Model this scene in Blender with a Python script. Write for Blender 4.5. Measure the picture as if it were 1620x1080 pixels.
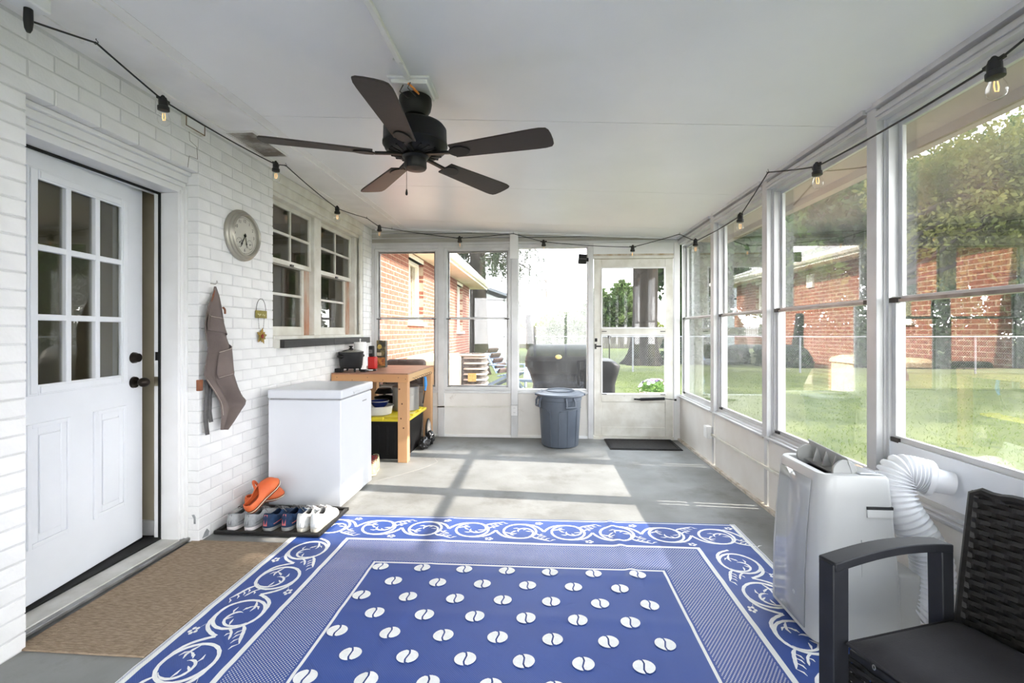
import bpy, bmesh, math, random
import numpy as np
from mathutils import Vector, Matrix
random.seed(7)
R = math.radians
for o in list(bpy.data.objects):
    bpy.data.objects.remove(o)
scene = bpy.context.scene
COL = scene.collection

# ------------------------------------------------------------------ camera
FOC = 720.0                       # focal length in pixels of the 1620 px frame
YAW = math.atan(45.0 / FOC)
EYE = 1.25
cd = bpy.data.cameras.new('camera')
cd.sensor_width = 36.0
cd.lens = 36.0 * FOC / 1620.0
cd.shift_y = -16.0 / 1620.0
cd.clip_start = 0.02
cd.clip_end = 500
camera = bpy.data.objects.new('camera', cd)
COL.objects.link(camera)
camera.location = (0, 0, EYE)
camera.rotation_euler = (R(90), 0, YAW)
scene.camera = camera

# ------------------------------------------------------------------ sky, sun, exposure
world = bpy.data.worlds.new('sky')
scene.world = world
world.use_nodes = True
wn = world.node_tree.nodes
wl = world.node_tree.links
wn.clear()
wo = wn.new('ShaderNodeOutputWorld')
bg = wn.new('ShaderNodeBackground')
tc = wn.new('ShaderNodeTexCoord')
sx = wn.new('ShaderNodeSeparateXYZ')
cr = wn.new('ShaderNodeValToRGB')
cr.color_ramp.elements[0].position = 0.0
cr.color_ramp.elements[0].color = (1.0, 1.0, 1.0, 1)
cr.color_ramp.elements[1].position = 1.0
cr.color_ramp.elements[1].color = (0.76, 0.87, 1.0, 1)
wl.new(tc.outputs['Generated'], sx.inputs[0])
wl.new(sx.outputs['Z'], cr.inputs[0])
wl.new(cr.outputs[0], bg.inputs['Color'])
bg.inputs['Strength'].default_value = 1.2
wl.new(bg.outputs[0], wo.inputs[0])

SUN_DIR = Vector((-1.0, 0.075, -0.595)).normalized()
sd = bpy.data.lights.new('sun', 'SUN')
sd.energy = 1.95
sd.angle = R(0.6)
sd.color = (1.0, 0.93, 0.82)
sun = bpy.data.objects.new('sun', sd)
COL.objects.link(sun)
sun.location = (12, -1, 9)
sun.rotation_euler = SUN_DIR.to_track_quat('-Z', 'Y').to_euler()

vs = scene.view_settings
scene.display_settings.display_device = 'sRGB'
vs.view_transform = 'Standard'
vs.look = 'None'
vs.gamma = 1.0
vs.exposure = 3.38
vs.use_curve_mapping = False
scene.cycles.transparent_max_bounces = 24
scene.cycles.max_bounces = 10
scene.cycles.diffuse_bounces = 6

# ------------------------------------------------------------------ materials
def lin(c):
    c = c / 255.0
    return c / 12.92 if c <= 0.04045 else ((c + 0.055) / 1.055) ** 2.4

def rgb(r, g, b):
    return (lin(r), lin(g), lin(b), 1.0)

MATS = {}

def M(name, col, rough=0.5, metal=0.0, col2=None, vscale=6.0, vlo=0.35, vhi=0.65, bump=0.0, bscale=60.0,
      detail=4.0, spec=0.5, stretch=None, col3=None, c3scale=3.0, c3lo=0.55, c3hi=0.75, trans=0.0, coat=0.0, rvar=0.0):
    """procedural principled material: colour blend by noise, an optional stain layer, bump by noise"""
    if name in MATS:
        return MATS[name]
    m = bpy.data.materials.new(name)
    m.use_nodes = True
    nt = m.node_tree
    n, l = nt.nodes, nt.links
    p = n['Principled BSDF']
    p.inputs['Base Color'].default_value = col
    p.inputs['Roughness'].default_value = rough
    p.inputs['Metallic'].default_value = metal
    p.inputs['Specular IOR Level'].default_value = spec
    p.inputs['Transmission Weight'].default_value = trans
    p.inputs['Coat Weight'].default_value = coat
    t = n.new('ShaderNodeTexCoord')
    mp = n.new('ShaderNodeMapping')
    l.new(t.outputs['Object'], mp.inputs[0])
    if stretch:
        mp.inputs['Scale'].default_value = stretch
    src = None
    if col2 is not None:
        nz = n.new('ShaderNodeTexNoise')
        nz.inputs['Scale'].default_value = vscale
        nz.inputs['Detail'].default_value = detail
        l.new(mp.outputs[0], nz.inputs['Vector'])
        mr = n.new('ShaderNodeMapRange')
        mr.inputs['From Min'].default_value = vlo
        mr.inputs['From Max'].default_value = vhi
        l.new(nz.outputs['Fac'], mr.inputs['Value'])
        mx = n.new('ShaderNodeMix')
        mx.data_type = 'RGBA'
        mx.inputs[6].default_value = col
        mx.inputs[7].default_value = col2
        l.new(mr.outputs[0], mx.inputs[0])
        src = mx.outputs[2]
    if col3 is not None:
        nz = n.new('ShaderNodeTexNoise')
        nz.inputs['Scale'].default_value = c3scale
        nz.inputs['Detail'].default_value = 8
        nz.inputs['Roughness'].default_value = 0.7
        l.new(t.outputs['Object'], nz.inputs['Vector'])
        mr = n.new('ShaderNodeMapRange')
        mr.inputs['From Min'].default_value = c3lo
        mr.inputs['From Max'].default_value = c3hi
        l.new(nz.outputs['Fac'], mr.inputs['Value'])
        mx = n.new('ShaderNodeMix')
        mx.data_type = 'RGBA'
        if src:
            l.new(src, mx.inputs[6])
        else:
            mx.inputs[6].default_value = col
        mx.inputs[7].default_value = col3
        l.new(mr.outputs[0], mx.inputs[0])
        src = mx.outputs[2]
    if src:
        l.new(src, p.inputs['Base Color'])
    if bump:
        nb = n.new('ShaderNodeTexNoise')
        nb.inputs['Scale'].default_value = bscale
        nb.inputs['Detail'].default_value = 3
        l.new(mp.outputs[0], nb.inputs['Vector'])
        b = n.new('ShaderNodeBump')
        b.inputs['Strength'].default_value = bump
        b.inputs['Distance'].default_value = 0.004
        l.new(nb.outputs['Fac'], b.inputs['Height'])
        l.new(b.outputs[0], p.inputs['Normal'])
    MATS[name] = m
    return m

def leaf_mat(name, c1, c2, scale=0.8):
    m = bpy.data.materials.new(name)
    m.use_nodes = True
    n, l = m.node_tree.nodes, m.node_tree.links
    n.clear()
    out = n.new('ShaderNodeOutputMaterial')
    t = n.new('ShaderNodeTexCoord')
    nz = n.new('ShaderNodeTexNoise')
    nz.inputs['Scale'].default_value = scale
    nz.inputs['Detail'].default_value = 6
    l.new(t.outputs['Object'], nz.inputs['Vector'])
    r = n.new('ShaderNodeValToRGB')
    r.color_ramp.elements[0].position = 0.35
    r.color_ramp.elements[0].color = c1
    r.color_ramp.elements[1].position = 0.65
    r.color_ramp.elements[1].color = c2
    l.new(nz.outputs['Fac'], r.inputs[0])
    d = n.new('ShaderNodeBsdfDiffuse')
    tr = n.new('ShaderNodeBsdfTranslucent')
    mx = n.new('ShaderNodeMixShader')
    mx.inputs[0].default_value = 0.4
    l.new(r.outputs[0], d.inputs[0])
    l.new(r.outputs[0], tr.inputs[0])
    l.new(d.outputs[0], mx.inputs[1])
    l.new(tr.outputs[0], mx.inputs[2])
    l.new(mx.outputs[0], out.inputs[0])
    return m

def glass_mat(name, f0=0.045, haze=0.0, hscale=2.0, hlo=0.4, hhi=0.7, tint=(1, 1, 1, 1), hcol=(0.8, 0.82, 0.82, 1), hstretch=(1, 1, 1)):
    """window glass: Fresnel mirror over clear transmission, plus a smeared film of dirt"""
    m = bpy.data.materials.new(name)
    m.use_nodes = True
    n, l = m.node_tree.nodes, m.node_tree.links
    n.clear()
    out = n.new('ShaderNodeOutputMaterial')
    lw = n.new('ShaderNodeLayerWeight')
    lw.inputs['Blend'].default_value = 0.5
    pw = n.new('ShaderNodeMath'); pw.operation = 'POWER'; pw.inputs[1].default_value = 4.0
    ma = n.new('ShaderNodeMath'); ma.operation = 'MULTIPLY_ADD'
    ma.inputs[1].default_value = 1 - f0
    ma.inputs[2].default_value = f0
    l.new(lw.outputs['Facing'], pw.inputs[0])
    l.new(pw.outputs[0], ma.inputs[0])
    tr = n.new('ShaderNodeBsdfTransparent'); tr.inputs[0].default_value = tint
    gl = n.new('ShaderNodeBsdfGlossy'); gl.inputs['Roughness'].default_value = 0.0
    body = tr.outputs[0]
    if haze > 0:
        t = n.new('ShaderNodeTexCoord')
        mp = n.new('ShaderNodeMapping'); mp.inputs['Scale'].default_value = hstretch
        nz = n.new('ShaderNodeTexNoise'); nz.inputs['Scale'].default_value = hscale
        nz.inputs['Detail'].default_value = 7; nz.inputs['Roughness'].default_value = 0.65
        nz.inputs['Distortion'].default_value = 1.2
        l.new(t.outputs['Object'], mp.inputs[0]); l.new(mp.outputs[0], nz.inputs['Vector'])
        mr = n.new('ShaderNodeMapRange')
        mr.inputs['From Min'].default_value = hlo; mr.inputs['From Max'].default_value = hhi
        mr.inputs['To Min'].default_value = haze * 0.25; mr.inputs['To Max'].default_value = haze
        l.new(nz.outputs['Fac'], mr.inputs['Value'])
        df = n.new('ShaderNodeBsdfDiffuse'); df.inputs[0].default_value = hcol
        tl = n.new('ShaderNodeBsdfTranslucent'); tl.inputs[0].default_value = hcol
        dm = n.new('ShaderNodeMixShader'); dm.inputs[0].default_value = 0.55
        l.new(df.outputs[0], dm.inputs[1]); l.new(tl.outputs[0], dm.inputs[2])
        hm = n.new('ShaderNodeMixShader')
        l.new(mr.outputs[0], hm.inputs[0]); l.new(tr.outputs[0], hm.inputs[1]); l.new(dm.outputs[0], hm.inputs[2])
        body = hm.outputs[0]
    mx = n.new('ShaderNodeMixShader')
    l.new(ma.outputs[0], mx.inputs[0]); l.new(body, mx.inputs[1]); l.new(gl.outputs[0], mx.inputs[2])
    l.new(mx.outputs[0], out.inputs[0])
    return m

# ------------------------------------------------------------------ mesh helpers
class MB:
    def __init__(s):
        s.v = []; s.f = []
    def add(s, vs, fs):
        o = len(s.v)
        s.v += [tuple(p) for p in vs]
        s.f += [tuple(i + o for i in f) for f in fs]
        return s
    def box(s, x0, x1, y0, y1, z0, z1):
        if x0 > x1: x0, x1 = x1, x0
        if y0 > y1: y0, y1 = y1, y0
        if z0 > z1: z0, z1 = z1, z0
        return s.add([(x0, y0, z0), (x1, y0, z0), (x1, y1, z0), (x0, y1, z0), (x0, y0, z1), (x1, y0, z1), (x1, y1, z1), (x0, y1, z1)],
                     [(0, 3, 2, 1), (4, 5, 6, 7), (0, 1, 5, 4), (1, 2, 6, 5), (2, 3, 7, 6), (3, 0, 4, 7)])
    def obox(s, mat, sx, sy, sz):
        """box of full sizes sx,sy,sz centred on mat"""
        vs = [mat @ Vector((a * sx / 2, b * sy / 2, c * sz / 2)) for c in (-1, 1) for a, b in ((-1, -1), (1, -1), (1, 1), (-1, 1))]
        return s.add(vs, [(0, 3, 2, 1), (4, 5, 6, 7), (0, 1, 5, 4), (1, 2, 6, 5), (2, 3, 7, 6), (3, 0, 4, 7)])
    def beam(s, p0, p1, w, h, up=(0, 0, 1)):
        p0, p1 = Vector(p0), Vector(p1)
        d = (p1 - p0); L = d.length; d.normalize()
        sd_ = d.cross(Vector(up))
        if sd_.length < 1e-4: sd_ = d.cross(Vector((0, 1, 0)))
        sd_.normalize(); u = sd_.cross(d)
        m = Matrix((( d.x, sd_.x, u.x), (d.y, sd_.y, u.y), (d.z, sd_.z, u.z))).to_4x4()
        m.translation = (p0 + p1) / 2
        return s.obox(m, L, w, h)
    def cyl(s, p0, p1, r0, r1=None, n=16, caps=True):
        r1 = r0 if r1 is None else r1
        p0, p1 = Vector(p0), Vector(p1)
        d = (p1 - p0).normalized()
        a = d.orthogonal().normalized(); b = d.cross(a)
        vs = []
        for p, r in ((p0, r0), (p1, r1)):
            for i in range(n):
                t = 2 * math.pi * i / n
                vs.append(p + a * (r * math.cos(t)) + b * (r * math.sin(t)))
        fs = [(i, (i + 1) % n, n + (i + 1) % n, n + i) for i in range(n)]
        if caps:
            fs += [tuple(range(n))[::-1], tuple(range(n, 2 * n))]
        return s.add(vs, fs)
    def lathe(s, prof, n=24, mat=None, a0=0.0, a1=2 * math.pi):
        full = abs(a1 - a0 - 2 * math.pi) < 1e-6
        cnt = n if full else n + 1
        vs = []
        for r, z in prof:
            for i in range(cnt):
                t = a0 + (a1 - a0) * i / n
                p = Vector((max(r, 1e-5) * math.cos(t), max(r, 1e-5) * math.sin(t), z))
                vs.append(mat @ p if mat else p)
        fs = []
        for k in range(len(prof) - 1):
            for i in range(n):
                j = (i + 1) % cnt
                fs.append((k * cnt + i, k * cnt + j, (k + 1) * cnt + j, (k + 1) * cnt + i))
        return s.add(vs, fs)
    def tube(s, pts, r, n=8, caps=True, closed=False):
        pts = [Vector(p) for p in pts]
        m = len(pts)
        rs = r if isinstance(r, (list, tuple)) else [r] * m
        vs = []
        prev = None
        for i, p in enumerate(pts):
            if closed:
                d = pts[(i + 1) % m] - pts[i - 1]
            else:
                d = pts[min(i + 1, m - 1)] - pts[max(i - 1, 0)]
            d.normalize()
            if prev is None:
                a = d.orthogonal().normalized()
            else:
                a = prev - d * prev.dot(d)
                a = a.normalized() if a.length > 1e-6 else d.orthogonal().normalized()
            prev = a
            b = d.cross(a)
            for k in range(n):
                t = 2 * math.pi * k / n
                vs.append(p + a * (rs[i] * math.cos(t)) + b * (rs[i] * math.sin(t)))
        fs = []
        for i in range(m if closed else m - 1):
            j = (i + 1) % m
            for k in range(n):
                k2 = (k + 1) % n
                fs.append((i * n + k, i * n + k2, j * n + k2, j * n + k))
        if caps and not closed:
            fs += [tuple(range(n))[::-1], tuple(range((m - 1) * n, m * n))]
        return s.add(vs, fs)
    def ell(s, c, rx, ry, rz, nu=16, nv=10, mat=None):
        vs = []; fs = []
        for j in range(nv + 1):
            ph = math.pi * j / nv
            for i in range(nu):
                t = 2 * math.pi * i / nu
                p = Vector((rx * math.sin(ph) * math.cos(t), ry * math.sin(ph) * math.sin(t), -rz * math.cos(ph)))
                if mat: p = mat @ p
                vs.append(Vector(c) + p)
        for j in range(nv):
            for i in range(nu):
                k = (i + 1) % nu
                fs.append((j * nu + i, j * nu + k, (j + 1) * nu + k, (j + 1) * nu + i))
        return s.add(vs, fs)
    def grid(s, fn, nu, nv, cu=False, cv=False):
        vs = []
        for j in range(nv if cv else nv + 1):
            for i in range(nu if cu else nu + 1):
                vs.append(fn(i / nu, j / nv))
        w = nu if cu else nu + 1
        h = nv if cv else nv + 1
        fs = []
        for j in range(nv):
            for i in range(nu):
                a, b = i, (i + 1) % w
                c, d = j, (j + 1) % h
                fs.append((c * w + a, c * w + b, d * w + b, d * w + a))
        return s.add(vs, fs)
    def prism(s, poly, f0, f1):
        n = len(poly)
        vs = [f0(a, b) for a, b in poly] + [f1(a, b) for a, b in poly]
        fs = [tuple(range(n))[::-1], tuple(range(n, 2 * n))] + [(i, (i + 1) % n, n + (i + 1) % n, n + i) for i in range(n)]
        return s.add(vs, fs)
    def frame(s, ax, a0, a1, y0, y1, z0, z1, t, tb=None, tt=None):
        """picture-frame ring; ax 'x': lies in a YZ plane with depth a0..a1; 'y': lies in an XZ plane"""
        tb = t if tb is None else tb
        tt = t if tt is None else tt
        parts = ((y0, y0 + t, z0, z1), (y1 - t, y1, z0, z1), (y0 + t, y1 - t, z0, z0 + tb), (y0 + t, y1 - t, z1 - tt, z1))
        for p, q, a, b in parts:
            if ax == 'x': s.box(a0, a1, p, q, a, b)
            else: s.box(p, q, a0, a1, a, b)
        return s
    def mesh(s, name, mat=None, smooth=False, ang=35):
        me = bpy.data.meshes.new(name)
        me.from_pydata([tuple(p) for p in s.v], [], s.f)
        me.update()
        bm = bmesh.new(); bm.from_mesh(me)
        bmesh.ops.recalc_face_normals(bm, faces=bm.faces)
        bm.to_mesh(me); bm.free()
        if smooth:
            me.shade_smooth()
            me.set_sharp_from_angle(angle=R(ang))
        if mat: me.materials.append(mat)
        return me
    def build(s, name, mat, parent=None, smooth=False, bevel=0.0, solid=0.0, sub=0, local=False, ang=35, seg=2):
        o = bpy.data.objects.new(name, s.mesh(name, mat, smooth or bevel > 0, ang))
        COL.objects.link(o)
        setparent(o, parent, local)
        if solid:
            md = o.modifiers.new('thickness', 'SOLIDIFY'); md.thickness = abs(solid); md.offset = 0 if solid > 0 else -1
        if sub:
            md = o.modifiers.new('round', 'SUBSURF'); md.levels = sub; md.render_levels = sub
        if bevel:
            md = o.modifiers.new('edges', 'BEVEL'); md.width = bevel; md.segments = seg; md.limit_method = 'ANGLE'
            md.angle_limit = R(40); md.harden_normals = False
        return o

def basis(o):
    m = Matrix.Rotation(o.rotation_euler.z, 4, 'Z') if o.type == 'EMPTY' else o.rotation_euler.to_matrix().to_4x4()
    m.translation = o.location
    return m

def worldm(o):
    m = basis(o)
    if o.parent:
        m = worldm(o.parent) @ o.matrix_parent_inverse @ m
    return m

def setparent(o, parent, local=False):
    if parent is None: return
    o.parent = parent
    if not local:
        o.matrix_parent_inverse = worldm(parent).inverted()

def tag(o, label=None, cat=None, group=None, kind=None):
    if label: o['label'] = label
    if cat: o['category'] = cat
    if group: o['group'] = group
    if kind: o['kind'] = kind
    return o

def thing(name, label, cat, loc=(0, 0, 0), rz=0.0, group=None):
    o = bpy.data.objects.new(name, None)
    COL.objects.link(o)
    o.location = loc
    o.rotation_euler = (0, 0, rz)
    o.empty_display_size = 0.1
    return tag(o, label, cat, group)

def struct(name, label, loc=(0, 0, 0)):
    o = bpy.data.objects.new(name, None)
    COL.objects.link(o)
    o.location = loc
    return tag(o, label, kind='structure')

def link_mesh(name, me, parent=None, loc=(0, 0, 0), rot=(0, 0, 0), local=False):
    o = bpy.data.objects.new(name, me)
    COL.objects.link(o)
    o.location = loc
    o.rotation_euler = rot
    setparent(o, parent, local)
    return o

def copy_tree(o, parent=None):
    c = o.copy()
    COL.objects.link(c)
    if parent is not None:
        c.parent = parent
    for ch in list(o.children):
        copy_tree(ch, c)
    return c

def text_mesh(txt, size, depth=0.0008):
    cu = bpy.data.curves.new('lettering', 'FONT')
    cu.body = txt; cu.size = size; cu.extrude = depth
    cu.align_x = 'CENTER'; cu.align_y = 'CENTER'
    cu.resolution_u = 3
    o = bpy.data.objects.new('lettering', cu)
    COL.objects.link(o)
    dg = bpy.context.evaluated_depsgraph_get()
    me = bpy.data.meshes.new_from_object(o.evaluated_get(dg))
    bpy.data.objects.remove(o)
    return me

def bez(p0, p1, p2, p3, n):
    out = []
    for i in range(n + 1):
        t = i / n
        a, b, c, d = (1 - t) ** 3, 3 * t * (1 - t) ** 2, 3 * t * t * (1 - t), t ** 3
        out.append(tuple(a * w + b * x + c * y + d * z for w, x, y, z in zip(p0, p1, p2, p3)))
    return out

def spline(pts, per=8):
    """Catmull-Rom through the points"""
    P = [Vector(p) for p in pts]
    P = [P[0] * 2 - P[1]] + P + [P[-1] * 2 - P[-2]]
    out = []
    for i in range(1, len(P) - 2):
        for k in range(per):
            t = k / per
            a, b, c, d = P[i - 1], P[i], P[i + 1], P[i + 2]
            out.append(0.5 * ((2 * b) + (c - a) * t + (2 * a - 5 * b + 4 * c - d) * t * t + (3 * b - a - 3 * c + d) * t ** 3))
    out.append(P[-2].copy())
    return out

def interp(tab, x):
    for (x0, y0), (x1, y1) in zip(tab, tab[1:]):
        if x <= x1:
            t = (x - x0) / (x1 - x0) if x1 > x0 else 0
            t = max(0, min(1, t))
            return y0 + (y1 - y0) * t
    return tab[-1][1]

# ------------------------------------------------------------------ material palette
WHITE_BRICK = M('white_painted_brick', rgb(233, 232, 231), 0.55, col2=rgb(225, 224, 223), vscale=5, bump=0.55, bscale=70,
                col3=rgb(190, 188, 184), c3scale=2.2, c3lo=0.62, c3hi=0.8)
WHITE_MORTAR = M('white_painted_mortar', rgb(214, 214, 214), 0.65, col2=rgb(200, 199, 198), vscale=9, bump=0.5, bscale=90)
TRIM = M('white_trim_paint', rgb(232, 232, 232), 0.4, col2=rgb(222, 221, 219), vscale=3)
OLD_TRIM = M('weathered_white_paint', rgb(220, 218, 210), 0.5, col2=rgb(203, 199, 188), vscale=7, col3=rgb(150, 138, 118), c3scale=9, c3lo=0.64, c3hi=0.8, bump=0.2, bscale=40)
ALU = M('painted_aluminium', rgb(206, 206, 206), 0.38, metal=0.15, col2=rgb(190, 190, 190), vscale=4)
ALU_DARK = M('bare_aluminium', rgb(150, 150, 150), 0.35, metal=0.6, col2=rgb(120, 118, 116), vscale=12)
DARK_CLIP = M('dark_metal_clip', rgb(52, 48, 46), 0.5, metal=0.4, col2=rgb(70, 66, 62), vscale=20)
PANEL = M('knee_wall_panel', rgb(222, 219, 214), 0.5, col2=rgb(212, 207, 200), vscale=3, col3=rgb(176, 164, 148), c3scale=5, c3lo=0.63, c3hi=0.8)
CEIL = M('ceiling_panel_paint', rgb(238, 237, 236), 0.34, col2=rgb(233, 232, 231), vscale=2.0, bump=0.06, bscale=120, spec=0.4)
SOFFIT = M('soffit_paint', rgb(236, 234, 231), 0.6, col2=rgb(226, 224, 221), vscale=4, col3=rgb(178, 174, 168), c3scale=7, c3lo=0.66, c3hi=0.8)
FLOOR = M('grey_painted_concrete', rgb(138, 139, 138), 0.6, spec=.3, col2=rgb(120, 120, 118), vscale=2.6, bump=0.25, bscale=45,
          col3=rgb(96, 92, 86), c3scale=2.0, c3lo=0.52, c3hi=0.8)
BLACK = M('black_plastic', rgb(14, 14, 15), 0.5, col2=rgb(20, 20, 21), vscale=10, spec=.3)
BLACK_GLOSS = M('black_gloss', rgb(9, 9, 9), 0.28, col2=rgb(13, 12, 12), vscale=8, spec=.35)
RUBBER = M('black_rubber', rgb(24, 24, 24), 0.7, col2=rgb(33, 32, 32), vscale=14, bump=0.2, bscale=120, spec=.25)
CLEAR = glass_mat('clear_glass', 0.05)
WIN_BACK = glass_mat('back_window_glass', 0.045, haze=0.010, hscale=2.5)
WIN_HAZY = glass_mat('smeared_window_glass', 0.04, haze=0.055, hscale=2.2, hlo=0.42, hhi=0.7)
WIN_RIGHT = glass_mat('side_window_glass', 0.165, haze=0.03, hscale=1.8, hlo=0.4, hhi=0.75)
WIN_DARK = glass_mat('house_window_glass', 0.09, tint=(0.75, 0.75, 0.7, 1))

# ================================================================== THE SETTING
XL, XR, YB = -2.02, 1.60, 5.35        # left brick face, right wall face, back wall face
Y0 = -2.6                              # the porch goes on behind the camera

def ceil_z(x):
    return 2.48 if x < -1.65 else 2.48 - 0.0477 * (x + 1.65)

# ---- floor
fo = MB().box(-2.40, 1.68, Y0 - 0.1, YB + 0.12, -0.15, 0.0).build('floor', FLOOR)
tag(fo, 'grey painted concrete porch floor slab with worn patches', kind='structure')
cr_m = M('floor_crack_dust', rgb(168, 166, 160), 0.8, col2=rgb(128, 126, 120), vscale=14)
pts = [(-1.02, 4.62), (-1.05, 4.45), (-0.98, 4.3), (-1.06, 4.12), (-1.22, 3.9), (-1.38, 3.72), (-1.44, 3.5)]
crk = MB()
for (a, b), (c, d) in zip(pts, pts[1:]):
    crk.beam((a, b, 0.0003), (c, d, 0.0003), 0.0028, 0.0008)
crk.build('floor_crack', cr_m, fo)

# ---- ceiling: panels with open seams, the old soffit strip and its battens
ce = struct('ceiling', 'white panelled porch ceiling sloping down from the brick wall', (0, 0, 2.4))
seams = [Y0, -1.1, 0.1, 1.3, 2.5, 3.7, 4.9, YB + 0.14]
for a, b in zip(seams, seams[1:]):
    m = MB()
    ys = (a + 0.0025, b - 0.0025)
    xs = (-1.60, 1.70)
    v = [(x, y, ceil_z(x) + dz) for dz in (0, 0.10) for x, y in ((xs[0], ys[0]), (xs[1], ys[0]), (xs[1], ys[1]), (xs[0], ys[1]))]
    m.add(v, [(0, 1, 2, 3), (7, 6, 5, 4), (0, 4, 5, 1), (1, 5, 6, 2), (2, 6, 7, 3), (3, 7, 4, 0)])
    m.build('panel', CEIL, ce)
MB().add([(x, y, ceil_z(x) + dz) for dz in (0.02, 0.11) for x, y in ((-1.6, Y0), (2.1, Y0), (2.1, YB + .14), (-1.6, YB + .14))],
         [(0, 1, 2, 3), (7, 6, 5, 4), (0, 4, 5, 1), (1, 5, 6, 2), (2, 6, 7, 3), (3, 7, 4, 0)]).build('roof_deck', CEIL, ce)
sseams = [Y0, 1.5, 4.0, YB + 0.14]
for a, b in zip(sseams, sseams[1:]):
    MB().box(-2.3, -1.71, a + 0.002, b - 0.002, 2.48, 2.56).build('soffit_board', SOFFIT, ce)
MB().box(-1.71, -1.585, Y0, YB + 0.1, 2.474, 2.56).build('batten', SOFFIT, ce)
MB().box(-1.665, -1.645, Y0, YB + 0.1, 2.466, 2.475).build('batten_bead', SOFFIT, ce)
MB().box(-1.955, -1.925, Y0, YB + 0.0, 2.473, 2.482).build('batten_bead', SOFFIT, ce)
MB().box(-2.30, -1.56, Y0, YB + 0.14, 2.56, 2.6).build('roof_deck', CEIL, ce)
EAVE = M('tan_eave_boards', rgb(150, 134, 120), .7, col2=rgb(136, 121, 108), vscale=3)
MB().add([(x, y, ceil_z(x) - dz) for dz in (0.006, -.02) for x, y in ((1.70, Y0), (2.06, Y0), (2.06, YB + .14), (1.70, YB + .14))],
         [(0, 1, 2, 3), (7, 6, 5, 4), (0, 4, 5, 1), (1, 5, 6, 2), (2, 6, 7, 3), (3, 7, 4, 0)]).build('eave_board', EAVE, ce)
MB().box(2.05, 2.12, Y0, YB + 0.16, 2.245, 2.42).build('fascia', EAVE, ce)

# ---- left wall of painted brick: every brick in view is an object
wl_ = struct('wall_left', 'white painted brick wall with a door and a pair of sash windows', (XL, 3, 0))
CH, PITCH, JT = 0.0705, 0.2, 0.007
DO0, DO1, DOZ = 1.67, 2.575, 2.187     # door opening
WO0, WO1, WOZ = 3.325, 5.09, 1.137     # window opening
def wall_backing():
    m = MB()
    x0, x1, g = -2.20, XL - 0.0035, 0.004
    m.box(x0, x1, Y0, DO0 - g, 0, 2.48)
    m.box(x0, x1, DO0 - g, DO1 + g, DOZ + g, 2.48)
    m.box(x0, x1, DO1 + g, WO0 - g, 0, 2.48)
    m.box(x0, x1, WO0 - g, WO1 + g, 0, WOZ - g)
    m.box(x0, x1, WO1 + g, YB + 0.1, 0, 2.48)
    return m
wall_backing().build('mortar_bed', WHITE_MORTAR, wl_)
BR = {}
def brick_mesh(L, var, mat, h, dep, tagname, amp=0.0012):
    key = (round(L, 3), var, tagname)
    if key in BR: return BR[key]
    rnd = random.Random(hash((round(L * 1000), var, len(tagname))))
    a, b = L / 2, h / 2
    c = 0.0028
    j = lambda: rnd.uniform(-amp, amp)
    v = [(-dep, -a, -b), (-dep, a, -b), (-dep, a, b), (-dep, -a, b)]
    v += [(-c, -a + j(), -b + j()), (-c, a + j(), -b + j()), (-c, a + j(), b + j()), (-c, -a + j(), b + j())]
    v += [(j(), -a + c, -b + c), (j(), a - c, -b + c), (j(), a - c, b - c), (j(), -a + c, b - c)]
    f = []
    for k in (0, 4):
        for i in range(4):
            n = (i + 1) % 4
            f.append((k + i, k + n, k + 4 + n, k + 4 + i))
    f.append((8, 9, 10, 11))
    me = bpy.data.meshes.new('brick')
    me.from_pydata(v, [], f)
    me.update()
    me.materials.append(mat)
    BR[key] = me
    return me

def course_bricks(segs, z0, z1, odd, pitch, jt, phase=0.0):
    out = []
    for a, b in segs:
        y = math.floor((a - phase) / pitch) * pitch + phase - (pitch / 2 if odd else 0)
        while y < b:
            p, q = max(y, a), min(y + pitch, b)
            if q - p > 0.03:
                pp = p + (jt / 2 if p > a + 1e-6 else 0)
                qq = q - (jt / 2 if q < b - 1e-6 else 0)
                out.append((pp, qq, z0, z1))
            y += pitch
    return out
allb = []
k = 0
z = 0.0
while z < 2.475:
    zc = z + CH / 2
    segs = []
    lo = 1.05
    if zc < DOZ:
        segs += [(lo, DO0), (DO1, WO0 if zc > WOZ else YB)]
    else:
        segs += [(lo, WO0)]
    if zc > WOZ: segs += [(WO1, YB)]
    z1 = min(z + CH, 2.48)
    if z1 - z > 0.03:
        allb += course_bricks(segs, z + JT / 2, z1 - JT / 2, k % 2, PITCH, JT, phase=0.075)
    z += CH; k += 1
def brick_size(b):
    y = (b[0] + b[1]) / 2
    if y < 1.5: return 0
    return (b[1] - b[0]) * (b[3] - b[2]) / y ** 3
allb.sort(key=brick_size, reverse=True)
rest = MB()
for i, (p, q, a, b) in enumerate(allb):
    me = brick_mesh(q - p, i % 5, WHITE_BRICK, b - a, 0.085, 'w%.3f' % (b - a))
    pos = (XL + random.uniform(-0.0015, 0.001), (p + q) / 2, (a + b) / 2)
    if i < 300:
        link_mesh('brick', me, wl_, pos)
    else:
        rest.add([tuple(Vector(v.co) + Vector(pos)) for v in me.vertices], [tuple(f.vertices) for f in me.polygons])
o = rest.build('bricks', WHITE_BRICK, wl_)
o['kind'] = 'stuff'
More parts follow.
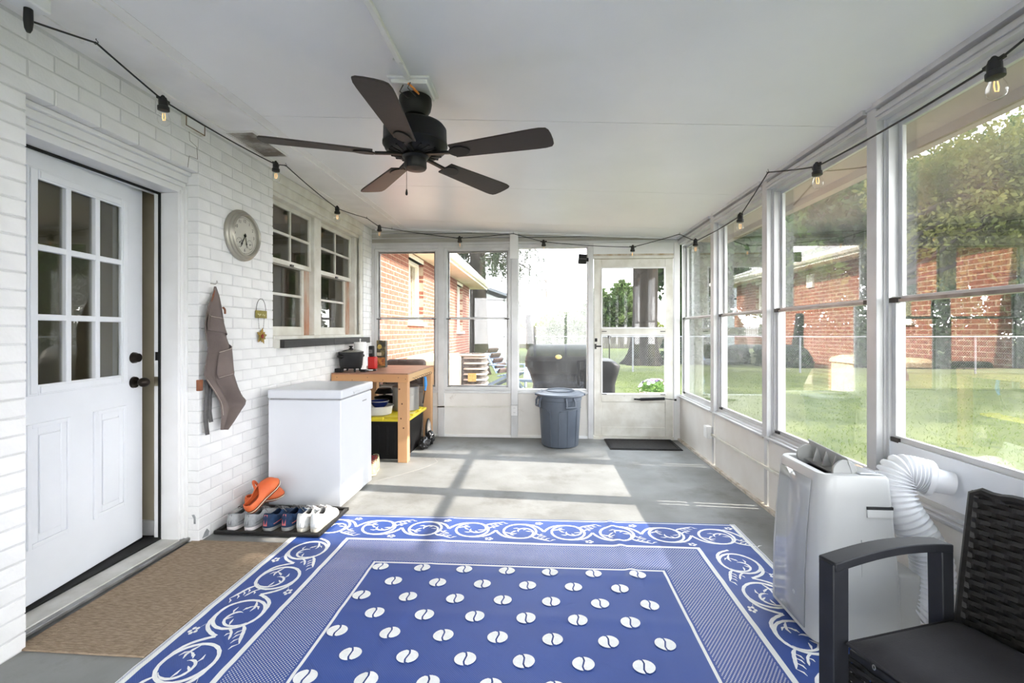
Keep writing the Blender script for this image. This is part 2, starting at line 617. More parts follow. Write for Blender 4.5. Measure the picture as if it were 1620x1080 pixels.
# bare patch where paint is gone at the foot of the pier, and hairline cracks
pm = M('bare_grey_patch', rgb(150, 152, 154), 0.8, col2=rgb(125, 126, 128), vscale=20)
MB().prism([(2.60, .012), (2.65, .008), (2.66, .03), (2.64, .055), (2.62, .04)], lambda a, b: (XL + 0.0005, a, b), lambda a, b: (XL + 0.0022, a, b)).build('paint_chip', pm, wl_)
MB().prism([(-2.05, .11), (-2.038, .11), (-2.04, .15), (-2.048, .165), (-2.062, .162), (-2.05, .14)], lambda a, b: (a, DO1 - 0.0025, b), lambda a, b: (a, DO1 - 0.0002, b)).build('paint_chip', pm, wl_)
ck = M('hairline_crack', rgb(140, 134, 126), 0.9, col2=rgb(110, 104, 98), vscale=30)
m = MB()
cp = [(2.50, 2.40), (2.505, 2.35), (2.56, 2.335), (2.565, 2.265), (2.50, 2.26), (2.49, 2.19)]
for (a, b), (c, d) in zip(cp, cp[1:]):
    m.beam((XL + 0.0005, a, b), (XL + 0.0005, c, d), 0.0016, 0.0022)
m.build('wall_crack', ck, wl_)

# ---- window pair in the left wall
def left_window():
    w = struct('window_1', 'pair of old white wooden sash windows set into the brick wall', (-2.1, 4.2, 1.2))
    m = MB()
    m.box(-2.20, -2.03, WO0, WO1, 2.33, 2.475)              # frieze
    m.box(-2.03, -2.015, WO0, WO1, 2.40, 2.475)
    m.box(-2.20, -2.05, WO0, WO1, 2.30, 2.335)
    m.box(-2.20, -2.07, WO0, 3.40, 1.2, 2.31)
    m.box(-2.20, -2.07, 4.97, WO1, 1.2, 2.31)
    m.box(-2.05, -2.03, 5.02, WO1, 1.2, 2.33)
    m.build('casing', OLD_TRIM, w, bevel=0.003)
    MB().box(-2.22, -2.085, 4.085, 4.215, 1.2, 2.31).build('mullion', OLD_TRIM, w, bevel=0.004)
    MB().box(-2.24, -2.012, WO0 + 0.005, WO1 - 0.01, 1.186, 1.215).build('sill', OLD_TRIM, w, bevel=0.004)
    cop = M('worn_copper_track', rgb(188, 130, 100), 0.45, metal=0.3, col2=rgb(205, 190, 175), vscale=14, stretch=(1, 1, .2))
    for a, b in ((3.40, 4.085), (4.215, 4.97)):
        MB().box(-2.20, -2.135, b - 0.045, b - 0.001, 1.215, 1.83).build('sash_track', cop, w)
        mid = (a + b) / 2
        # upper sash, outer plane
        us = MB().frame('x', -2.15, -2.115, a, b, 1.80, 2.30, 0.035, 0.04, 0.035).build('upper_sash', OLD_TRIM, w, bevel=0.002)
        MB().box(-2.145, -2.12, mid - 0.008, mid + 0.008, 1.84, 2.265).build('muntin', OLD_TRIM, us)
        MB().box(-2.143, -2.118, a + 0.035, b - 0.035, 2.045, 2.065).build('muntin', OLD_TRIM, us)
        for p, q in ((a + .035, mid), (mid, b - .035)):
            for c, d in ((1.84, 2.055), (2.055, 2.265)):
                MB().box(-2.134, -2.130, p, q, c, d).build('pane', WIN_DARK, us)
        ls = MB().frame('x', -2.195, -2.16, a, b - .045, 1.215, 1.835, 0.04, 0.075, 0.035).build('lower_sash', OLD_TRIM, w, bevel=0.002)
        MB().box(-2.19, -2.165, a + .04, b - .085, 1.55, 1.57).build('muntin', OLD_TRIM, ls)
        for c, d in ((1.29, 1.56), (1.56, 1.80)):
            MB().box(-2.18, -2.176, a + .04, b - .085, c, d).build('pane', WIN_DARK, ls)
        MB().box(-2.118, -2.10, mid - .02, mid + .02, 1.80, 1.815).build('sash_lock', DARK_CLIP, us)
    return w
left_window()
SILLB = M('black_painted_brick_sill', rgb(28, 27, 26), 0.6, col2=rgb(40, 38, 36), vscale=9, bump=0.3, bscale=60)
sl = struct('trim_1', 'black painted brick sill under the sash windows', (-2, 4.2, 1.14))
for a, b in ((3.36, 4.20), (4.202, 5.11)):
    MB().box(-2.10, -1.95, a, b, 1.122, 1.186).build('sill_block', SILLB, sl, bevel=0.003)
MB().box(-2.05, -1.985, 3.338, 3.358, 1.122, 1.186).build('sill_end', OLD_TRIM, sl)

# ---- door frame and the house door, ajar
dr = struct('door_1', 'white half glazed house door standing ajar in its brick opening', (-2.22, 1.72, 0))
m = MB()
m.box(-2.30, -2.11, DO0, DO1, 2.062, 2.10)                   # head jamb
m.box(-2.15, -2.10, DO0, DO1, 2.10, 2.125)
m.box(-2.15, -2.085, DO0, DO1, 2.125, 2.165)
m.box(-2.15, -2.065, DO0, DO1, 2.165, DOZ)
m.box(-2.26, -2.11, 2.53, DO1, 0.03, 2.062)                  # far jamb
m.box(-2.15, -2.10, 2.542, DO1, 0.03, 2.08)
m.box(-2.15, -2.085, 2.557, DO1, 0.03, 2.10)
m.box(-2.26, -2.11, DO0, 1.70, 0.03, 2.062)                  # hinge jamb
m.build('door_frame', TRIM, dr, bevel=0.003)
MB().box(-2.228, -2.216, 2.522, 2.53, 0.04, 2.06).build('weatherstrip', RUBBER, dr)
MB().box(-2.232, -2.222, 1.70, 2.53, 2.05, 2.062).build('weatherstrip', RUBBER, dr)
MB().box(-2.25, -2.235, 2.5275, 2.531, 1.08, 1.13).build('strike_plate', BLACK, dr)
MB().box(-2.256, -2.232, 2.5275, 2.531, 0.93, 0.985).build('strike_plate', M('worn_steel', rgb(190, 180, 160), .35, .8, col2=rgb(140, 130, 110), vscale=20), dr)
thr = MB()
thr.box(-2.26, -2.10, DO0, 2.53, 0.0, 0.035)
thr.build('threshold', M('grey_threshold_paint', rgb(205, 203, 198), .5, col2=rgb(180, 177, 170), vscale=8, col3=rgb(120, 116, 108), c3scale=14, c3lo=.66, c3hi=.8), dr, bevel=0.004)
MB().box(-2.105, -2.072, DO0, DO1, 0.012, 0.03).build('threshold_nosing', ALU_DARK, dr, bevel=0.004)
MB().box(-2.30, -2.215, 1.70, 2.53, 0.035, 0.045).build('sill_seal', RUBBER, dr)
DOORW, DANG = 0.80, R(7.0)
DM = Matrix.Translation((-2.222, 1.722, 0)) @ Matrix.Rotation(DANG, 4, 'Z')
# door coordinates: u across (from the hinge), d depth into the house, z up
def dpt(u, d, z): return DM @ Vector((-d, u, z))
def dbox(m, u0, u1, d0, d1, z0, z1):
    m.add([dpt(u, d, zz) for zz in (z0, z1) for u, d in ((u0, d0), (u1, d0), (u1, d1), (u0, d1))],
          [(0, 3, 2, 1), (4, 5, 6, 7), (0, 1, 5, 4), (1, 2, 6, 5), (2, 3, 7, 6), (3, 0, 4, 7)])
DOORP = M('white_door_paint', rgb(230, 232, 236), 0.32, col2=rgb(224, 226, 230), vscale=2.5)
leaf = MB()
gu0, gu1, gz0, gz1 = 0.155, 0.645, 1.00, 1.94
dbox(leaf, 0, gu0, 0, .044, 0.05, 2.085); dbox(leaf, gu1, DOORW, 0, .044, 0.05, 2.085)
dbox(leaf, gu0, gu1, 0, .044, 0.05, gz0); dbox(leaf, gu0, gu1, 0, .044, gz1, 2.085)
leaf = leaf.build('door_leaf', DOORP, dr)
m = MB()
for (u0, u1, z0, z1) in ((gu0 - .035, gu0 + .012, gz0 - .035, gz1 + .035), (gu1 - .012, gu1 + .035, gz0 - .035, gz1 + .035),
                         (gu0 + .012, gu1 - .012, gz0 - .035, gz0 + .012), (gu0 + .012, gu1 - .012, gz1 - .012, gz1 + .035)):
    dbox(m, u0, u1, -.013, .0, z0, z1)
    dbox(m, u0 + .008, u1 - .008, -.018, -.013, z0 + .008, z1 - .008)
m.build('lite_frame', DOORP, leaf, bevel=0.003)
m = MB()
for i in (1, 2):
    u = gu0 + (gu1 - gu0) * i / 3
    dbox(m, u - .014, u + .014, -.012, .02, gz0, gz1)
    zz = gz0 + (gz1 - gz0) * i / 3
    dbox(m, gu0, gu1, -.0115, .019, zz - .014, zz + .014)
m.build('muntin_grid', DOORP, leaf, bevel=0.003)
for i in range(3):
    for j in range(3):
        m = MB()
        dbox(m, gu0 + (gu1 - gu0) * i / 3 + .01, gu0 + (gu1 - gu0) * (i + 1) / 3 - .01, .006, .010, gz0 + (gz1 - gz0) * j / 3 + .01, gz0 + (gz1 - gz0) * (j + 1) / 3 - .01)
        m.build('pane', WIN_DARK, leaf)
for u0, u1 in ((.125, .335), (.465, .675)):                     # two moulded panels
    m = MB()
    z0, z1 = .29, .84
    for a, t, d in ((0, .02, -.009), (.02, .03, -.004)):
        for (p, q, r, s_) in ((u0 + a, u0 + a + t, z0 + a, z1 - a), (u1 - a - t, u1 - a, z0 + a, z1 - a), (u0 + a + t, u1 - a - t, z0 + a, z0 + a + t), (u0 + a + t, u1 - a - t, z1 - a - t, z1 - a)):
            dbox(m, p, q, d, 0.0, r, s_)
    dbox(m, u0 + .055, u1 - .055, -.008, 0, z0 + .055, z1 - .055)
    m.build('door_panel', DOORP, leaf, bevel=0.004)
BRZ = M('oil_rubbed_bronze', rgb(30, 25, 22), 0.3, metal=0.6, col2=rgb(44, 36, 30), vscale=18)
def dcyl(m, u, z, d0, d1, r0, r1, n=20): m.cyl(dpt(u, d0, z), dpt(u, d1, z), r0, r1, n)
m = MB(); dcyl(m, .735, 1.10, 0, -.012, .032, .030); dcyl(m, .735, 1.10, -.012, -.03, .028, .024); m.build('deadbolt', BRZ, leaf, smooth=True)
m = MB(); dcyl(m, .735, .96, 0, -.012, .033, .031); dcyl(m, .735, .96, -.012, -.035, .012, .012)
m.ell(dpt(.735, -.055, .96), .029, .029, .027, 20, 12)
m.build('door_knob', BRZ, leaf, smooth=True)
MB().add([dpt(u, d, zz) for zz in (0.03, 0.05) for u, d in ((0, .005), (DOORW, .005), (DOORW, .04), (0, .04))],
         [(0, 3, 2, 1), (4, 5, 6, 7), (0, 1, 5, 4), (1, 2, 6, 5), (2, 3, 7, 6), (3, 0, 4, 7)]).build('door_sweep', RUBBER, leaf)

# ---- the rooms behind the brick wall
INW = M('interior_wall_paint', rgb(206, 196, 170), 0.7, col2=rgb(198, 188, 162), vscale=3)
INF = M('interior_floor', rgb(92, 84, 78), 0.5, col2=rgb(74, 68, 64), vscale=6)
rm = struct('wall_interior', 'dim plastered room inside the house behind the brick wall', (-3.5, 3, 0))
m = MB()
m.box(-5.1, -5.0, Y0, YB + .1, 0, 2.6)
m.box(-5.0, -2.2, Y0 - .1, Y0, 0, 1.3); m.box(-5.0, -2.2, Y0 - .1, Y0, 1.8, 2.6); m.box(-5.0, -4.5, Y0 - .1, Y0, 1.3, 1.8); m.box(-4.0, -2.2, Y0 - .1, Y0, 1.3, 1.8)  # unseen opening in this end wall, added to let sky light into the room
m.box(-5.0, -2.2, YB, YB + .1, 0, 2.6)
m.box(-3.6, -2.28, 2.66, 2.76, 0, 2.48)
m.build('plaster', INW, rm)
MB().box(-5.1, -2.2, Y0 - .1, YB + .1, 2.56, 2.66).build('plaster', INW, rm)
MB().box(-5.1, -2.2, Y0 - .1, YB + .1, -.10, 0.0).build('boards', INF, rm)
MB().box(-3.6, -2.28, 2.645, 2.66, 0, .09).build('skirting', TRIM, rm)
MB().box(-3.66, -3.60, 2.62, 2.80, 0, 2.1).build('door_casing', TRIM, rm)
sw = MB().box(-2.62, -2.46, 2.652, 2.66, 1.33, 1.45).build('switch_plate', TRIM, rm, bevel=0.003)
for x in (-2.585, -2.54, -2.495):
    MB().box(x - .006, x + .006, 2.638, 2.652, 1.38, 1.405).build('switch_lever', TRIM, sw)

# ---- right wall: knee wall, posts, sills, windows
wr = struct('wall_right', 'window wall with white posts over a low panelled knee wall', (XR, 2, 0))
POSTS = [(4.285, 4.36), (3.30, 3.37), (2.255, 2.32), (1.235, 1.30), (.215, .28), (-.805, -.74), (-1.825, -1.76)]
edges = [YB] + [e for p in POSTS for e in (p[1], p[0])] + [Y0]
bays = [(edges[i + 1], edges[i]) for i in range(0, len(edges), 2)]     # (near y, far y)
for a, b in bays:
    MB().box(XR, 1.66, a, b, 0.022, 0.50).build('knee_panel', PANEL, wr)
    m = MB()
    m.box(1.575, 1.70, a, b, 0.50, 0.512); m.box(1.588, 1.70, a, b, 0.488, 0.50); m.box(1.60, 1.70, a, b, 0.512, 0.523)
    m.build('sill', ALU, wr, bevel=0.002)
    m = MB()
    m.box(1.585, 1.70, a, b, 2.245, 2.262); m.box(1.575, 1.70, a, b, 2.262, 2.285); m.box(1.60, 1.70, a, b, 2.285, 2.305); m.box(1.565, 1.70, a, b, 2.303, 2.33)
    m.build('head_rail', ALU, wr, bevel=0.002)
for a, b in POSTS:
    m = MB()
    m.box(1.585, 1.70, a, b, 0.50, 2.322)
    m.box(1.592, 1.66, a + .015, b - .015, 0, 0.50)
    for q in (a - .006, b):
        m.box(1.615, 1.63, q, q + .006, 0.52, 2.25); m.box(1.645, 1.66, q, q + .006, .52, 2.25)
    m.build('post', ALU, wr, bevel=0.003)
MB().box(1.578, 1.70, Y0, YB, 2.312, 2.36).build('top_plate', ALU, wr)
tag(MB().box(1.572, 1.66, Y0, YB, 0.0, 0.022).build('baseboard_right', M('scuffed_baseboard', rgb(206, 199, 188), .6, col2=rgb(170, 158, 140), vscale=14), None), 'scuffed off white curb along the foot of the right window wall', kind='structure')

def side_window(i, a, b, raised=False):
    w = struct('window_%d' % (i + 2), 'aluminium framed double sash window in the right wall, bay %d from the back corner' % (i + 1), (1.66, (a + b) / 2, .52))
    MB().frame('x', 1.625, 1.70, a, b, .523, 2.245, .022).build('outer_frame', ALU, w)
    us = MB().frame('x', 1.668, 1.688, a + .022, b - .022, 1.385, 2.225, .022).build('upper_sash', ALU, w, bevel=.002)
    MB().box(1.676, 1.680, a + .04, b - .04, 1.40, 2.21).build('pane', WIN_RIGHT, us)
    zb = .745 if raised else .545
    ls = MB().frame('x', 1.638, 1.658, a + .022, b - .022, zb, 1.412, .024, .024, .02).build('lower_sash', ALU, w, bevel=.002)
    MB().box(1.646, 1.650, a + .04, b - .04, zb + .015, 1.40).build('pane', WIN_RIGHT, ls)
    m = MB().box(1.625, 1.66, a + .022, b - .022, 1.384, 1.398)
    m.build('meeting_rail', ALU_DARK, w)
    for y in (a + .03, b - .075):
        MB().box(1.620, 1.640, y, y + .045, 1.383, 1.405).build('sash_clip', DARK_CLIP, ls)
        MB().box(1.626, 1.640, y, y + .045, zb - .004, zb + .016).build('sash_clip', DARK_CLIP, ls)
    if raised:
        INS = M('white_vinyl_insert', rgb(236, 238, 242), .35, col2=rgb(230, 232, 236), vscale=3)
        p = MB().box(1.628, 1.648, a + .022, b - .022, .523, .745).build('vent_insert', INS, w)
        MB().box(1.622, 1.628, a + .30, a + .34, .53, .74).build('insert_joint', INS, p)
for i, (a, b) in enumerate(bays):
    side_window(i, a, b, raised=(i == 3))

# ---- back wall
wb = struct('wall_back', 'white window wall with a storm door at the far end of the porch', (0, YB, 0))
BX = [(-1.985, -1.216), (-1.14, -.345), (-.265, .552)]
for a, b in ((-2.065, -1.985), (-1.216, -1.14), (-.345, -.265), (.552, .615), (1.532, 1.60)):
    m = MB()
    m.box(a, b, YB - .015, YB + .07, 0, 2.30)
    m.build('post', ALU if b < 1 else TRIM, wb, bevel=.004)
for a, b in BX:
    MB().box(a, b, YB + .01, YB + .06, 0.02, 0.52).build('knee_panel', PANEL, wb)
    MB().box(a, b, YB - .006, YB + .07, .0, .03).build('bottom_rail', TRIM, wb, bevel=.003)
    m = MB(); m.box(a, b, YB - .01, YB + .075, .52, .548); m.box(a, b, YB + .005, YB + .075, .548, .562); m.build('sill', ALU, wb, bevel=.003)
MB().box(-2.065, .615, YB - .012, YB + .07, 2.235, 2.275).build('head_rail', ALU, wb, bevel=.004)
MB().box(-2.065, 1.6, YB - .022, YB + .07, 2.275, 2.30).build('head_rail', ALU, wb, bevel=.004)
for i in range(3):                                            # lapped boards of the gable strip, its shade put into a greyer colour
    z0 = 2.30 + i * .06
    poly = [(-2.03, z0), (1.60, z0), (1.60, min(z0 + .062, ceil_z(1.6) + .02)), (-2.03, z0 + .062)]
    if i > 0:
        xe = -1.65 + (2.48 - z0) / .0477
        poly = [(-2.03, z0), (xe, z0), (xe - .4, z0 + .02), (-2.03, z0 + .062)]
    MB().prism(poly, lambda a, b: (a, YB + .012, b), lambda a, b: (a, YB + .05, b)).build('lap_board', M('gable_lap_shaded', rgb(184, 182, 175), .5, col2=rgb(158, 153, 143), vscale=4, stretch=(.3, 1, 3)), wb)
    MB().prism([(p, q) for p, q in ((-2.03, z0), (poly[1][0], z0), (poly[1][0], z0 + .008), (-2.03, z0 + .008))], lambda a, b: (a, YB - .002, b), lambda a, b: (a, YB + .02, b)).build('lap_edge', ALU, wb)
MB().prism([(-1.98, 2.462), (-1.6, 2.457), (1.58, 2.308), (1.58, 2.328), (-1.6, 2.479), (-1.98, 2.481)], lambda a, b: (a, YB - .012, b), lambda a, b: (a, YB + .03, b)).build('rake_trim', TRIM, wb)
MB().prism([(-2.06, 2.29), (1.66, 2.29), (1.66, 2.36), (-1.6, 2.53), (-2.06, 2.53)], lambda a, b: (a, YB + .05, b), lambda a, b: (a, YB + .13, b)).build('gable_panel', TRIM, wb)
MB().prism([(-.36, 2.10), (-.258, 2.10), (-.262, 2.43), (-.355, 2.435)], lambda a, b: (a, YB - .05, b), lambda a, b: (a, YB - .014, b)).build('post_cover', TRIM, wb, bevel=.004)
MB().box(.615, 1.532, YB + .0, YB + .06, 2.105, 2.30).build('transom_panel', TRIM, wb)
MB().box(.615, 1.532, YB - .016, YB + .05, 2.095, 2.125).build('transom_rail', OLD_TRIM, wb, bevel=.003)
MB().box(.615, 1.532, YB - .006, YB + .003, 2.128, 2.148).build('stained_joint', M('rust_stain', rgb(170, 150, 122), .8, col2=rgb(208, 200, 186), vscale=14, stretch=(1, 1, .4)), wb)

def back_window(n, a, b, single=False):
    w = struct('window_%d' % n, 'single fixed smeared pane beside the storm door' if single else ('aluminium sash window at the back, next to the brick corner' if n == 10 else 'aluminium sash window at the back, in the middle bay'), ((a + b) / 2, YB, .55))
    if single:
        MB().frame('y', YB + .02, YB + .05, a, b, .562, 2.235, .012).build('outer_frame', TRIM, w)
        MB().box(a + .008, b - .008, YB + .033, YB + .037, .57, 2.227).build('pane', WIN_HAZY, w)
        return
    MB().frame('y', YB - .004, YB + .06, a, b, .562, 2.235, .035, .03, .03).build('outer_frame', ALU, w, bevel=.003)
    us = MB().frame('y', YB + .035, YB + .052, a + .035, b - .035, 1.39, 2.205, .02).build('upper_sash', ALU_DARK, w, bevel=.002)
    MB().box(a + .05, b - .05, YB + .041, YB + .045, 1.40, 2.19).build('pane', WIN_BACK, us)
    ls = MB().frame('y', YB + .012, YB + .030, a + .035, b - .035, .592, 1.418, .02, .02, .018).build('lower_sash', ALU_DARK, w, bevel=.002)
    MB().box(a + .05, b - .05, YB + .019, YB + .023, .605, 1.405).build('pane', WIN_BACK, ls)
    MB().box(a + .025, b - .025, YB + .006, YB + .014, 1.396, 1.410).build('meeting_rail', ALU, w)
    for x in (a + .02, b - .075):
        MB().box(x, x + .055, YB - .004, YB + .012, 1.392, 1.404).build('sash_clip', DARK_CLIP, ls)
        MB().box(x + .015, x + .055, YB + .0, YB + .012, .588, .597).build('sash_clip', DARK_CLIP, ls)
back_window(10, *BX[0]); back_window(11, *BX[1]); back_window(12, *BX[2], single=True)

sdr = struct('door_2', 'white aluminium storm door with two panes and a black closer', (1.07, YB, 0))
x0, x1, zt = .622, 1.525, 2.09
m = MB().frame('y', YB + .0, YB + .032, x0, x1, .035, zt, .088, .105, .10)
m.box(x0 + .088, x1 - .088, YB, YB + .032, 1.212, 1.286); m.box(x0 + .088, x1 - .088, YB, YB + .032, .43, .522)
sl_ = m.build('door_leaf', OLD_TRIM, sdr, bevel=.004)
MB().box(x0 + .08, x1 - .08, YB + .008, YB + .026, .13, .44).build('kick_panel', OLD_TRIM, sl_)
for z0, z1, mm in ((1.28, 1.995, WIN_BACK), (.516, 1.218, WIN_BACK)):
    MB().frame('y', YB - .008, YB + .014, x0 + .082, x1 - .082, z0, z1, .016).build('sash_frame', TRIM, sl_, bevel=.002)
    MB().box(x0 + .09, x1 - .09, YB + .004, YB + .008, z0 + .01, z1 - .01).build('pane', mm, sl_)
for z_ in (.518, 1.246):
    for xa in (x0 + .09, x1 - .145):
        MB().box(xa, xa + .055, YB - .011, YB - .004, z_, z_ + .008).build('sash_clip', DARK_CLIP, sl_)
m = MB(); m.box(.632, .66, YB - .014, YB, 1.13, 1.17); m.build('latch_case', BLACK, sl_, bevel=.003)
m = MB(); m.box(.632, .648, YB - .02, YB, 1.045, 1.105); m.cyl((.642, YB - .02, 1.078), (.642, YB - .045, 1.078), .009, .009, 12); m.cyl((.64, YB - .043, 1.078), (.70, YB - .043, 1.078), .009, .008, 12)
m.build('door_handle', BLACK_GLOSS, sl_, smooth=True)
m = MB(); m.cyl((1.10, YB - .03, .468), (1.15, YB - .03, .468), .008, .012, 12); m.cyl((1.15, YB - .03, .468), (1.42, YB - .03, .478), .017, .017, 16); m.cyl((1.42, YB - .03, .478), (1.545, YB - .03, .465), .004, .004, 8)
m.box(1.08, 1.12, YB - .03, YB, .46, .476); m.box(1.535, 1.555, YB - .035, YB - .015, .455, .475)
m.build('door_closer', BLACK, sl_, smooth=True)
MB().box(.615, 1.532, YB - .02, YB + .07, 0, .032).build('threshold', OLD_TRIM, sdr)

# wall behind the camera, with windows of the same kind
wf = struct('wall_front', 'window wall closing the porch behind the viewer', (0, Y0, 0))
MB().box(-2.02, 1.60, Y0 - .06, Y0, 0, .52).build('knee_panel', PANEL, wf)
MB().box(-2.02, 1.66, Y0 - .06, Y0, 2.24, 2.52).build('head_panel', TRIM, wf)
for x in (-2.02, -1.1, -.2, .7, 1.53):
    MB().box(x, x + .07, Y0 - .06, Y0, .52, 2.24).build('post', ALU, wf)
for xa, xb in ((-1.95, -1.1), (-1.03, -.2), (-.13, .7), (.77, 1.53)):
    MB().box(xa, xb, Y0 - .03, Y0 - .026, .52, 2.24).build('pane', CLEAR, wf)

# ================================================================== RUG
RX0, RX1, RY1 = -1.506, 1.25, 3.02
RY0 = RY1 - 3.66
RCX = (RX0 + RX1) / 2
FOLDS_X = [-.62, .19, .93 - .4]
FOLDS_X = [-.60, .46]
FOLDS_Y = [2.62, 2.33, 1.98, 1.60, 1.2, .7]
def rug_h(x, y):
    z = 0.0035
    for i, fx in enumerate(FOLDS_X):
        d = (x - fx - .012 * math.sin(y * 3 + i)) / .022
        z += .008 * math.exp(-d * d) * (0.6 + .4 * math.sin(y * 2.1 + i * 2))
    for i, fy in enumerate(FOLDS_Y):
        d = (y - fy - .01 * math.sin(x * 2.5 + i)) / .03
        z += .0022 * math.exp(-d * d)
    z += .0015 * (1 + math.sin(x * 5 + 1.3) * math.sin(y * 4.1))
    return z

def rug_material():
    m = bpy.data.materials.new('woven_blue_rug')
    m.use_nodes = True
    n, l = m.node_tree.nodes, m.node_tree.links
    p = n['Principled BSDF']
    p.inputs['Roughness'].default_value = 0.5
    t = n.new('ShaderNodeTexCoord')
    s = n.new('ShaderNodeSeparateXYZ'); l.new(t.outputs['Object'], s.inputs[0])
    def math_(op, a, b=None):
        q = n.new('ShaderNodeMath'); q.operation = op
        for i, v in enumerate((a, b)):
            if v is None: continue
            if isinstance(v, (int, float)): q.inputs[i].default_value = v
            else: l.new(v, q.inputs[i])
        return q.outputs[0]
    # distance from the nearest edge of the rug
    ex = math_('SUBTRACT', (RX1 - RX0) / 2, math_('ABSOLUTE', math_('SUBTRACT', s.outputs['X'], RCX)))
    ey = math_('SUBTRACT', (RY1 - RY0) / 2, math_('ABSOLUTE', math_('SUBTRACT', s.outputs['Y'], (RY0 + RY1) / 2)))
    e = math_('MINIMUM', ex, ey)
    def band(a, b): return math_('MULTIPLY', math_('GREATER_THAN', e, a), math_('LESS_THAN', e, b))
    w1 = math_('MULTIPLY', math_('LESS_THAN', ex, .034), math_('GREATER_THAN', ex, .0))
    w1b = math_('MULTIPLY', math_('LESS_THAN', ey, .02), math_('GREATER_THAN', ey, .010))
    pin = math_('MULTIPLY', band(.004, .014), math_('GREATER_THAN', math_('SINE', math_('MULTIPLY', e, 1400.0)), 0.2))
    w1 = math_('SUBTRACT', math_('MAXIMUM', w1, w1b), pin)
    w2 = band(.335, .358)
    w3 = band(.605, .618)
    dots = math_('GREATER_THAN', math_('MULTIPLY', math_('SINE', math_('MULTIPLY', math_('ADD', s.outputs['X'], math_('MULTIPLY', s.outputs['Y'], .25)), 450.0)), math_('SINE', math_('MULTIPLY', s.outputs['Y'], 450.0))), 0.42)
    dots = math_('MULTIPLY', math_('MULTIPLY', dots, band(.368, .595)), .85)
    wh = math_('MAXIMUM', math_('MAXIMUM', w1, w2), math_('MAXIMUM', w3, dots))
    nz = n.new('ShaderNodeTexNoise'); nz.inputs['Scale'].default_value = 2.2; nz.inputs['Detail'].default_value = 5
    l.new(t.outputs['Object'], nz.inputs['Vector'])
    b = n.new('ShaderNodeMix'); b.data_type = 'RGBA'
    b.inputs[6].default_value = rgb(38, 66, 136); b.inputs[7].default_value = rgb(52, 82, 152)
    l.new(nz.outputs['Fac'], b.inputs[0])
    mx = n.new('ShaderNodeMix'); mx.data_type = 'RGBA'
    l.new(b.outputs[2], mx.inputs[6]); mx.inputs[7].default_value = rgb(228, 228, 226)
    l.new(wh, mx.inputs[0]); l.new(mx.outputs[2], p.inputs['Base Color'])
    wv = n.new('ShaderNodeTexWave'); wv.inputs['Scale'].default_value = 70; wv.bands_direction = 'DIAGONAL'
    l.new(t.outputs['Object'], wv.inputs['Vector'])
    bp = n.new('ShaderNodeBump'); bp.inputs['Strength'].default_value = .25; bp.inputs['Distance'].default_value = .002
    l.new(wv.outputs['Fac'], bp.inputs['Height']); l.new(bp.outputs[0], p.inputs['Normal'])
    return m
rug = thing('area_rug', 'blue and white woven outdoor rug with a scrolling vine border', 'rug', (RCX, 1.2, 0))
rg = MB().grid(lambda u, v: (RX0 + (RX1 - RX0) * u, RY0 + (RY1 - RY0) * v, rug_h(RX0 + (RX1 - RX0) * u, RY0 + (RY1 - RY0) * v)), 150, 190)
RUGM = rug_material()
base = rg.build('weave', RUGM, rug, smooth=True, ang=180)
MB().box(RX0, RX1, RY0, RY1, 0.0006, .0022).build('backing', RUGM, rug)
VINE = M('white_weave', rgb(238, 238, 236), .6, col2=rgb(228, 228, 228), vscale=60)

def ribbon(m, pts, w, fn, taper=True):
    """flat strip of width w along 2D points, laid on the rug through fn(u, v)"""
    P = [Vector((a, b)) for a, b in pts]
    k = len(P)
    vs, fs = [], []
    for i, p in enumerate(P):
        d = (P[min(i + 1, k - 1)] - P[max(i - 1, 0)])
        d = d.normalized() if d.length > 0 else Vector((1, 0))
        nrm = Vector((-d.y, d.x))
        t = i / (k - 1)
        ww = w / 2 * (1 if not taper else max(.25, min(1, 6 * t, 6 * (1 - t))))
        ww *= 1 + .10 * math.sin(i * 2.7)
        vs += [fn(*(p + nrm * ww)), fn(*(p - nrm * ww))]
    for i in range(k - 1):
        fs.append((2 * i, 2 * i + 1, 2 * i + 3, 2 * i + 2))
    m.add(vs, fs)

def arc(cx, cy, r0, r1, a0, a1, n=20, sy=1.0):
    return [(cx + (r0 + (r1 - r0) * i / n) * math.cos(R(a0 + (a1 - a0) * i / n)), cy + sy * (r0 + (r1 - r0) * i / n) * math.sin(R(a0 + (a1 - a0) * i / n))) for i in range(n + 1)]

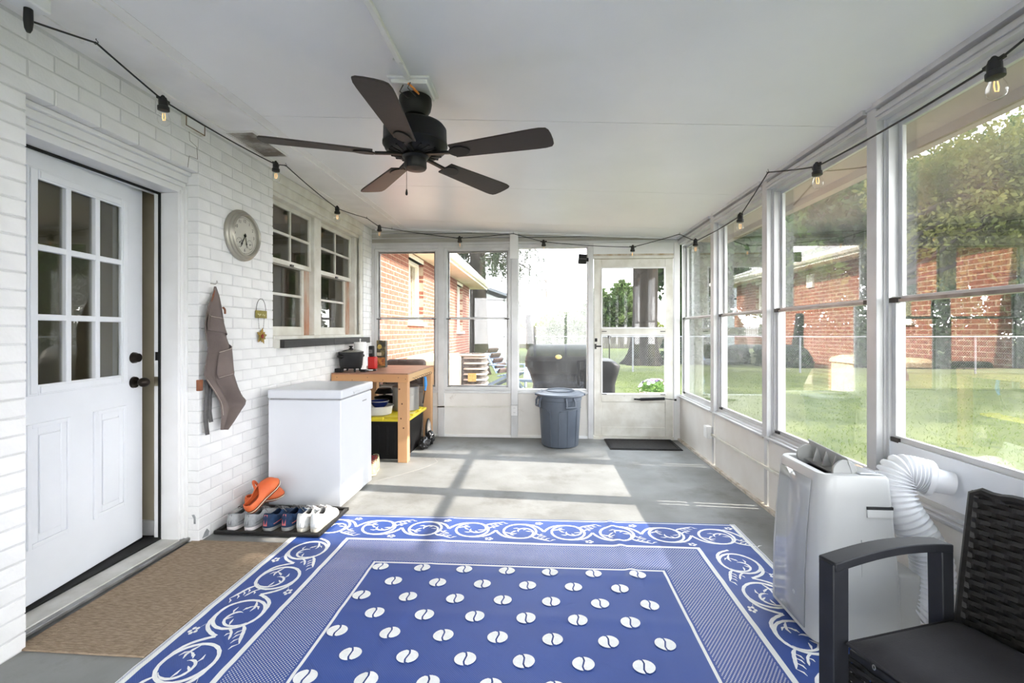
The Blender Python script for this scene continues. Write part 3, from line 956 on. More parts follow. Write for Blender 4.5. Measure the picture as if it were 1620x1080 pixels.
def vine_band(m, n_units, L, fn):
    for k in range(n_units):
        u0 = L * (k + .5)
        s = 1 if k % 2 == 0 else -1
        F = lambda a, b, u0=u0, s=s: fn(u0 + a, s * b)
        ribbon(m, arc(0, 0, .101, .101, -90, 275, 40), .015, F, False)        # round scroll
        ribbon(m, arc(.018, -.006, .076, .026, -60, 190, 24), .012, F)         # inner curl
        for a, r0, r1 in ((0, .058, .02), (60, .052, .022), (120, .046, .075), (170, .04, .07)):
            ribbon(m, [(.018 + r0 * math.cos(R(a)), -.006 + r0 * math.sin(R(a))), (.018 + (r0 + r1) / 2 * math.cos(R(a + 10)), -.006 + (r0 + r1) / 2 * math.sin(R(a + 10))), (.018 + r1 * math.cos(R(a + 26)), -.006 + r1 * math.sin(R(a + 26)))], .010, F)
        ribbon(m, [(-.092, -.02), (-.068, -.034), (-.04, -.042), (-.018, -.036)], .012, F)
        ribbon(m, [(-.06, -.036), (-.05, -.056), (-.032, -.066)], .010, F)
        ribbon(m, [(-.055, -.034), (-.046, -.018), (-.03, -.010)], .010, F)
        # stem sweeping from the top of this scroll to the foot of the next one
        ribbon(m, [(a, b) for a, b, _ in bez((-.005, .101, 0), (.085, .105, 0), (L * .5 - .035, .075, 0), (L * .5, 0, 0), 12)], .016, F, False)
        ribbon(m, [(a, b) for a, b, _ in bez((.005, -.101, 0), (-.085, -.105, 0), (-L * .5 + .035, -.075, 0), (-L * .5, 0, 0), 12)], .016, F, False)
        # feathered leaf with teeth
        stem = [(a, b) for a, b, _ in bez((.075, -.068, 0), (.095, -.10, 0), (.13, -.098, 0), (.185, -.128, 0), 9)]
        ribbon(m, stem, .015, F)
        for q in (3, 5, 7, 9):
            a, b = stem[q]
            ribbon(m, [(a, b), (a + .016, b + .018), (a + .034, b + .022)], .008, F)
        ribbon(m, [(a, b) for a, b, _ in bez((.098, -.02, 0), (.112, -.05, 0), (.13, -.055, 0), (.165, -.068, 0), 6)], .010, F)
        ribbon(m, [(.122, -.05), (.132, -.036), (.145, -.034)], .008, F)
        # flower
        cx, cy = .118, .122
        for a in range(0, 360, 72):
            px_, py_ = cx + .017 * math.cos(R(a)), cy + .013 * math.sin(R(a))
            poly = [(px_ + .010 * math.cos(R(q)), py_ + .008 * math.sin(R(q))) for q in range(0, 360, 60)]
            m.add([F(*p) for p in poly], [tuple(range(6))])
        ribbon(m, [(cx - .018, cy - .010), (cx - .045, cy - .022)], .007, F)
BW = .1845                                      # centre line of the vine band from the edge
def on_rug(x, y): return (x, y, rug_h(x, y) + .0012)
vm = MB(); LX = (RX1 - RX0 - 2 * .034); nx = 9
vine_band(vm, nx, LX / nx, lambda u, v: on_rug(RX0 + .034 + u, RY1 - BW + v * .97))
vm.build('vine_border', VINE, rug)
vm = MB(); LY = (RY1 - RY0 - 2 * .36); ny = 10
vine_band(vm, ny, LY / ny, lambda u, v: on_rug(RX0 + BW - v * .97, RY1 - .36 - u))
vm.build('vine_border', VINE, rug)
vm = MB()
vine_band(vm, ny, LY / ny, lambda u, v: on_rug(RX1 - BW + v * .97, RY1 - .36 - u))
vm.build('vine_border', VINE, rug)
vm = MB()
vine_band(vm, nx, LX / nx, lambda u, v: on_rug(RX0 + .034 + u, RY0 + BW + v * .97))
vm.build('vine_border', VINE, rug)
# coffee-bean motifs, each its own piece
bean_no = 0
row = 0
y = RY1 - .618 - .045
while y > RY0 + .66:
    x = RX0 + .618 + (.045 if row % 2 == 0 else .045 + .1115)
    while x < RX1 - .618 - .03:
        if y > .9:
            m = MB()
            rot = R(12 + 6 * math.sin(row * 3 + x * 9)); a_, b_ = .042, .036
            for sg in (-1, 1):
                poly = []
                for q in range(-80, 81, 16):
                    poly.append((sg * a_ * math.cos(R(q)), b_ * math.sin(R(q))))
                for q in range(4, -5, -2):
                    t = q / 4.6
                    poly.append((sg * .0035 + .007 * math.sin(t * 2.6), b_ * .96 * t))
                pts = [(x + p * math.cos(rot) - q * math.sin(rot), y + p * math.sin(rot) + q * math.cos(rot)) for p, q in poly]
                m.add([(p[0], p[1], on_rug(*p)[2] + .002) for p in pts], [tuple(range(len(pts)))])
            m.build('bean_motif', VINE, rug)
        x += .223
    y -= .1285; row += 1

# ---- brown door mat at the house door, black mat at the storm door
MATB = M('brown_ribbed_carpet', rgb(158, 140, 120), .95, spec=.1, col2=rgb(130, 113, 95), vscale=90, bump=.8, bscale=160, stretch=(.35, 1.6, 1))
dm = thing('door_mat', 'tan ribbed carpet mat lying in front of the half glazed house door', 'doormat', (-1.78, 2.12, 0))
MB().prism([(-2.055, 1.665), (-2.03, 1.655), (-1.512, 1.648), (-1.512, 2.585), (-2.065, 2.59)], lambda a, b: (a, b, .001), lambda a, b: (a, b, .009)).build('carpet', MATB, dm, bevel=.002)
m = MB()
for x in (-1.56, -1.585, -2.0):
    m.box(x, x + .006, 1.66, 2.58, .009, .0105)
for yy in (1.70, 2.54):
    m.box(-2.03, -1.52, yy, yy + .006, .009, .0105)
m.build('ridge', MATB, dm)
bm_ = thing('door_mat', 'black ribbed rubber mat lying in front of the storm door', 'doormat', (1.11, 5.1, 0))
MATK = M('charcoal_mat', rgb(44, 41, 39), .9, col2=rgb(33, 31, 30), vscale=40, bump=.6, bscale=150)
MB().box(.735, 1.49, 4.86, 5.32, .001, .010).build('mat_base', MATK, bm_, bevel=.003)
m = MB().frame('x', 0, 0, 0, 0, 0, 0, 0)
m = MB()
m.box(.75, 1.475, 4.875, 4.90, .010, .014); m.box(.75, 1.475, 5.28, 5.305, .010, .014); m.box(.75, .775, 4.90, 5.28, .010, .014); m.box(1.45, 1.475, 4.90, 5.28, .010, .014)
m.build('mat_border', RUBBER, bm_)

# ================================================================== CHEST FREEZER
FRZ = M('white_enamel', rgb(212, 214, 219), .28, col2=rgb(207, 209, 214), vscale=2, spec=.5)
fz = thing('chest_freezer', 'white chest freezer standing against the brick wall', 'freezer', (-1.65, 3.4, 0), R(1.5))
X0, X1, Ya, Yb = -1.925, -1.385, 3.11, 3.69
MB().box(X0, X1 - .012, Ya, Yb, .02, .765).build('body', FRZ, fz, bevel=.006)
MB().box(X0 - .004, X1, Ya - .006, Yb + .006, .775, .838).build('lid', FRZ, fz, bevel=.012, seg=3)
MB().box(X0 + .01, X1 - .02, Ya + .008, Yb - .008, .762, .778).build('gasket', M('grey_gasket', rgb(150, 150, 152), .7, col2=rgb(130, 130, 132), vscale=9), fz)
h = MB(); h.box(X1 - .002, X1 + .008, 3.30, 3.46, .785, .80); h.box(X1 - .03, X1 + .003, 3.29, 3.47, .80, .806)
h.build('lid_grip', FRZ, fz, bevel=.003)
MB().box(X1 - .0125, X1 - .0105, 3.50, 3.58, .70, .708).build('badge', M('grey_print', rgb(150, 152, 156), .4, col2=rgb(130, 132, 136), vscale=9), fz)
for x, yy in ((X0 + .05, Ya + .05), (X1 - .07, Ya + .05), (X0 + .05, Yb - .05), (X1 - .07, Yb - .05)):
    MB().cyl((x, yy, 0), (x, yy, .025), .018, .018, 12).build('foot', BLACK, fz)

# ================================================================== WORK TABLE
PINE = M('pine_lumber', rgb(186, 140, 98), .6, col2=rgb(202, 158, 114), vscale=5, stretch=(1, 1, .18), bump=.15, bscale=40, col3=rgb(150, 98, 56), c3scale=10, c3lo=.66, c3hi=.75)
PINEX = M('pine_lumber_apron', rgb(182, 132, 88), .6, col2=rgb(196, 150, 104), vscale=6, stretch=(.18, 1, 1), bump=.15, bscale=40)
PINEY = M('pine_lumber_side', rgb(190, 156, 112), .6, col2=rgb(176, 136, 92), vscale=6, stretch=(1, .18, 1), bump=.15, bscale=40)
OSB = M('brown_board_top', rgb(148, 106, 82), .42, col2=rgb(130, 92, 70), vscale=9, col3=rgb(196, 150, 118), c3scale=20, c3lo=.6, c3hi=.72)
tb = thing('work_table', 'homemade pine work table in the corner by the sash windows', 'table', (-1.65, 4.75, 0))
TX0, TX1, TY0, TY1, TZ = -2.005, -1.258, 4.255, 5.29, .85
MB().box(TX0, TX1, TY0, TY1, TZ - .012, TZ).build('table_top', OSB, tb, bevel=.002)
MB().box(TX0, TX1, TY0, TY0 + .038, .765, TZ - .012).build('front_apron', PINEX, tb, bevel=.003)
MB().box(TX0, TX1, TY1 - .038, TY1, .765, TZ - .012).build('rear_apron', PINEX, tb, bevel=.003)
MB().box(TX1 - .038, TX1, TY0 + .038, TY1 - .038, .765, TZ - .012).build('side_apron', PINEY, tb, bevel=.003)
MB().box(TX0, TX0 + .038, TY0 + .038, TY1 - .038, .765, TZ - .012).build('side_apron', PINEY, tb, bevel=.003)
for lx, ly in ((TX1 - .098, TY0 + .002), (TX1 - .098, TY1 - .09), (TX0 + .004, TY0 + .002), (TX0 + .004, TY1 - .09)):
    m = MB(); m.box(lx, lx + .092, ly, ly + .04, 0, .765); m.box(lx + .054, lx + .0915, ly + .04, ly + .088, 0, .764)
    lg = m.build('leg', PINE, tb, bevel=.003)
KNOT = M('knot', rgb(98, 58, 34), .6, col2=rgb(70, 40, 24), vscale=30)
for x, z in ((-1.34, .70), (-1.315, .56), (-1.325, .42), (-1.30, .33)):
    MB().cyl((x, TY0 + .0025, z), (x, TY0 + .001, z), .008, .008, 10).build('knot', KNOT, tb)
for x in (-1.95, -1.80, -1.65, -1.5, -1.35, -1.28):
    MB().cyl((x, TY0 - .001, .785 + .05 * ((x * 10) % 1)), (x, TY0 + .001, .785 + .05 * ((x * 10) % 1)), .004, .004, 8).build('screw', DARK_CLIP, tb)
for i in range(9):
    yy = 4.42 + i * .085
    m = MB(); m.tube([(TX1, yy, .79), (TX1 + .018, yy, .79), (TX1 + .026, yy + .004, .779), (TX1 + .02, yy + .008, .768), (TX1 + .01, yy + .008, .77)], .0022, 6)
    m.build('cup_hook', DARK_CLIP, tb)

# ---- things on the table
pot = thing('electric_cooker', 'round black cooking pot with a glass lid on the work table', 'cooker', (-1.885, 4.43, TZ))
c = (-1.885, 4.43)
T = Matrix.Translation((c[0], c[1], 0))
m = MB()
for a in (45, 135, 225, 315):
    m.cyl((c[0] + .095 * math.cos(R(a)), c[1] + .095 * math.sin(R(a)), TZ), (c[0] + .085 * math.cos(R(a)), c[1] + .085 * math.sin(R(a)), TZ + .05), .010, .012, 8)
m.lathe([(0, .885), (.10, .885), (.105, .90), (.0, .90)], 24, T)
m.box(c[0] - .125, c[0] - .06, c[1] - .09, c[1] - .03, TZ, TZ + .035)
m.build('base', BLACK, pot, smooth=True)
POTM = M('charcoal_nonstick', rgb(32, 33, 35), .45, metal=.1, col2=rgb(40, 41, 43), vscale=9, spec=.3)
MB().lathe([(0, .895), (.098, .897), (.108, .91), (.118, 1.03), (.121, 1.045), (.117, 1.045), (.10, .92)], 36, T).build('pot', POTM, pot, smooth=True)
lid = MB().lathe([(.119, 1.045), (.12, 1.05), (.08, 1.064), (.03, 1.072), (.0, 1.073)], 36, T).build('lid', M('smoked_lid', rgb(120, 118, 112), .12, metal=.3, col2=rgb(100, 98, 92), vscale=5), pot, smooth=True)
m = MB(); m.lathe([(.022, 1.072), (.024, 1.078), (.012, 1.083), (.010, 1.092), (.02, 1.097), (.018, 1.106), (0, 1.108)], 20, T)
m.build('knob', BLACK_GLOSS, lid, smooth=True)
for sx_ in (-1, 1):
    m = MB(); m.ell((c[0] + sx_ * .06, c[1] - .105 * (1 if sx_ < 0 else -1), 1.005), .036, .026, .02, 16, 8)
    m.build('handle', BLACK_GLOSS, pot, smooth=True)
m = MB(); m.tube([(c[0] + .09, c[1] - .02, TZ + .015), (c[0] + .14, c[1] - .03, TZ + .006), (c[0] + .17, c[1] + .02, TZ + .005), (c[0] + .14, c[1] + .07, TZ + .005)], .005, 8)
m.box(c[0] + .115, c[0] + .165, c[1] - .05, c[1] - .015, TZ + .0005, TZ + .024)
m.build('power_cord', BLACK, pot, smooth=True)

pt = thing('paper_towel_roll', 'white roll of paper towels standing behind the black cooker', 'paper towels', (-1.885, 4.66, TZ))
m = MB(); m.lathe([(.02, .0), (.062, .0), (.063, .003), (.063, .277), (.061, .28), (.02, .28), (.02, .0)], 28, Matrix.Translation((-1.885, 4.66, TZ + .008)))
m.build('roll', M('tissue_paper', rgb(240, 239, 236), .9, col2=rgb(232, 231, 228), vscale=20, bump=.2, bscale=80), pt, smooth=True)
m = MB(); m.lathe([(0, 0), (.07, 0), (.07, .008), (0, .008)], 24, Matrix.Translation((-1.885, 4.66, TZ))); m.cyl((-1.885, 4.66, TZ + .008), (-1.885, 4.66, TZ + .31), .006, .006, 10); m.ell((-1.885, 4.66, TZ + .315), .009, .009, .011, 10, 6)
m.build('holder', TRIM, pt, smooth=True)

REDP = M('red_plastic', rgb(170, 22, 20), .35, col2=rgb(190, 34, 28), vscale=6)
ls_ = thing('blender_jar', 'red based appliance with a black upper half beside the paper towels', 'appliance', (-1.80, 4.78, TZ))
MB().box(-1.838, -1.755, 4.74, 4.82, TZ, TZ + .13).build('base', REDP, ls_, bevel=.01)
MB().box(-1.832, -1.785, 4.75, 4.81, TZ + .13, TZ + .245).build('upper_half', BLACK, ls_, bevel=.008)
MB().box(-1.828, -1.79, 4.748, 4.750, TZ + .165, TZ + .205).build('label_plate', M('grey_label', rgb(110, 108, 104), .4, col2=rgb(60, 58, 56), vscale=60), ls_)
cb = thing('food_carton', 'tall dark printed carton standing in the table corner', 'carton', (-1.77, 5.0, TZ))
MB().box(-1.82, -1.72, 4.96, 5.03, TZ, TZ + .30).build('box', M('printed_carton', rgb(52, 50, 42), .45, col2=rgb(116, 104, 66), vscale=16, vlo=.5, vhi=.62), cb, bevel=.002)
MB().cyl((-1.785, 4.9595, TZ + .23), (-1.785, 4.958, TZ + .23), .025, .025, 16).build('printed_emblem', M('yellow_print', rgb(205, 178, 92), .5, col2=rgb(180, 150, 70), vscale=30), cb)
MB().box(-1.815, -1.765, 4.958, 4.9598, TZ + .13, TZ + .165).build('printed_patch', M('cream_print', rgb(214, 205, 180), .5, col2=rgb(190, 178, 150), vscale=30), cb)
MB().box(-1.815, -1.725, 4.958, 4.9598, TZ + .02, TZ + .11).build('printed_patch', M('orange_print', rgb(196, 132, 60), .5, col2=rgb(120, 60, 40), vscale=26), cb)
tg = thing('cooking_thermometer', 'small black and white probe thermometer lying on the table', 'thermometer', (-1.72, 4.5, TZ))
MB().box(-1.77, -1.66, 4.50, 4.53, TZ + .0005, TZ + .014).build('case', BLACK, tg, bevel=.004)
MB().box(-1.755, -1.69, 4.4985, 4.505, TZ + .003, TZ + .0145).build('display', TRIM, tg)

# ---- things under the table
bn = thing('storage_bin', 'black plastic storage bin with a yellow lid under the work table', 'storage bin', (-1.6, 4.7, 0))
BIN = M('black_bin_plastic', rgb(13, 13, 14), .55, col2=rgb(18, 18, 20), vscale=7, spec=.3)
YEL = M('yellow_lid_plastic', rgb(226, 206, 52), .4, col2=rgb(214, 192, 44), vscale=6)
def taper(m, x0, x1, y0, y1, z0, z1, t):
    m.add([(x0 + t, y0 + t, z0), (x1 - t, y0 + t, z0), (x1 - t, y1 - t, z0), (x0 + t, y1 - t, z0), (x0, y0, z1), (x1, y0, z1), (x1, y1, z1), (x0, y1, z1)],
          [(0, 3, 2, 1), (4, 5, 6, 7), (0, 1, 5, 4), (1, 2, 6, 5), (2, 3, 7, 6), (3, 0, 4, 7)])
m = MB(); taper(m, -1.84, -1.31, 4.345, 5.02, 0, .385, .022)
for x in (-1.79, -1.70, -1.60, -1.5, -1.42):
    m.box(x, x + .03, 4.345, 4.352, .05, .33)
m.build('tub', BIN, bn, bevel=.008)
m = MB(); m.box(-1.865, -1.275, 4.325, 5.04, .375, .402); m.box(-1.83, -1.31, 4.36, 5.0, .402, .412); m.box(-1.66, -1.52, 4.315, 4.345, .385, .417); m.box(-1.325, -1.283, 4.52, 4.62, .40, .418); m.box(-1.325, -1.283, 4.75, 4.85, .40, .418)
m.build('lid', YEL, bn, bevel=.006)
ZL = .412
def pot_at(name, label, cat, x, y, prof, mat, extra=None, n=32, z=ZL):
    t_ = thing(name, label, cat, (x, y, z))
    o_ = MB().lathe(prof, n, Matrix.Translation((x, y, z))).build('vessel', mat, t_, smooth=True)
    if extra: extra(t_, x, y, z)
    return t_
STEEL = M('brushed_steel', rgb(190, 188, 184), .32, metal=.85, col2=rgb(168, 166, 162), vscale=12, stretch=(1, 1, .1))
def stock_handles(t_, x, y, z):
    for a in (-60, 120):
        cx_, cy_ = math.cos(R(a)), math.sin(R(a))
        m = MB(); m.tube([(x + cx_ * .135 - cy_ * .035, y + cy_ * .135 + cx_ * .035, z + .17), (x + cx_ * .17 - cy_ * .03, y + cy_ * .17 + cx_ * .03, z + .175), (x + cx_ * .17 + cy_ * .03, y + cy_ * .17 - cx_ * .03, z + .175), (x + cx_ * .135 + cy_ * .035, y + cy_ * .135 - cx_ * .035, z + .17)], .006, 8)
        m.build('handle', STEEL, t_, smooth=True)
    MB().lathe([(.14, .24), (.143, .245), (.143, .252), (.10, .265), (0, .27)], 32, Matrix.Translation((x, y, z))).build('lid', STEEL, t_, smooth=True)
pot_at('stock_pot', 'tall brushed steel stock pot standing on the yellow bin lid', 'pot', -1.44, 4.80, [(0, 0.0), (.13, 0), (.138, .01), (.138, .22), (.141, .24), (.136, .24), (.13, .02)], STEEL, stock_handles)
pot_at('enamel_basin', 'shallow white enamel basin with a dark rim on the yellow bin lid', 'basin', -1.63, 4.50, [(0, 0), (.11, 0), (.128, .012), (.138, .085), (.15, .09), (.15, .095), (.134, .09), (.12, .02), (0, .012)], M('white_enamel_basin', rgb(214, 212, 205), .3, col2=rgb(204, 202, 194), vscale=6))
def rim(t_, x, y, z):
    MB().lathe([(.088, .058), (.094, .06), (.094, .065), (.088, .066)], 28, Matrix.Translation((x, y, z))).build('rim', STEEL, t_, smooth=True)
pot_at('mixing_bowl', 'small dark blue bowl with a steel rim nested in the white basin', 'bowl', -1.62, 4.50, [(0, 0), (.05, 0), (.075, .025), (.09, .06), (.093, .064), (.086, .06), (.06, .018), (0, .01)], M('navy_enamel', rgb(24, 34, 82), .25, col2=rgb(30, 42, 96), vscale=6), rim, z=ZL + .075)
def plid(t_, x, y, z):
    MB().lathe([(.108, .12), (.11, .126), (.06, .14), (.015, .145), (.012, .165), (0, .168)], 28, Matrix.Translation((x, y, z))).build('lid', BLACK_GLOSS, t_, smooth=True)
pot_at('stew_pot', 'black lidded stew pot pushed to the back of the yellow bin lid', 'pot', -1.70, 4.87, [(0, 0), (.095, 0), (.104, .012), (.106, .12), (.10, .12), (.09, .02)], BLACK_GLOSS, plid)
pot_at('frying_pan', 'black frying pan turned over on the black stew pot', 'pan', -1.70, 4.87, [(0, .05), (.07, .05), (.10, .004), (.104, 0), (.098, 0), (.068, .044), (0, .044)], BLACK, None, z=ZL + .168)
bag = thing('garbage_bag', 'crumpled shiny black plastic bag lying beside the yellow lidded bin', 'bag', (-1.26, 4.83, 0))
BAGM = M('black_bag_film', rgb(22, 22, 23), .22, col2=rgb(34, 34, 36), vscale=8, bump=.9, bscale=22)
def lump(c_, r_, seed, sq=1.0, n=26, mm=16, amp=.22):
    rr = random.Random(seed)
    ph = [rr.uniform(0, 6.28) for _ in range(8)]
    def f(u, v):
        a, b = u * 2 * math.pi, v * math.pi
        d = Vector((math.sin(b) * math.cos(a), math.sin(b) * math.sin(a), -math.cos(b)))
        k_ = 1 + amp * (math.sin(5 * a + ph[0] + 3 * b) * .35 + math.sin(3 * a + ph[1] - 5 * b) * .35 + math.sin(9 * b + ph[2] + 4 * a) * .3)
        p = Vector((c_[0] + d.x * r_[0] * k_, c_[1] + d.y * r_[1] * k_, c_[2] + d.z * r_[2] * k_))
        p.z = max(p.z, .004)
        return p
    return MB().grid(f, n, mm, cu=True)
lump((-1.235, 4.80, .06), (.055, .115, .062), 3).build('bag_body', BAGM, bag, smooth=True, ang=60)
lump((-1.205, 4.92, .085), (.045, .07, .075), 4).build('bag_neck', BAGM, bag, smooth=True, ang=60)
cu_ = thing('seat_cushion', 'grey fabric cushion with black edging propped beside the bin', 'cushion', (-1.25, 4.98, 0))
m = MB()
m.grid(lambda u, v: (-1.265 + .035 * math.sin(v * math.pi) * (1 if u < .5 else -1) * math.sin(2 * math.pi * u) ** 2 - .0, 4.89 + .15 * (1 - abs(2 * u - 1)) + .0 * v, .01 + .25 * v), 16, 10, cu=True)
m2 = MB().ell((-1.245, 4.99, .14), .032, .075, .135, 16, 12)
m2.build('pad', M('grey_cushion_fabric', rgb(128, 124, 120), .9, col2=rgb(112, 108, 104), vscale=30, bump=.4, bscale=120), cu_, smooth=True)
m = MB(); m.tube([(-1.245, 4.99 + .076 * math.cos(R(a)), .14 + .137 * math.sin(R(a))) for a in range(0, 360, 20)], .010, 8, closed=True); m.build('edging', BLACK, cu_, smooth=True)
br = thing('grill_brush', 'bright blue handled grill brush hanging from the table hooks', 'brush', (-1.225, 4.82, .77))
BLU = M('blue_plastic', rgb(40, 130, 205), .4, col2=rgb(56, 146, 216), vscale=7)
m = MB(); m.tube(spline([(-1.232, 4.80, .765), (-1.228, 4.805, .72), (-1.226, 4.80, .66), (-1.228, 4.785, .62)], 6), [.014] * 6 + [.017] * 6 + [.012] * 7, 10); m.build('handle', BLU, br, smooth=True)
MB().cyl((-1.228, 4.787, .625), (-1.24, 4.74, .49), .006, .006, 8).build('rod', BLACK, br)

# ================================================================== SHOES AND TRAY
TR = M('black_tray_plastic', rgb(22, 21, 21), .5, col2=rgb(30, 29, 28), vscale=9, spec=.3)
TRF = M('dusty_tray_floor', rgb(66, 62, 58), .75, col2=rgb(96, 90, 82), vscale=10, vlo=.45, vhi=.7)
ty = thing('boot_tray', 'black plastic boot tray full of shoes beside the freezer', 'tray', (-1.66, 2.88, 0))
tx0, tx1, ty0, ty1 = -1.995, -1.325, 2.66, 3.085
MB().box(tx0 + .02, tx1 - .02, ty0 + .02, ty1 - .02, .009, .014).build('tray_floor', TRF, ty)
m = MB()
for (a, b, c_, d) in ((tx0, tx1, ty0, ty0 + .022), (tx0, tx1, ty1 - .022, ty1), (tx0, tx0 + .022, ty0 + .022, ty1 - .022), (tx1 - .022, tx1, ty0 + .022, ty1 - .022)):
    m.box(a, b, c_, d, .009, .032)
m.build('tray_rim', TR, ty, bevel=.006)
m = MB()
for i in range(12):
    x = tx0 + .05 + i * .052
    m.box(x, x + .012, ty0 + .04, ty1 - .04, .014, .017)
m.build('tray_rib', TRF, ty)

HWT = [(0, 0), (.012, .32), (.035, .52), (.08, .70), (.16, .80), (.30, .78), (.42, .76), (.55, .84), (.72, 1.0), (.84, .92), (.92, .74), (.97, .5), (.99, .3), (1, 0)]
def shoe(name, label, loc, rz, upper, sole_m, lining, L=.275, W=.098, HC=.095, lace=None, accent=None, group=None, tongue=None, tilt=None, clog=False, sole2=None, strap=None, high=False):
    s_ = thing(name, label, 'shoe', loc, rz, group)
    ts = [0, .012, .035, .08, .14, .2, .27, .34, .4, .46, .52, .58, .65, .72, .79, .85, .9, .94, .97, .99, 1]
    per = [(t, 1) for t in ts] + [(t, -1) for t in reversed(ts[1:-1])]
    P3 = (lambda x, y, z: tilt @ Vector((x, y, z))) if tilt else (lambda x, y, z: Vector((x, y, z)))
    def outline(t, sd_, k=1.0):
        return (sd_ * interp(HWT, t) * W / 2 * k * (1 + (.06 * sd_ if t > .5 else 0)), t * L)
    st = lambda t: .030 - .010 * t + (.012 * max(0, t - .85) / .15)
    n = len(per)
    # sole
    m = MB()
    b0 = [P3(outline(t, q, .97)[0], outline(t, q)[1], .0 + .010 * max(0, t - .8) / .2) for t, q in per]
    b1 = [P3(outline(t, q, 1.06)[0], L * (t * 1.02 - .01), st(t)) for t, q in per]
    m.add(b0 + b1, [tuple(range(n))[::-1], tuple(range(n, 2 * n))] + [(i, (i + 1) % n, n + (i + 1) % n, n + i) for i in range(n)])
    so = m.build('sole', sole_m, s_, smooth=True, local=True, bevel=.003)
    if sole2:
        m = MB()
        c0 = [P3(outline(t, q, 1.075)[0], L * (t * 1.024 - .012), st(t) * .45) for t, q in per]
        c1 = [P3(outline(t, q, 1.075)[0], L * (t * 1.024 - .012), st(t) * .62) for t, q in per]
        m.add(c0 + c1, [(i, (i + 1) % n, n + (i + 1) % n, n + i) for i in range(n)])
        m.build('sole_stripe', sole2, so, local=True)
    # upper
    K = 8
    hc = [(0, HC), (.1, HC * .98), (.25, HC * .78), (.4, HC * .80), (.5, HC * .95)] if not clog else [(0, .062), (.1, .058), (.3, .052), (.45, .064), (.5, .078)]
    hr = [(.42, HC * .97), (.55, HC * .92), (.68, HC * .74), (.8, HC * .60), (.9, HC * .50), (1, st(1) + .012)] if not clog else [(.42, .075), (.55, .092), (.7, .092), (.85, .078), (.94, .06), (1, .034)]
    def target(t, q):
        x, y_ = outline(t, q)
        if not clog:
            c_ = .66 if t < .36 else max(0, .66 * (1 - (t - .36) / .20))
        else:
            c_ = .86 if t < .36 else max(0, .86 * (1 - ((t - .36) / .20) ** 1.6))
        h_ = interp(hc, t) if c_ > .3 else interp(hr, t)
        if .36 <= t <= .56:
            f = (t - .36) / .2
            h_ = interp(hc, t) * (1 - f) + interp(hr, t) * f
        yy = y_ + (.012 if t < .05 else 0)
        if t > .9: yy = y_ - (t - .9) * .12
        return (x * c_, yy, h_)
    m = MB()
    rings = []
    for t, q in per:
        x, y_ = outline(t, q, 1.0)
        tx, tyy, tz = target(t, q)
        for k_ in range(K + 1):
            a = k_ / K
            ca, sa = 1 - math.cos(a * math.pi / 2), math.sin(a * math.pi / 2)
            rings.append(P3(x + (tx - x) * ca, y_ + (tyy - y_) * ca, st(t) - .004 + (tz - st(t) + .004) * sa))
    fs = []
    for i in range(n):
        j = (i + 1) % n
        for k_ in range(K):
            fs.append((i * (K + 1) + k_, j * (K + 1) + k_, j * (K + 1) + k_ + 1, i * (K + 1) + k_ + 1))
    m.add(rings, fs)
    up = m.build('upper', upper, s_, smooth=True, local=True, solid=.006, ang=70)
    # lining / insole
    m = MB()
    ins = [(t, q) for t, q in per if t <= .6]
    pl = [P3(outline(t, q, .8)[0], outline(t, q)[1] + (.012 if t < .1 else 0), .040 if not clog else .031) for t, q in ins]
    m.add(pl, [tuple(range(len(pl)))])
    m.build('insole', lining, s_, local=True, solid=.002)
    if lace:
        m = MB()
        for i in range(5):
            t = .45 + i * .06
            z_ = interp(hr, t) + .004
            w_ = .020 - .002 * i
            m.tube([P3(-w_ - .006, t * L, z_ - .008), P3(0, t * L + .006, z_ + .004), P3(w_ + .006, t * L + .010, z_ - .008)], .0030, 6)
        for q in (-1, 1):
            m.tube([P3(0, .46 * L, HC + .006), P3(q * .02, .44 * L, HC + .014), P3(q * .035, .42 * L, HC - .002), P3(q * .018, .43 * L, HC - .006), P3(0, .46 * L, HC + .004)], .0028, 6)
            m.tube([P3(0, .46 * L, HC + .006), P3(q * .022, .49 * L, HC - .008), P3(q * .034, .53 * L, HC - .03)], .0024, 6)
        m.build('laces', lace, s_, local=True, smooth=True)
        m = MB()
        m.add([P3(x, y_, z_) for x, y_, z_ in ((-.02, .36 * L, HC + .012), (.02, .36 * L, HC + .012), (.017, .6 * L, HC * .86), (-.017, .6 * L, HC * .86))], [(0, 1, 2, 3)])
        m.build('tongue', tongue or lining, s_, local=True, solid=.006)
    if accent:
        m = MB()
        m.add([P3(x, y_, z_) for x, y_, z_ in ((-.012, -.001, st(0) + .008), (.012, -.001, st(0) + .008), (.010, .009, HC * .98), (-.010, .009, HC * .98))], [(0, 1, 2, 3)])
        m.build('heel_tab', accent, s_, local=True, solid=.005)
        for q in (-1, 1):
            p_ = []
            for t in (.10, .2, .3, .4):
                x, y_ = outline(t, q)
                p_.append(P3(x * .985 + q * .002, y_, st(t) + .014 + .03 * (t - .1)))
            MB().tube(p_, .0032, 6).build('side_stripe', accent, s_, local=True)
    if strap:
        pts = [P3(q * .047 if abs(q) < 1 else q * .046, y_, z_) for q, y_, z_ in ()]
        arcp = [P3(.047 * math.cos(R(a)), .40 * L - strap[0] * math.sin(R(a)), .06 + strap[1] * math.sin(R(a))) for a in range(0, 181, 15)]
        MB().tube(arcp, .008, 8).build('heel_strap', upper, s_, local=True, smooth=True)
    return s_
SZ = .015
GREYK = M('grey_knit', rgb(160, 162, 164), .8, col2=rgb(146, 148, 150), vscale=60, bump=.4, bscale=160)
PALE = M('pale_foam_sole', rgb(226, 218, 218), .6, col2=rgb(210, 202, 202), vscale=12)
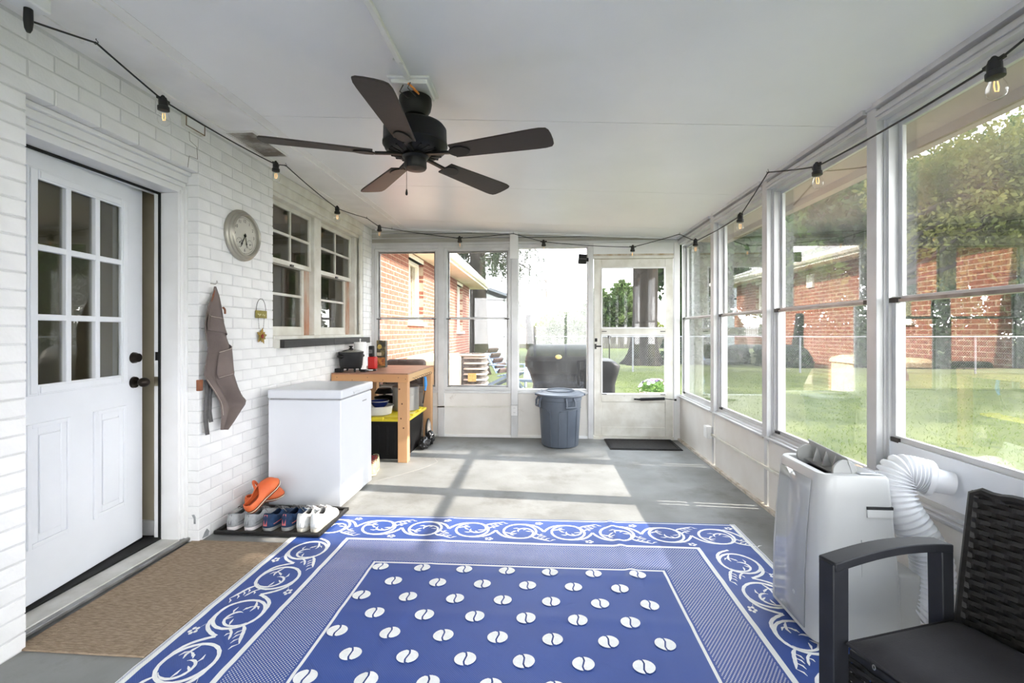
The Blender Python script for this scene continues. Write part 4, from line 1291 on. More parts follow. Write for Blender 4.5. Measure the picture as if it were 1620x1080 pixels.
DKL = M('dark_lining', rgb(62, 60, 60), .9, col2=rgb(50, 48, 48), vscale=30)
GRL = M('grey_lace', rgb(122, 120, 120), .8, col2=rgb(108, 106, 106), vscale=40)
for x, rz, w_ in ((-1.918, R(-3), 'closest to the brick wall'), (-1.808, R(-5), 'under the tipped orange clog')):
    shoe('running_shoe', 'light grey knit running shoe %s in the boot tray' % w_, (x, 2.70, SZ), rz, GREYK, PALE, DKL, lace=GRL, accent=M('grey_trim', rgb(120, 122, 124), .7, col2=rgb(108, 110, 112), vscale=30), group='grey running shoes in the boot tray', HC=.10, W=.092)
NAVY = M('navy_mesh', rgb(22, 54, 92), .8, col2=rgb(16, 38, 66), vscale=30, bump=.4, bscale=150)
GSOLE = M('grey_rubber_sole', rgb(146, 146, 146), .7, col2=rgb(128, 128, 126), vscale=16)
PINKT = M('pink_red_trim', rgb(206, 120, 118), .6, col2=rgb(170, 64, 70), vscale=40)
for x, rz, yy, w_ in ((-1.69, R(-9), 2.70, 'beside the grey running shoes'), (-1.58, R(-7), 2.715, 'beside the white sneakers')):
    shoe('hiking_shoe', 'navy blue hiking shoe %s in the boot tray' % w_, (x, yy, SZ), rz, NAVY, GSOLE, DKL, lace=GRL, accent=PINKT, group='navy hiking shoes in the boot tray', HC=.105, W=.092)
WHT = M('white_sneaker_mesh', rgb(208, 208, 206), .7, col2=rgb(192, 193, 192), vscale=30, bump=.4, bscale=140)
WSOLE = M('dirty_white_sole', rgb(200, 197, 188), .6, col2=rgb(164, 158, 144), vscale=14)
PURP = M('purple_lining', rgb(122, 92, 140), .85, col2=rgb(96, 74, 112), vscale=30)
for x, rz, L_, w_ in ((-1.475, R(-4), .26, 'beside the navy hiking shoes'), (-1.388, R(-1), .29, 'at the rug end of the tray')):
    shoe('sneaker', 'white mesh sneaker with purple lining %s' % w_, (x, 2.705, SZ), rz, WHT, WSOLE, PURP, lace=TRIM, accent=M('silver_trim', rgb(196, 200, 204), .4, .3, col2=rgb(180, 184, 188), vscale=20), group='white sneakers in the boot tray', HC=.11, L=L_, W=.086, tongue=GRL)
ORG = M('orange_foam', rgb(206, 92, 46), .6, col2=rgb(220, 110, 60), vscale=9)
CREAM = M('cream_foam_stripe', rgb(232, 220, 196), .6, col2=rgb(220, 206, 180), vscale=12)
ORGD = M('shaded_orange_footbed', rgb(150, 62, 28), .8, col2=rgb(128, 50, 22), vscale=14)  # darker orange puts the shadow inside the clog into the colour
BRN = M('brown_rubber', rgb(116, 62, 40), .7, col2=rgb(98, 50, 32), vscale=10)
shoe('foam_clog', 'orange foam clog with its heel strap raised, resting by the brick wall', (-1.985, 2.955, .075), R(-68), ORG, BRN, ORGD, clog=True, L=.24, W=.10, sole2=CREAM, strap=(.03, .09), tilt=Matrix.Rotation(R(8), 4, 'X'))
shoe('foam_clog', 'orange foam clog tipped up on top of the grey running shoes', (-1.815, 2.745, .105), R(-22), ORG, BRN, ORGD, clog=True, L=.25, W=.115, sole2=CREAM, tilt=Matrix.Rotation(R(36), 4, 'X') @ Matrix.Rotation(R(-8), 4, 'Y'))
OLV = M('olive_canvas', rgb(150, 148, 120), .8, col2=rgb(128, 126, 100), vscale=24, bump=.4, bscale=120)
REDL = M('red_lace', rgb(150, 40, 46), .8, col2=rgb(120, 26, 34), vscale=30)
for x, yy, w_ in ((-1.615, 4.03, 'half hidden behind the freezer'), (-1.495, 4.07, 'standing clear of the freezer')):
    shoe('canvas_boot', 'olive canvas shoe with red laces %s' % w_, (x, yy, 0.0), R(-172), OLV, M('tan_sole', rgb(206, 190, 156), .7, col2=rgb(190, 172, 136), vscale=14), DKL, lace=REDL, HC=.135, L=.26, W=.088, group='olive canvas shoes behind the freezer')

# ================================================================== TRASH CAN
CAN = M('blue_grey_plastic', rgb(86, 94, 106), .42, col2=rgb(78, 86, 98), vscale=5, col3=rgb(104, 110, 118), c3scale=14, c3lo=.62, c3hi=.8)
cn = thing('trash_can', 'round blue grey plastic trash can with a domed lid by the storm door', 'trash can', (.215, 5.055, 0))
T = Matrix.Translation((.215, 5.055, 0))
MB().lathe([(0, 0), (.185, 0), (.20, .01), (.203, .03), (.232, .50), (.238, .505), (.24, .555), (.232, .56), (.22, .52), (.195, .03), (0, .02)], 48, T).build('barrel', CAN, cn, smooth=True)
ld = MB().lathe([(.236, .548), (.262, .548), (.266, .556), (.262, .572), (.245, .580), (.205, .584), (.195, .578), (.185, .585), (.16, .596), (.0, .602)], 48, T).build('lid', CAN, cn, smooth=True)
MB().lathe([(.15, .597), (.158, .603), (.15, .607), (.142, .603)], 40, T).build('lid_ring', CAN, ld, smooth=True)
for a in (-172, -8, 90):
    cx_, cy_ = .215 + .262 * math.cos(R(a)), 5.055 + .262 * math.sin(R(a))
    if cy_ > 5.34: continue
    mt = Matrix.Translation((cx_, cy_, .562)) @ Matrix.Rotation(R(a), 4, 'Z')
    MB().obox(mt, .035, .05, .02).build('lid_tab', CAN, ld, bevel=.005)
def rcan(z): return interp([(0, .2), (.03, .203), (.5, .232), (.56, .24)], z)
for a in (-66, -180 + 20):                                   # moulded handles
    m = MB()
    for da in (-11, 11):
        p = [(.215 + (rcan(z) + e) * math.cos(R(a + da)), 5.055 + (rcan(z) + e) * math.sin(R(a + da)), z) for z, e in ((.54, .0), (.50, .03), (.45, .034))]
        m.tube(p, .012, 8)
    p = [(.215 + (rcan(.45) + .034) * math.cos(R(a + da)), 5.055 + (rcan(.45) + .034) * math.sin(R(a + da)), .445) for da in range(-13, 14, 2)]
    m.tube(p, .014, 8)
    m.build('handle', CAN, cn, smooth=True)
for a0 in (-120, -70, -40):                                  # raised ribs framing the side panels
    m = MB()
    m.tube([(.215 + (rcan(z) + .002) * math.cos(R(a0)), 5.055 + (rcan(z) + .002) * math.sin(R(a0)), z) for z in (.02, .1, .2, .3, .38, .41)] , .0045, 6)
    m.build('rib', CAN, cn, smooth=True)
m = MB()
m.tube([(.215 + (rcan(z) + .002) * math.cos(R(a)), 5.055 + (rcan(z) + .002) * math.sin(R(a)), z) for a, z in ((-172, .43), (-150, .42), (-132, .405), (-124, .395), (-120, .37))], .0045, 6)
m.tube([(.215 + (rcan(z) + .002) * math.cos(R(a)), 5.055 + (rcan(z) + .002) * math.sin(R(a)), z) for a, z in ((-95, .38), (-93, .395), (-80, .40), (-60, .405), (-40, .41), (-10, .42))], .0045, 6)
m.tube([(.215 + (rcan(z) + .002) * math.cos(R(-95)), 5.055 + (rcan(z) + .002) * math.sin(R(-95)), z) for z in (.02, .1, .2, .3, .38)], .0045, 6)
m.build('rib', CAN, cn, smooth=True)

# ================================================================== CEILING FAN
FX, FY = -.61, 2.19
BLK = M('matte_black_metal', rgb(9, 9, 9), .45, metal=.0, col2=rgb(13, 12, 12), vscale=7, spec=.3)
BLADE = M('dark_walnut_blade', rgb(42, 30, 24), .5, col2=rgb(29, 21, 18), vscale=4, stretch=(.3, 1, 1), bump=.1, bscale=50)
fn = thing('ceiling_fan', 'black five bladed ceiling fan with dark wooden blades', 'ceiling fan', (FX, FY, ceil_z(FX)))
zc_ = ceil_z(FX)
T = Matrix.Translation((FX, FY, 0))
bx_ = MB()
for dx0, dx1, zz in ((-.10, .10, .012), (-.085, .085, .03)):
    bx_.add([(FX + a * .1 * (dx1 / .1), FY - .03 + b * .1 * (dx1 / .1), ceil_z(FX + a * .1) - e) for e in (0, zz) for a, b in ((-1, -1), (1, -1), (1, 1), (-1, 1))],
            [(0, 3, 2, 1), (4, 5, 6, 7), (0, 1, 5, 4), (1, 2, 6, 5), (2, 3, 7, 6), (3, 0, 4, 7)])
bx_.build('mounting_box', TRIM, fn, bevel=.004)
m = MB(); m.tube([(FX - .03, FY - .10, zc_ - .03), (FX - .04, FY - .12, zc_ - .07), (FX - .01, FY - .10, zc_ - .09), (FX + .0, FY - .07, zc_ - .08)], .0025, 6)
m.tube([(FX + .01, FY - .12, zc_ - .03), (FX + .0, FY - .13, zc_ - .06), (FX + .03, FY - .10, zc_ - .085)], .0025, 6)
m.build('wire', DARK_CLIP, fn, smooth=True)
m = MB(); m.cyl((FX + .0, FY - .12, zc_ - .035), (FX + .03, FY - .115, zc_ - .06), .006, .004, 10); m.cyl((FX + .02, FY - .10, zc_ - .05), (FX + .045, FY - .10, zc_ - .075), .006, .004, 10)
m.build('wire_nut', M('orange_wire_nut', rgb(226, 142, 50), .5, col2=rgb(210, 124, 40), vscale=9), fn, smooth=True)
MB().lathe([(.045, zc_ - .03), (.078, zc_ - .045), (.08, zc_ - .07), (.074, zc_ - .10), (.055, zc_ - .13), (.03, zc_ - .14), (.014, zc_ - .145)], 32, T).build('canopy', BLK, fn, smooth=True)
MB().cyl((FX, FY, zc_ - .05), (FX, FY, 2.27), .013, .013, 14).build('downrod', BLK, fn, smooth=True)
MB().lathe([(.0, 2.275), (.02, 2.278), (.05, 2.272), (.11, 2.262), (.14, 2.25), (.151, 2.235), (.153, 2.17), (.156, 2.165), (.156, 2.155), (.15, 2.148), (.145, 2.135), (.12, 2.118), (.06, 2.112), (0, 2.112)], 48, T).build('motor_housing', BLK, fn, smooth=True)
m = MB()
for i in range(20):                                          # vent spokes round the underside
    a = i * 18
    m.beam((FX + .075 * math.cos(R(a)), FY + .075 * math.sin(R(a)), 2.113), (FX + .128 * math.cos(R(a + 9)), FY + .128 * math.sin(R(a + 9)), 2.121), .008, .008)
m.build('vent_fins', BLK, fn)
MB().lathe([(.05, 2.115), (.062, 2.112), (.064, 2.10), (.056, 2.094), (.053, 2.09), (.055, 2.05), (.05, 2.042), (.02, 2.038), (0, 2.036)], 32, T).build('switch_housing', BLK, fn, smooth=True)
def blade_outline():
    P = []
    for t in np.linspace(0, 1, 14):
        P.append((.20 + .48 * t, (.050 + .022 * min(1, t * 1.2))))
    tip = [(.68 + .012 * math.sin(R(a)) , .072 * math.cos(R(a))) for a in range(8, 180, 12)]
    P2 = [(x, w) for x, w in P if x < .66]
    top = [(x, w) for x, w in P2] + [(.672, .066), (.682, .05), (.686, .02)]
    return top + [(x, -w) for x, w in reversed(top)]
ol = blade_outline()
for k in range(5):
    ang = R(-15.5 + 72 * k)
    mt = Matrix.Translation((FX, FY, 2.105)) @ Matrix.Rotation(ang, 4, 'Z') @ Matrix.Rotation(R(-11), 4, 'X')
    bl = MB().prism(ol, lambda a, b: mt @ Vector((a, b, -.004)), lambda a, b: mt @ Vector((a, b, .004))).build('blade', BLADE, fn, bevel=.002)
    m = MB()
    ma = Matrix.Translation((FX, FY, 2.10)) @ Matrix.Rotation(ang, 4, 'Z')
    m.beam(ma @ Vector((.06, 0, .012)), ma @ Vector((.19, 0, .0)), .02, .012)
    po = [(.185, .012), (.20, .03), (.23, .04), (.26, .036), (.285, .018), (.292, 0), (.285, -.018), (.26, -.036), (.23, -.04), (.20, -.03), (.185, -.012)]
    pi_ = [(x if x > .2 else .205, w * .6) for x, w in po]
    m.prism(po, lambda a, b: mt @ Vector((a, b, -.010)), lambda a, b: mt @ Vector((a, b, -.004)))
    m.build('blade_iron', BLK, bl, bevel=.002)
m = MB(); m.cyl((FX - .03, FY - .045, 2.06), (FX - .03, FY - .045, 1.93), .0013, .0013, 6); m.build('pull_chain', DARK_CLIP, fn)
MB().lathe([(0, 0), (.005, .004), (.006, .012), (.003, .03), (0, .032)], 10, Matrix.Translation((FX - .03, FY - .045, 1.90))).build('chain_pull', BLACK, fn, smooth=True)

# conduit to the fan box, vent, junction box, outlet boxes
cdt = thing('ceiling_conduit', 'white raceway running along the ceiling to the fan', 'conduit', (FX, 1.0, ceil_z(FX)))
MB().box(FX - .012, FX + .012, -1.5, FY - .125, ceil_z(FX) - .022, ceil_z(FX) - .0005).build('raceway', SOFFIT, cdt, bevel=.003)
MB().cyl((FX - .025, 1.93, ceil_z(FX) - .004), (FX + .02, 1.93, ceil_z(FX) - .026), .005, .005, 8).build('clip', OLD_TRIM, cdt)
vt = thing('soffit_vent', 'dirty slatted soffit vent over the brick wall', 'vent', (-1.85, 2.88, 2.48))
VD = M('dusty_vent_screen', rgb(138, 128, 118), .9, col2=rgb(190, 184, 176), vscale=9, vlo=.42, vhi=.6, bump=.5, bscale=120)
MB().box(-1.945, -1.765, 2.69, 3.08, 2.4755, 2.4795).build('screen', VD, vt)
m = MB()
for i in range(22):
    yy = 2.70 + i * .0172
    m.box(-1.94, -1.77, yy, yy + .005, 2.4715, 2.4755)
m.build('slat', VD, vt)
m = MB(); m.box(-1.955, -1.755, 2.68, 2.692, 2.471, 2.4795); m.box(-1.955, -1.755, 3.078, 3.09, 2.471, 2.4795); m.box(-1.955, -1.943, 2.692, 3.078, 2.471, 2.4795); m.box(-1.767, -1.755, 2.692, 3.078, 2.471, 2.4795)
m.build('vent_frame', SOFFIT, vt)
jb = thing('junction_box', 'small white cover box high on the brick wall under the soffit', 'junction box', (XL, 2.515, 2.44))
MB().box(XL, XL + .028, 2.44, 2.59, 2.408, 2.472).build('box', OLD_TRIM, jb, bevel=.003)
MB().frame('x', XL + .028, XL + .030, 2.442, 2.588, 2.41, 2.47, .004).build('rust_edge', M('rusty_edge', rgb(120, 84, 60), .9, col2=rgb(88, 62, 48), vscale=40), jb)
MB().box(XL + .028, XL + .031, 2.452, 2.578, 2.418, 2.462).build('cover_plate', TRIM, jb)
ob = thing('outlet_box', 'white surface outlet box up on the soffit, holding the string light plug', 'outlet', (-1.86, 1.52, 2.48))
MB().box(-1.90, -1.815, 1.44, 1.585, 2.425, 2.4795).build('box', TRIM, ob, bevel=.006)
for (nm, lab, loc, size, faceax) in (('wall_outlet', 'white double outlet on the back wall post under the window rail', (-.305, YB - .022, .325), (.075, .012, .12), 'y'),):
    w = thing(nm, lab, 'outlet', (loc[0], loc[1], loc[2]))
    MB().box(loc[0] - .038, loc[0] + .038, YB - .034, YB - .0155, loc[2] - .062, loc[2] + .062).build('plate', TRIM, w, bevel=.004)
    for dz in (-.026, .026):
        r_ = MB().lathe([(0, 0), (.016, 0), (.017, .003), (.0, .0035)], 16, Matrix.Translation((loc[0], YB - .034, loc[2] + dz)) @ Matrix.Rotation(R(90), 4, 'X')).build('receptacle', TRIM, w, smooth=True)
        for dx in (-.006, .006):
            MB().box(loc[0] + dx - .0012, loc[0] + dx + .0012, YB - .0385, YB - .037, loc[2] + dz - .002, loc[2] + dz + .007).build('slot', BLACK, r_)
bc = thing('wall_conduit', 'thin painted raceway along the back wall panels to the outlet', 'conduit', (-.8, YB, .36))
MB().box(-1.95, -1.22, YB - .006, YB + .008, .352, .368).build('raceway', OLD_TRIM, bc)
MB().box(-1.22, -.345, YB - .028, YB - .0155, .352, .368).build('raceway', OLD_TRIM, bc)
MB().box(-1.225, -1.135, YB - .028, YB - .0155, .35, .37).build('clip', OLD_TRIM, bc)
rb = thing('wall_outlet', 'white surface outlet box low on the right knee wall', 'outlet', (1.58, 4.36, .31))
MB().box(1.545, 1.591, 4.335, 4.425, .255, .365).build('box', TRIM, rb, bevel=.004)
MB().box(1.541, 1.545, 4.345, 4.415, .265, .355).build('plate', TRIM, rb, bevel=.002)
rc = thing('wall_conduit', 'thin painted raceway along the right knee wall from the outlet box', 'conduit', (1.59, 3.3, .29))
MB().box(1.578, 1.591, 2.3, 4.335, .282, .302).build('raceway', OLD_TRIM, rc, bevel=.002)
blb = thing('security_light', 'small black box lamp fixed to the window post by the storm door', 'lamp', (.50, YB - .02, 2.09))
mt = Matrix.Translation((.485, YB - .045, 2.085)) @ Matrix.Rotation(R(4), 4, 'Y')
MB().obox(mt, .095, .05, .11).build('case', BLACK, blb, bevel=.006)
MB().obox(mt @ Matrix.Translation((0, -.026, 0)), .088, .003, .012).build('band', M('dull_grey', rgb(70, 66, 62), .6, col2=rgb(58, 55, 52), vscale=9), blb)
MB().box(.53, .556, YB - .04, YB - .012, 2.06, 2.10).build('bracket', BLACK, blb)

# ================================================================== STRING LIGHTS
st_ = thing('string_lights', 'black cord of clear bulb string lights hung round the porch ceiling', 'string lights', (-1.87, 1.62, 2.42))
GOLD = M('glowing_filament', rgb(255, 190, 110), .4, col2=rgb(255, 170, 90), vscale=9)
p_ = GOLD.node_tree.nodes['Principled BSDF']
p_.inputs['Emission Color'].default_value = (1, .62, .25, 1); p_.inputs['Emission Strength'].default_value = 0.12
BULB = glass_mat('bulb_glass', .06)
CORD = M('black_cord', rgb(20, 20, 21), .5, col2=rgb(28, 28, 29), vscale=20)
hooks = [(-1.864, 1.80, 2.462), (-1.858, 3.216, 2.462), (-1.855, 4.76, 2.462), (-1.74, 5.24, 2.452), (-.315, 5.275, 2.385), (1.50, 5.02, 2.30), (1.50, 3.105, 2.30), (1.50, .95, 2.30), (1.50, -1.0, 2.30)]
bulbs = [(-1.885, 2.165, 2.405), (-1.875, 3.12, 2.434), (-1.885, 4.12, 2.392), (-1.80, 5.0, 2.42), (-.94, 5.25, 2.335), (.036, 5.25, 2.28), (1.047, 5.25, 2.208), (1.515, 4.56, 2.135), (1.515, 3.56, 2.128), (1.515, 2.60, 2.155), (1.515, 1.62, 2.145), (1.51, .25, 2.19)]
order = [(-1.862, 1.548, 2.384), hooks[0], bulbs[0], bulbs[1], hooks[1], bulbs[2], hooks[2], bulbs[3], hooks[3], bulbs[4], hooks[4], bulbs[5], bulbs[6], hooks[5], bulbs[7], bulbs[8], hooks[6], bulbs[9], bulbs[10], hooks[7], bulbs[11], hooks[8]]
full = []
for a, b in zip(order, order[1:]):
    a_, b_ = Vector(a), Vector(b)
    n_ = 10
    sag = .012 * (b_ - a_).length ** 2
    for i in range(n_):
        t = i / n_
        p = a_.lerp(b_, t)
        p.z -= sag * 4 * t * (1 - t)
        full.append(p)
full.append(Vector(order[-1]))
MB().tube(full, .0042, 6).build('cord', CORD, st_, smooth=True, ang=80)
pm_ = MB(); pm_.lathe([(0, -.04), (.006, -.04), (.011, -.028), (.014, .0), (.013, .045), (0, .047)], 14, Matrix.Translation((-1.862, 1.545, 2.425 - .046)) @ Matrix.Rotation(R(0), 4, 'X'))
pm_.build('plug', CORD, st_, smooth=True)
sock = MB(); sock.lathe([(0, .012), (.012, .012), (.014, .006), (.0165, .0), (.0165, -.022), (.021, -.025), (.021, -.040), (.016, -.042), (0, -.042)], 16)
sock.box(-.004, .004, -.03, .03, -.002, .008); sock.ell((0, 0, .014), .008, .008, .008, 8, 6)
sock.v = [tuple(1.22 * q for q in p) for p in sock.v]
sock_me = sock.mesh('socket', CORD, True)
bl_ = MB(); bl_.lathe([(.012, -.042), (.014, -.048), (.021, -.066), (.0225, -.078), (.019, -.090), (.010, -.098), (0, -.100)], 18)
bl_.v = [tuple(1.25 * q for q in p) for p in bl_.v]
bulb_me = bl_.mesh('bulb', BULB, True)
fi = MB(); fi.tube([(-.004, 0, -.05), (-.006, 0, -.065), (-.004, 0, -.078), (.004, 0, -.078), (.006, 0, -.065), (.004, 0, -.05)], .0016, 6)
fi.v = [tuple(1.25 * q for q in p) for p in fi.v]
fil_me = fi.mesh('filament', GOLD, True)
for b in bulbs:
    along = R(90) if (b[1] > 5.2) else 0
    tl_ = random.uniform(-.1, .1)
    s_ = link_mesh('socket', sock_me, st_, b, (tl_, 0, along))
    for nm, me in (('bulb', bulb_me), ('filament', fil_me)):
        o_ = bpy.data.objects.new(nm, me); COL.objects.link(o_); o_.parent = s_
hk = MB(); hk.tube([(0, 0, .018), (0, 0, .008), (.006, .003, .002), (.008, 0, -.006), (0, -.002, -.012), (-.008, 0, -.006), (-.006, .004, .004)], .0016, 6)
hk_me = hk.mesh('hook', DARK_CLIP, True)
for h_ in hooks:
    link_mesh('hook', hk_me, st_, (h_[0], h_[1], h_[2] + .004))

# ================================================================== ON THE LEFT WALL
# clock
ck_ = thing('wall_clock', 'round pewter rimmed wall clock on the white brick', 'clock', (XL, 2.955, 1.895))
CM = Matrix.Translation((XL, 2.955, 1.895)) @ Matrix.Rotation(R(90), 4, 'Z') @ Matrix.Rotation(R(90), 4, 'X')   # local x -> +Y, y -> up, z -> +X
PEW = M('pewter', rgb(176, 172, 162), .36, metal=.65, col2=rgb(160, 156, 146), vscale=5)
MB().lathe([(0, 0), (.168, 0), (.172, .006), (.170, .018), (.160, .024), (.158, .034), (.148, .040), (.145, .048), (.136, .052), (.130, .046), (.128, .026)], 64, CM).build('rim', PEW, ck_, smooth=True)
DIAL = M('clock_dial', rgb(206, 203, 192), .5, col2=rgb(198, 195, 184), vscale=4)
MB().lathe([(0, .026), (.130, .026), (.130, .024), (0, .024)], 48, CM).build('dial', DIAL, ck_)
INK = M('clock_ink', rgb(64, 62, 58), .6, col2=rgb(50, 48, 46), vscale=20)
for i in range(1, 13):
    if i in (4, 5, 7, 8): continue
    a = R(90 - 30 * i)
    me = text_mesh(str(i), .030, .0004); me.materials.clear(); me.materials.append(INK)
    o_ = bpy.data.objects.new('numeral', me); COL.objects.link(o_)
    me.transform(CM @ Matrix.Translation((.098 * math.cos(a), .098 * math.sin(a), .0268)))
    setparent(o_, ck_)
m = MB(); m.lathe([(.118, .0262), (.1195, .0268), (.1205, .0262)], 64, CM); m.build('minute_track', INK, ck_)
for sx_, sy_, aa in ((-.052, -.052, 40), (.055, -.052, 20)):
    sdl = MB().lathe([(.030, .0262), (.031, .0266), (.032, .0262)], 32, CM @ Matrix.Translation((sx_, sy_, 0))).build('subdial', INK, ck_)
    m = MB()
    for q in range(0, 360, 45):
        m.beam(CM @ Vector((sx_ + .023 * math.cos(R(q)), sy_ + .023 * math.sin(R(q)), .0266)), CM @ Vector((sx_ + .028 * math.cos(R(q)), sy_ + .028 * math.sin(R(q)), .0266)), .0015, .0008, (1, 0, 0))
    m.beam(CM @ Vector((sx_, sy_, .0275)), CM @ Vector((sx_ + .024 * math.cos(R(aa)), sy_ + .024 * math.sin(R(aa)), .0275)), .0025, .001, (1, 0, 0))
    m.lathe([(0, .028), (.005, .028), (.005, .0265)], 12, CM @ Matrix.Translation((sx_, sy_, 0)))
    m.build('subdial_marks', INK, sdl)
def hand(ang, L, w, zz, nm):
    a = R(90 - ang)
    q = Matrix.Rotation(a, 4, 'Z')
    poly = [(-.015, -w * .4), (L * .55, -w * .35), (L * .66, -w), (L * .78, -w * .3), (L, 0), (L * .78, w * .3), (L * .66, w), (L * .55, w * .35), (-.015, w * .4)]
    MB().prism(poly, lambda x, y_: CM @ q @ Vector((x, y_, zz)), lambda x, y_: CM @ q @ Vector((x, y_, zz + .001))).build(nm, BLACK, ck_)
hand(210, .10, .008, .030, 'minute_hand'); hand(168, .085, .008, .032, 'hour_hand')
MB().lathe([(0, .036), (.008, .035), (.009, .027)], 16, CM).build('hub', BLACK, ck_, smooth=True)
MB().lathe([(.128, .040), (.06, .0415), (0, .042)], 32, CM).build('crystal', CLEAR, ck_, smooth=True)

# apron
AP = M('taupe_canvas', rgb(112, 100, 95), .9, col2=rgb(100, 89, 85), vscale=7, bump=.4, bscale=130)
STC = M('pale_stitching', rgb(178, 166, 156), .9, col2=rgb(160, 148, 138), vscale=50)
LEA = M('brown_leather', rgb(140, 84, 52), .6, col2=rgb(112, 64, 38), vscale=16)
ap = thing('apron', 'taupe canvas apron with pockets hanging from a hook on the brick wall', 'apron', (-2.0, 2.70, .64))
# (z, left y, right y) of the hanging cloth, traced in metres on the wall
AR = [(1.525, 2.664, 2.678), (1.47, 2.648, 2.705), (1.40, 2.60, 2.728), (1.30, 2.565, 2.752), (1.25, 2.562, 2.765), (1.15, 2.578, 2.785), (1.05, 2.556, 2.805), (.99, 2.550, 2.82), (.93, 2.60, 2.845), (.88, 2.645, 2.868), (.82, 2.688, 2.905), (.79, 2.70, 2.945), (.76, 2.705, 2.93), (.72, 2.712, 2.862), (.68, 2.705, 2.80), (.64, 2.702, 2.722)]
ARs = list(reversed(AR))
def cloth(u, v, dx=0.0):
    zz = .64 + (1.525 - .64) * v
    ly = interp([(a, b) for a, b, c in ARs], zz); ry = interp([(a, c) for a, b, c in ARs], zz)
    yy = ly + (ry - ly) * u
    amp = min(1, (1.525 - zz) / .35)
    fold = .020 * math.sin(u * 9 + v * 3.5) + .012 * math.sin(u * 17 - v * 7)
    ridge = .055 * math.exp(-((u - .48 - .12 * (1 - v)) / .16) ** 2)
    return (XL + .030 + amp * (fold * .6 + ridge + .012) + dx, yy, zz)
MB().grid(lambda u, v: cloth(u, v), 36, 50).build('cloth', AP, ap, smooth=True, ang=180, solid=.004)
def patch(u0, u1, v0, v1, nm, mat, dx, slant=0.0):
    MB().grid(lambda u, v: cloth(u0 + (u1 - u0) * u, v0 + (v1 - v0) * v + slant * u, dx), 14, 10).build(nm, mat, ap, smooth=True, ang=180, solid=.004)
patch(.10, .80, .70, .80, 'chest_pocket', AP, .013, -.04)
patch(.36, .93, .36, .55, 'hip_pocket', AP, .015, .07)
m = MB()
for pts in ([cloth(.10 + .7 * q / 6, .80 - .04 * q / 6, .017) for q in range(7)], [cloth(.36 + .57 * q / 6, .545 + .07 * q / 6, .019) for q in range(7)], [cloth(.37 + .55 * q / 6, .368 + .07 * q / 6, .019) for q in range(7)], [cloth(.03, q / 30, .003) for q in range(3, 12)], [cloth(.97 - .0 * q, q / 30, .003) for q in range(2, 7)]):
    MB().tube(pts, .0018, 5).build('stitching', STC, ap)
m = MB(); m.tube(spline([(XL + .03, 2.664, 1.50), (XL + .033, 2.645, 1.455), (XL + .03, 2.635, 1.43)], 5), .005, 8); m.tube(spline([(XL + .05, 2.712, 1.40), (XL + .055, 2.722, 1.385), (XL + .052, 2.728, 1.36)], 5), .006, 8)
m.build('leather_tab', LEA, ap, smooth=True)
MB().box(XL + .006, XL + .03, 2.545, 2.572, .90, .965).build('leather_loop', LEA, ap, bevel=.003)
for yy, z0 in ((2.595, .63), (2.625, .70)):
    m = MB()
    ptsl = [(XL + .02 + .004 * math.sin(q), yy + .004 * math.sin(q * 1.7), .96 - (.96 - z0) * q / 8) for q in range(9)]
    m.grid(lambda u, v, P=ptsl: (P[int(round(v * 8))][0] + .012 * u * .3, P[int(round(v * 8))][1] + .028 * u, P[int(round(v * 8))][2]), 2, 8)
    m.build('tie_strap', M('grey_strap', rgb(92, 90, 90), .9, col2=rgb(80, 78, 78), vscale=30), ap, smooth=True, solid=.003)
MB().tube([(XL + .001, 2.672, 1.545), (XL + .03, 2.672, 1.54), (XL + .042, 2.672, 1.548), (XL + .04, 2.672, 1.56)], .004, 8).build('hook', STEEL, ap, smooth=True)

# little metal plaque with a flower
OLIV = M('olive_metal', rgb(140, 128, 46), .45, metal=.3, col2=rgb(120, 108, 38), vscale=18)
sg = thing('wall_plaque', 'small olive metal plaque with a flower dangling from chains on the brick', 'wall decoration', (XL, 3.165, 1.22))
yc = 3.165
MB().box(XL + .006, XL + .012, yc - .065, yc + .065, 1.345, 1.40).build('plate', OLIV, sg, bevel=.002)
m = MB()
scr = [(-.045 + .09 * q / 40, .006 * math.sin(q * 1.15) * (1 if q % 9 else 1.8) + .003 * math.sin(q * .5)) for q in range(41)]
m.tube([(XL + .0125, yc + a, 1.370 + b) for a, b in scr[:18]], .0011, 5)
m.tube([(XL + .0125, yc + a, 1.368 + b) for a, b in scr[22:]], .0011, 5)
m.build('script', M('pale_script', rgb(214, 206, 160), .5, col2=rgb(200, 190, 140), vscale=30), sg)
MB().tube([(XL + .008, yc + .055 * math.cos(R(a)), 1.40 + .085 * math.sin(R(a))) for a in range(0, 181, 15)], .0018, 6).build('hanger_wire', DARK_CLIP, sg)
MB().cyl((XL, yc, 1.484), (XL + .02, yc, 1.484), .003, .003, 8).build('nail', STEEL, sg)
for q in (-1, 1):
    m = MB()
    for i in range(9):
        zz = 1.342 - i * .0085
        m.lathe([(.0022, -.001), (.0036, 0), (.0022, .001)], 8, Matrix.Translation((XL + .009, yc + q * (.034 - .001 * i), zz)) @ Matrix.Rotation(R(90 * (i % 2)), 4, 'Z') @ Matrix.Rotation(R(90), 4, 'X'))
    m.build('chain', DARK_CLIP, sg)
PETAL = M('amber_petal', rgb(162, 128, 42), .4, metal=.25, col2=rgb(122, 104, 36), vscale=22)
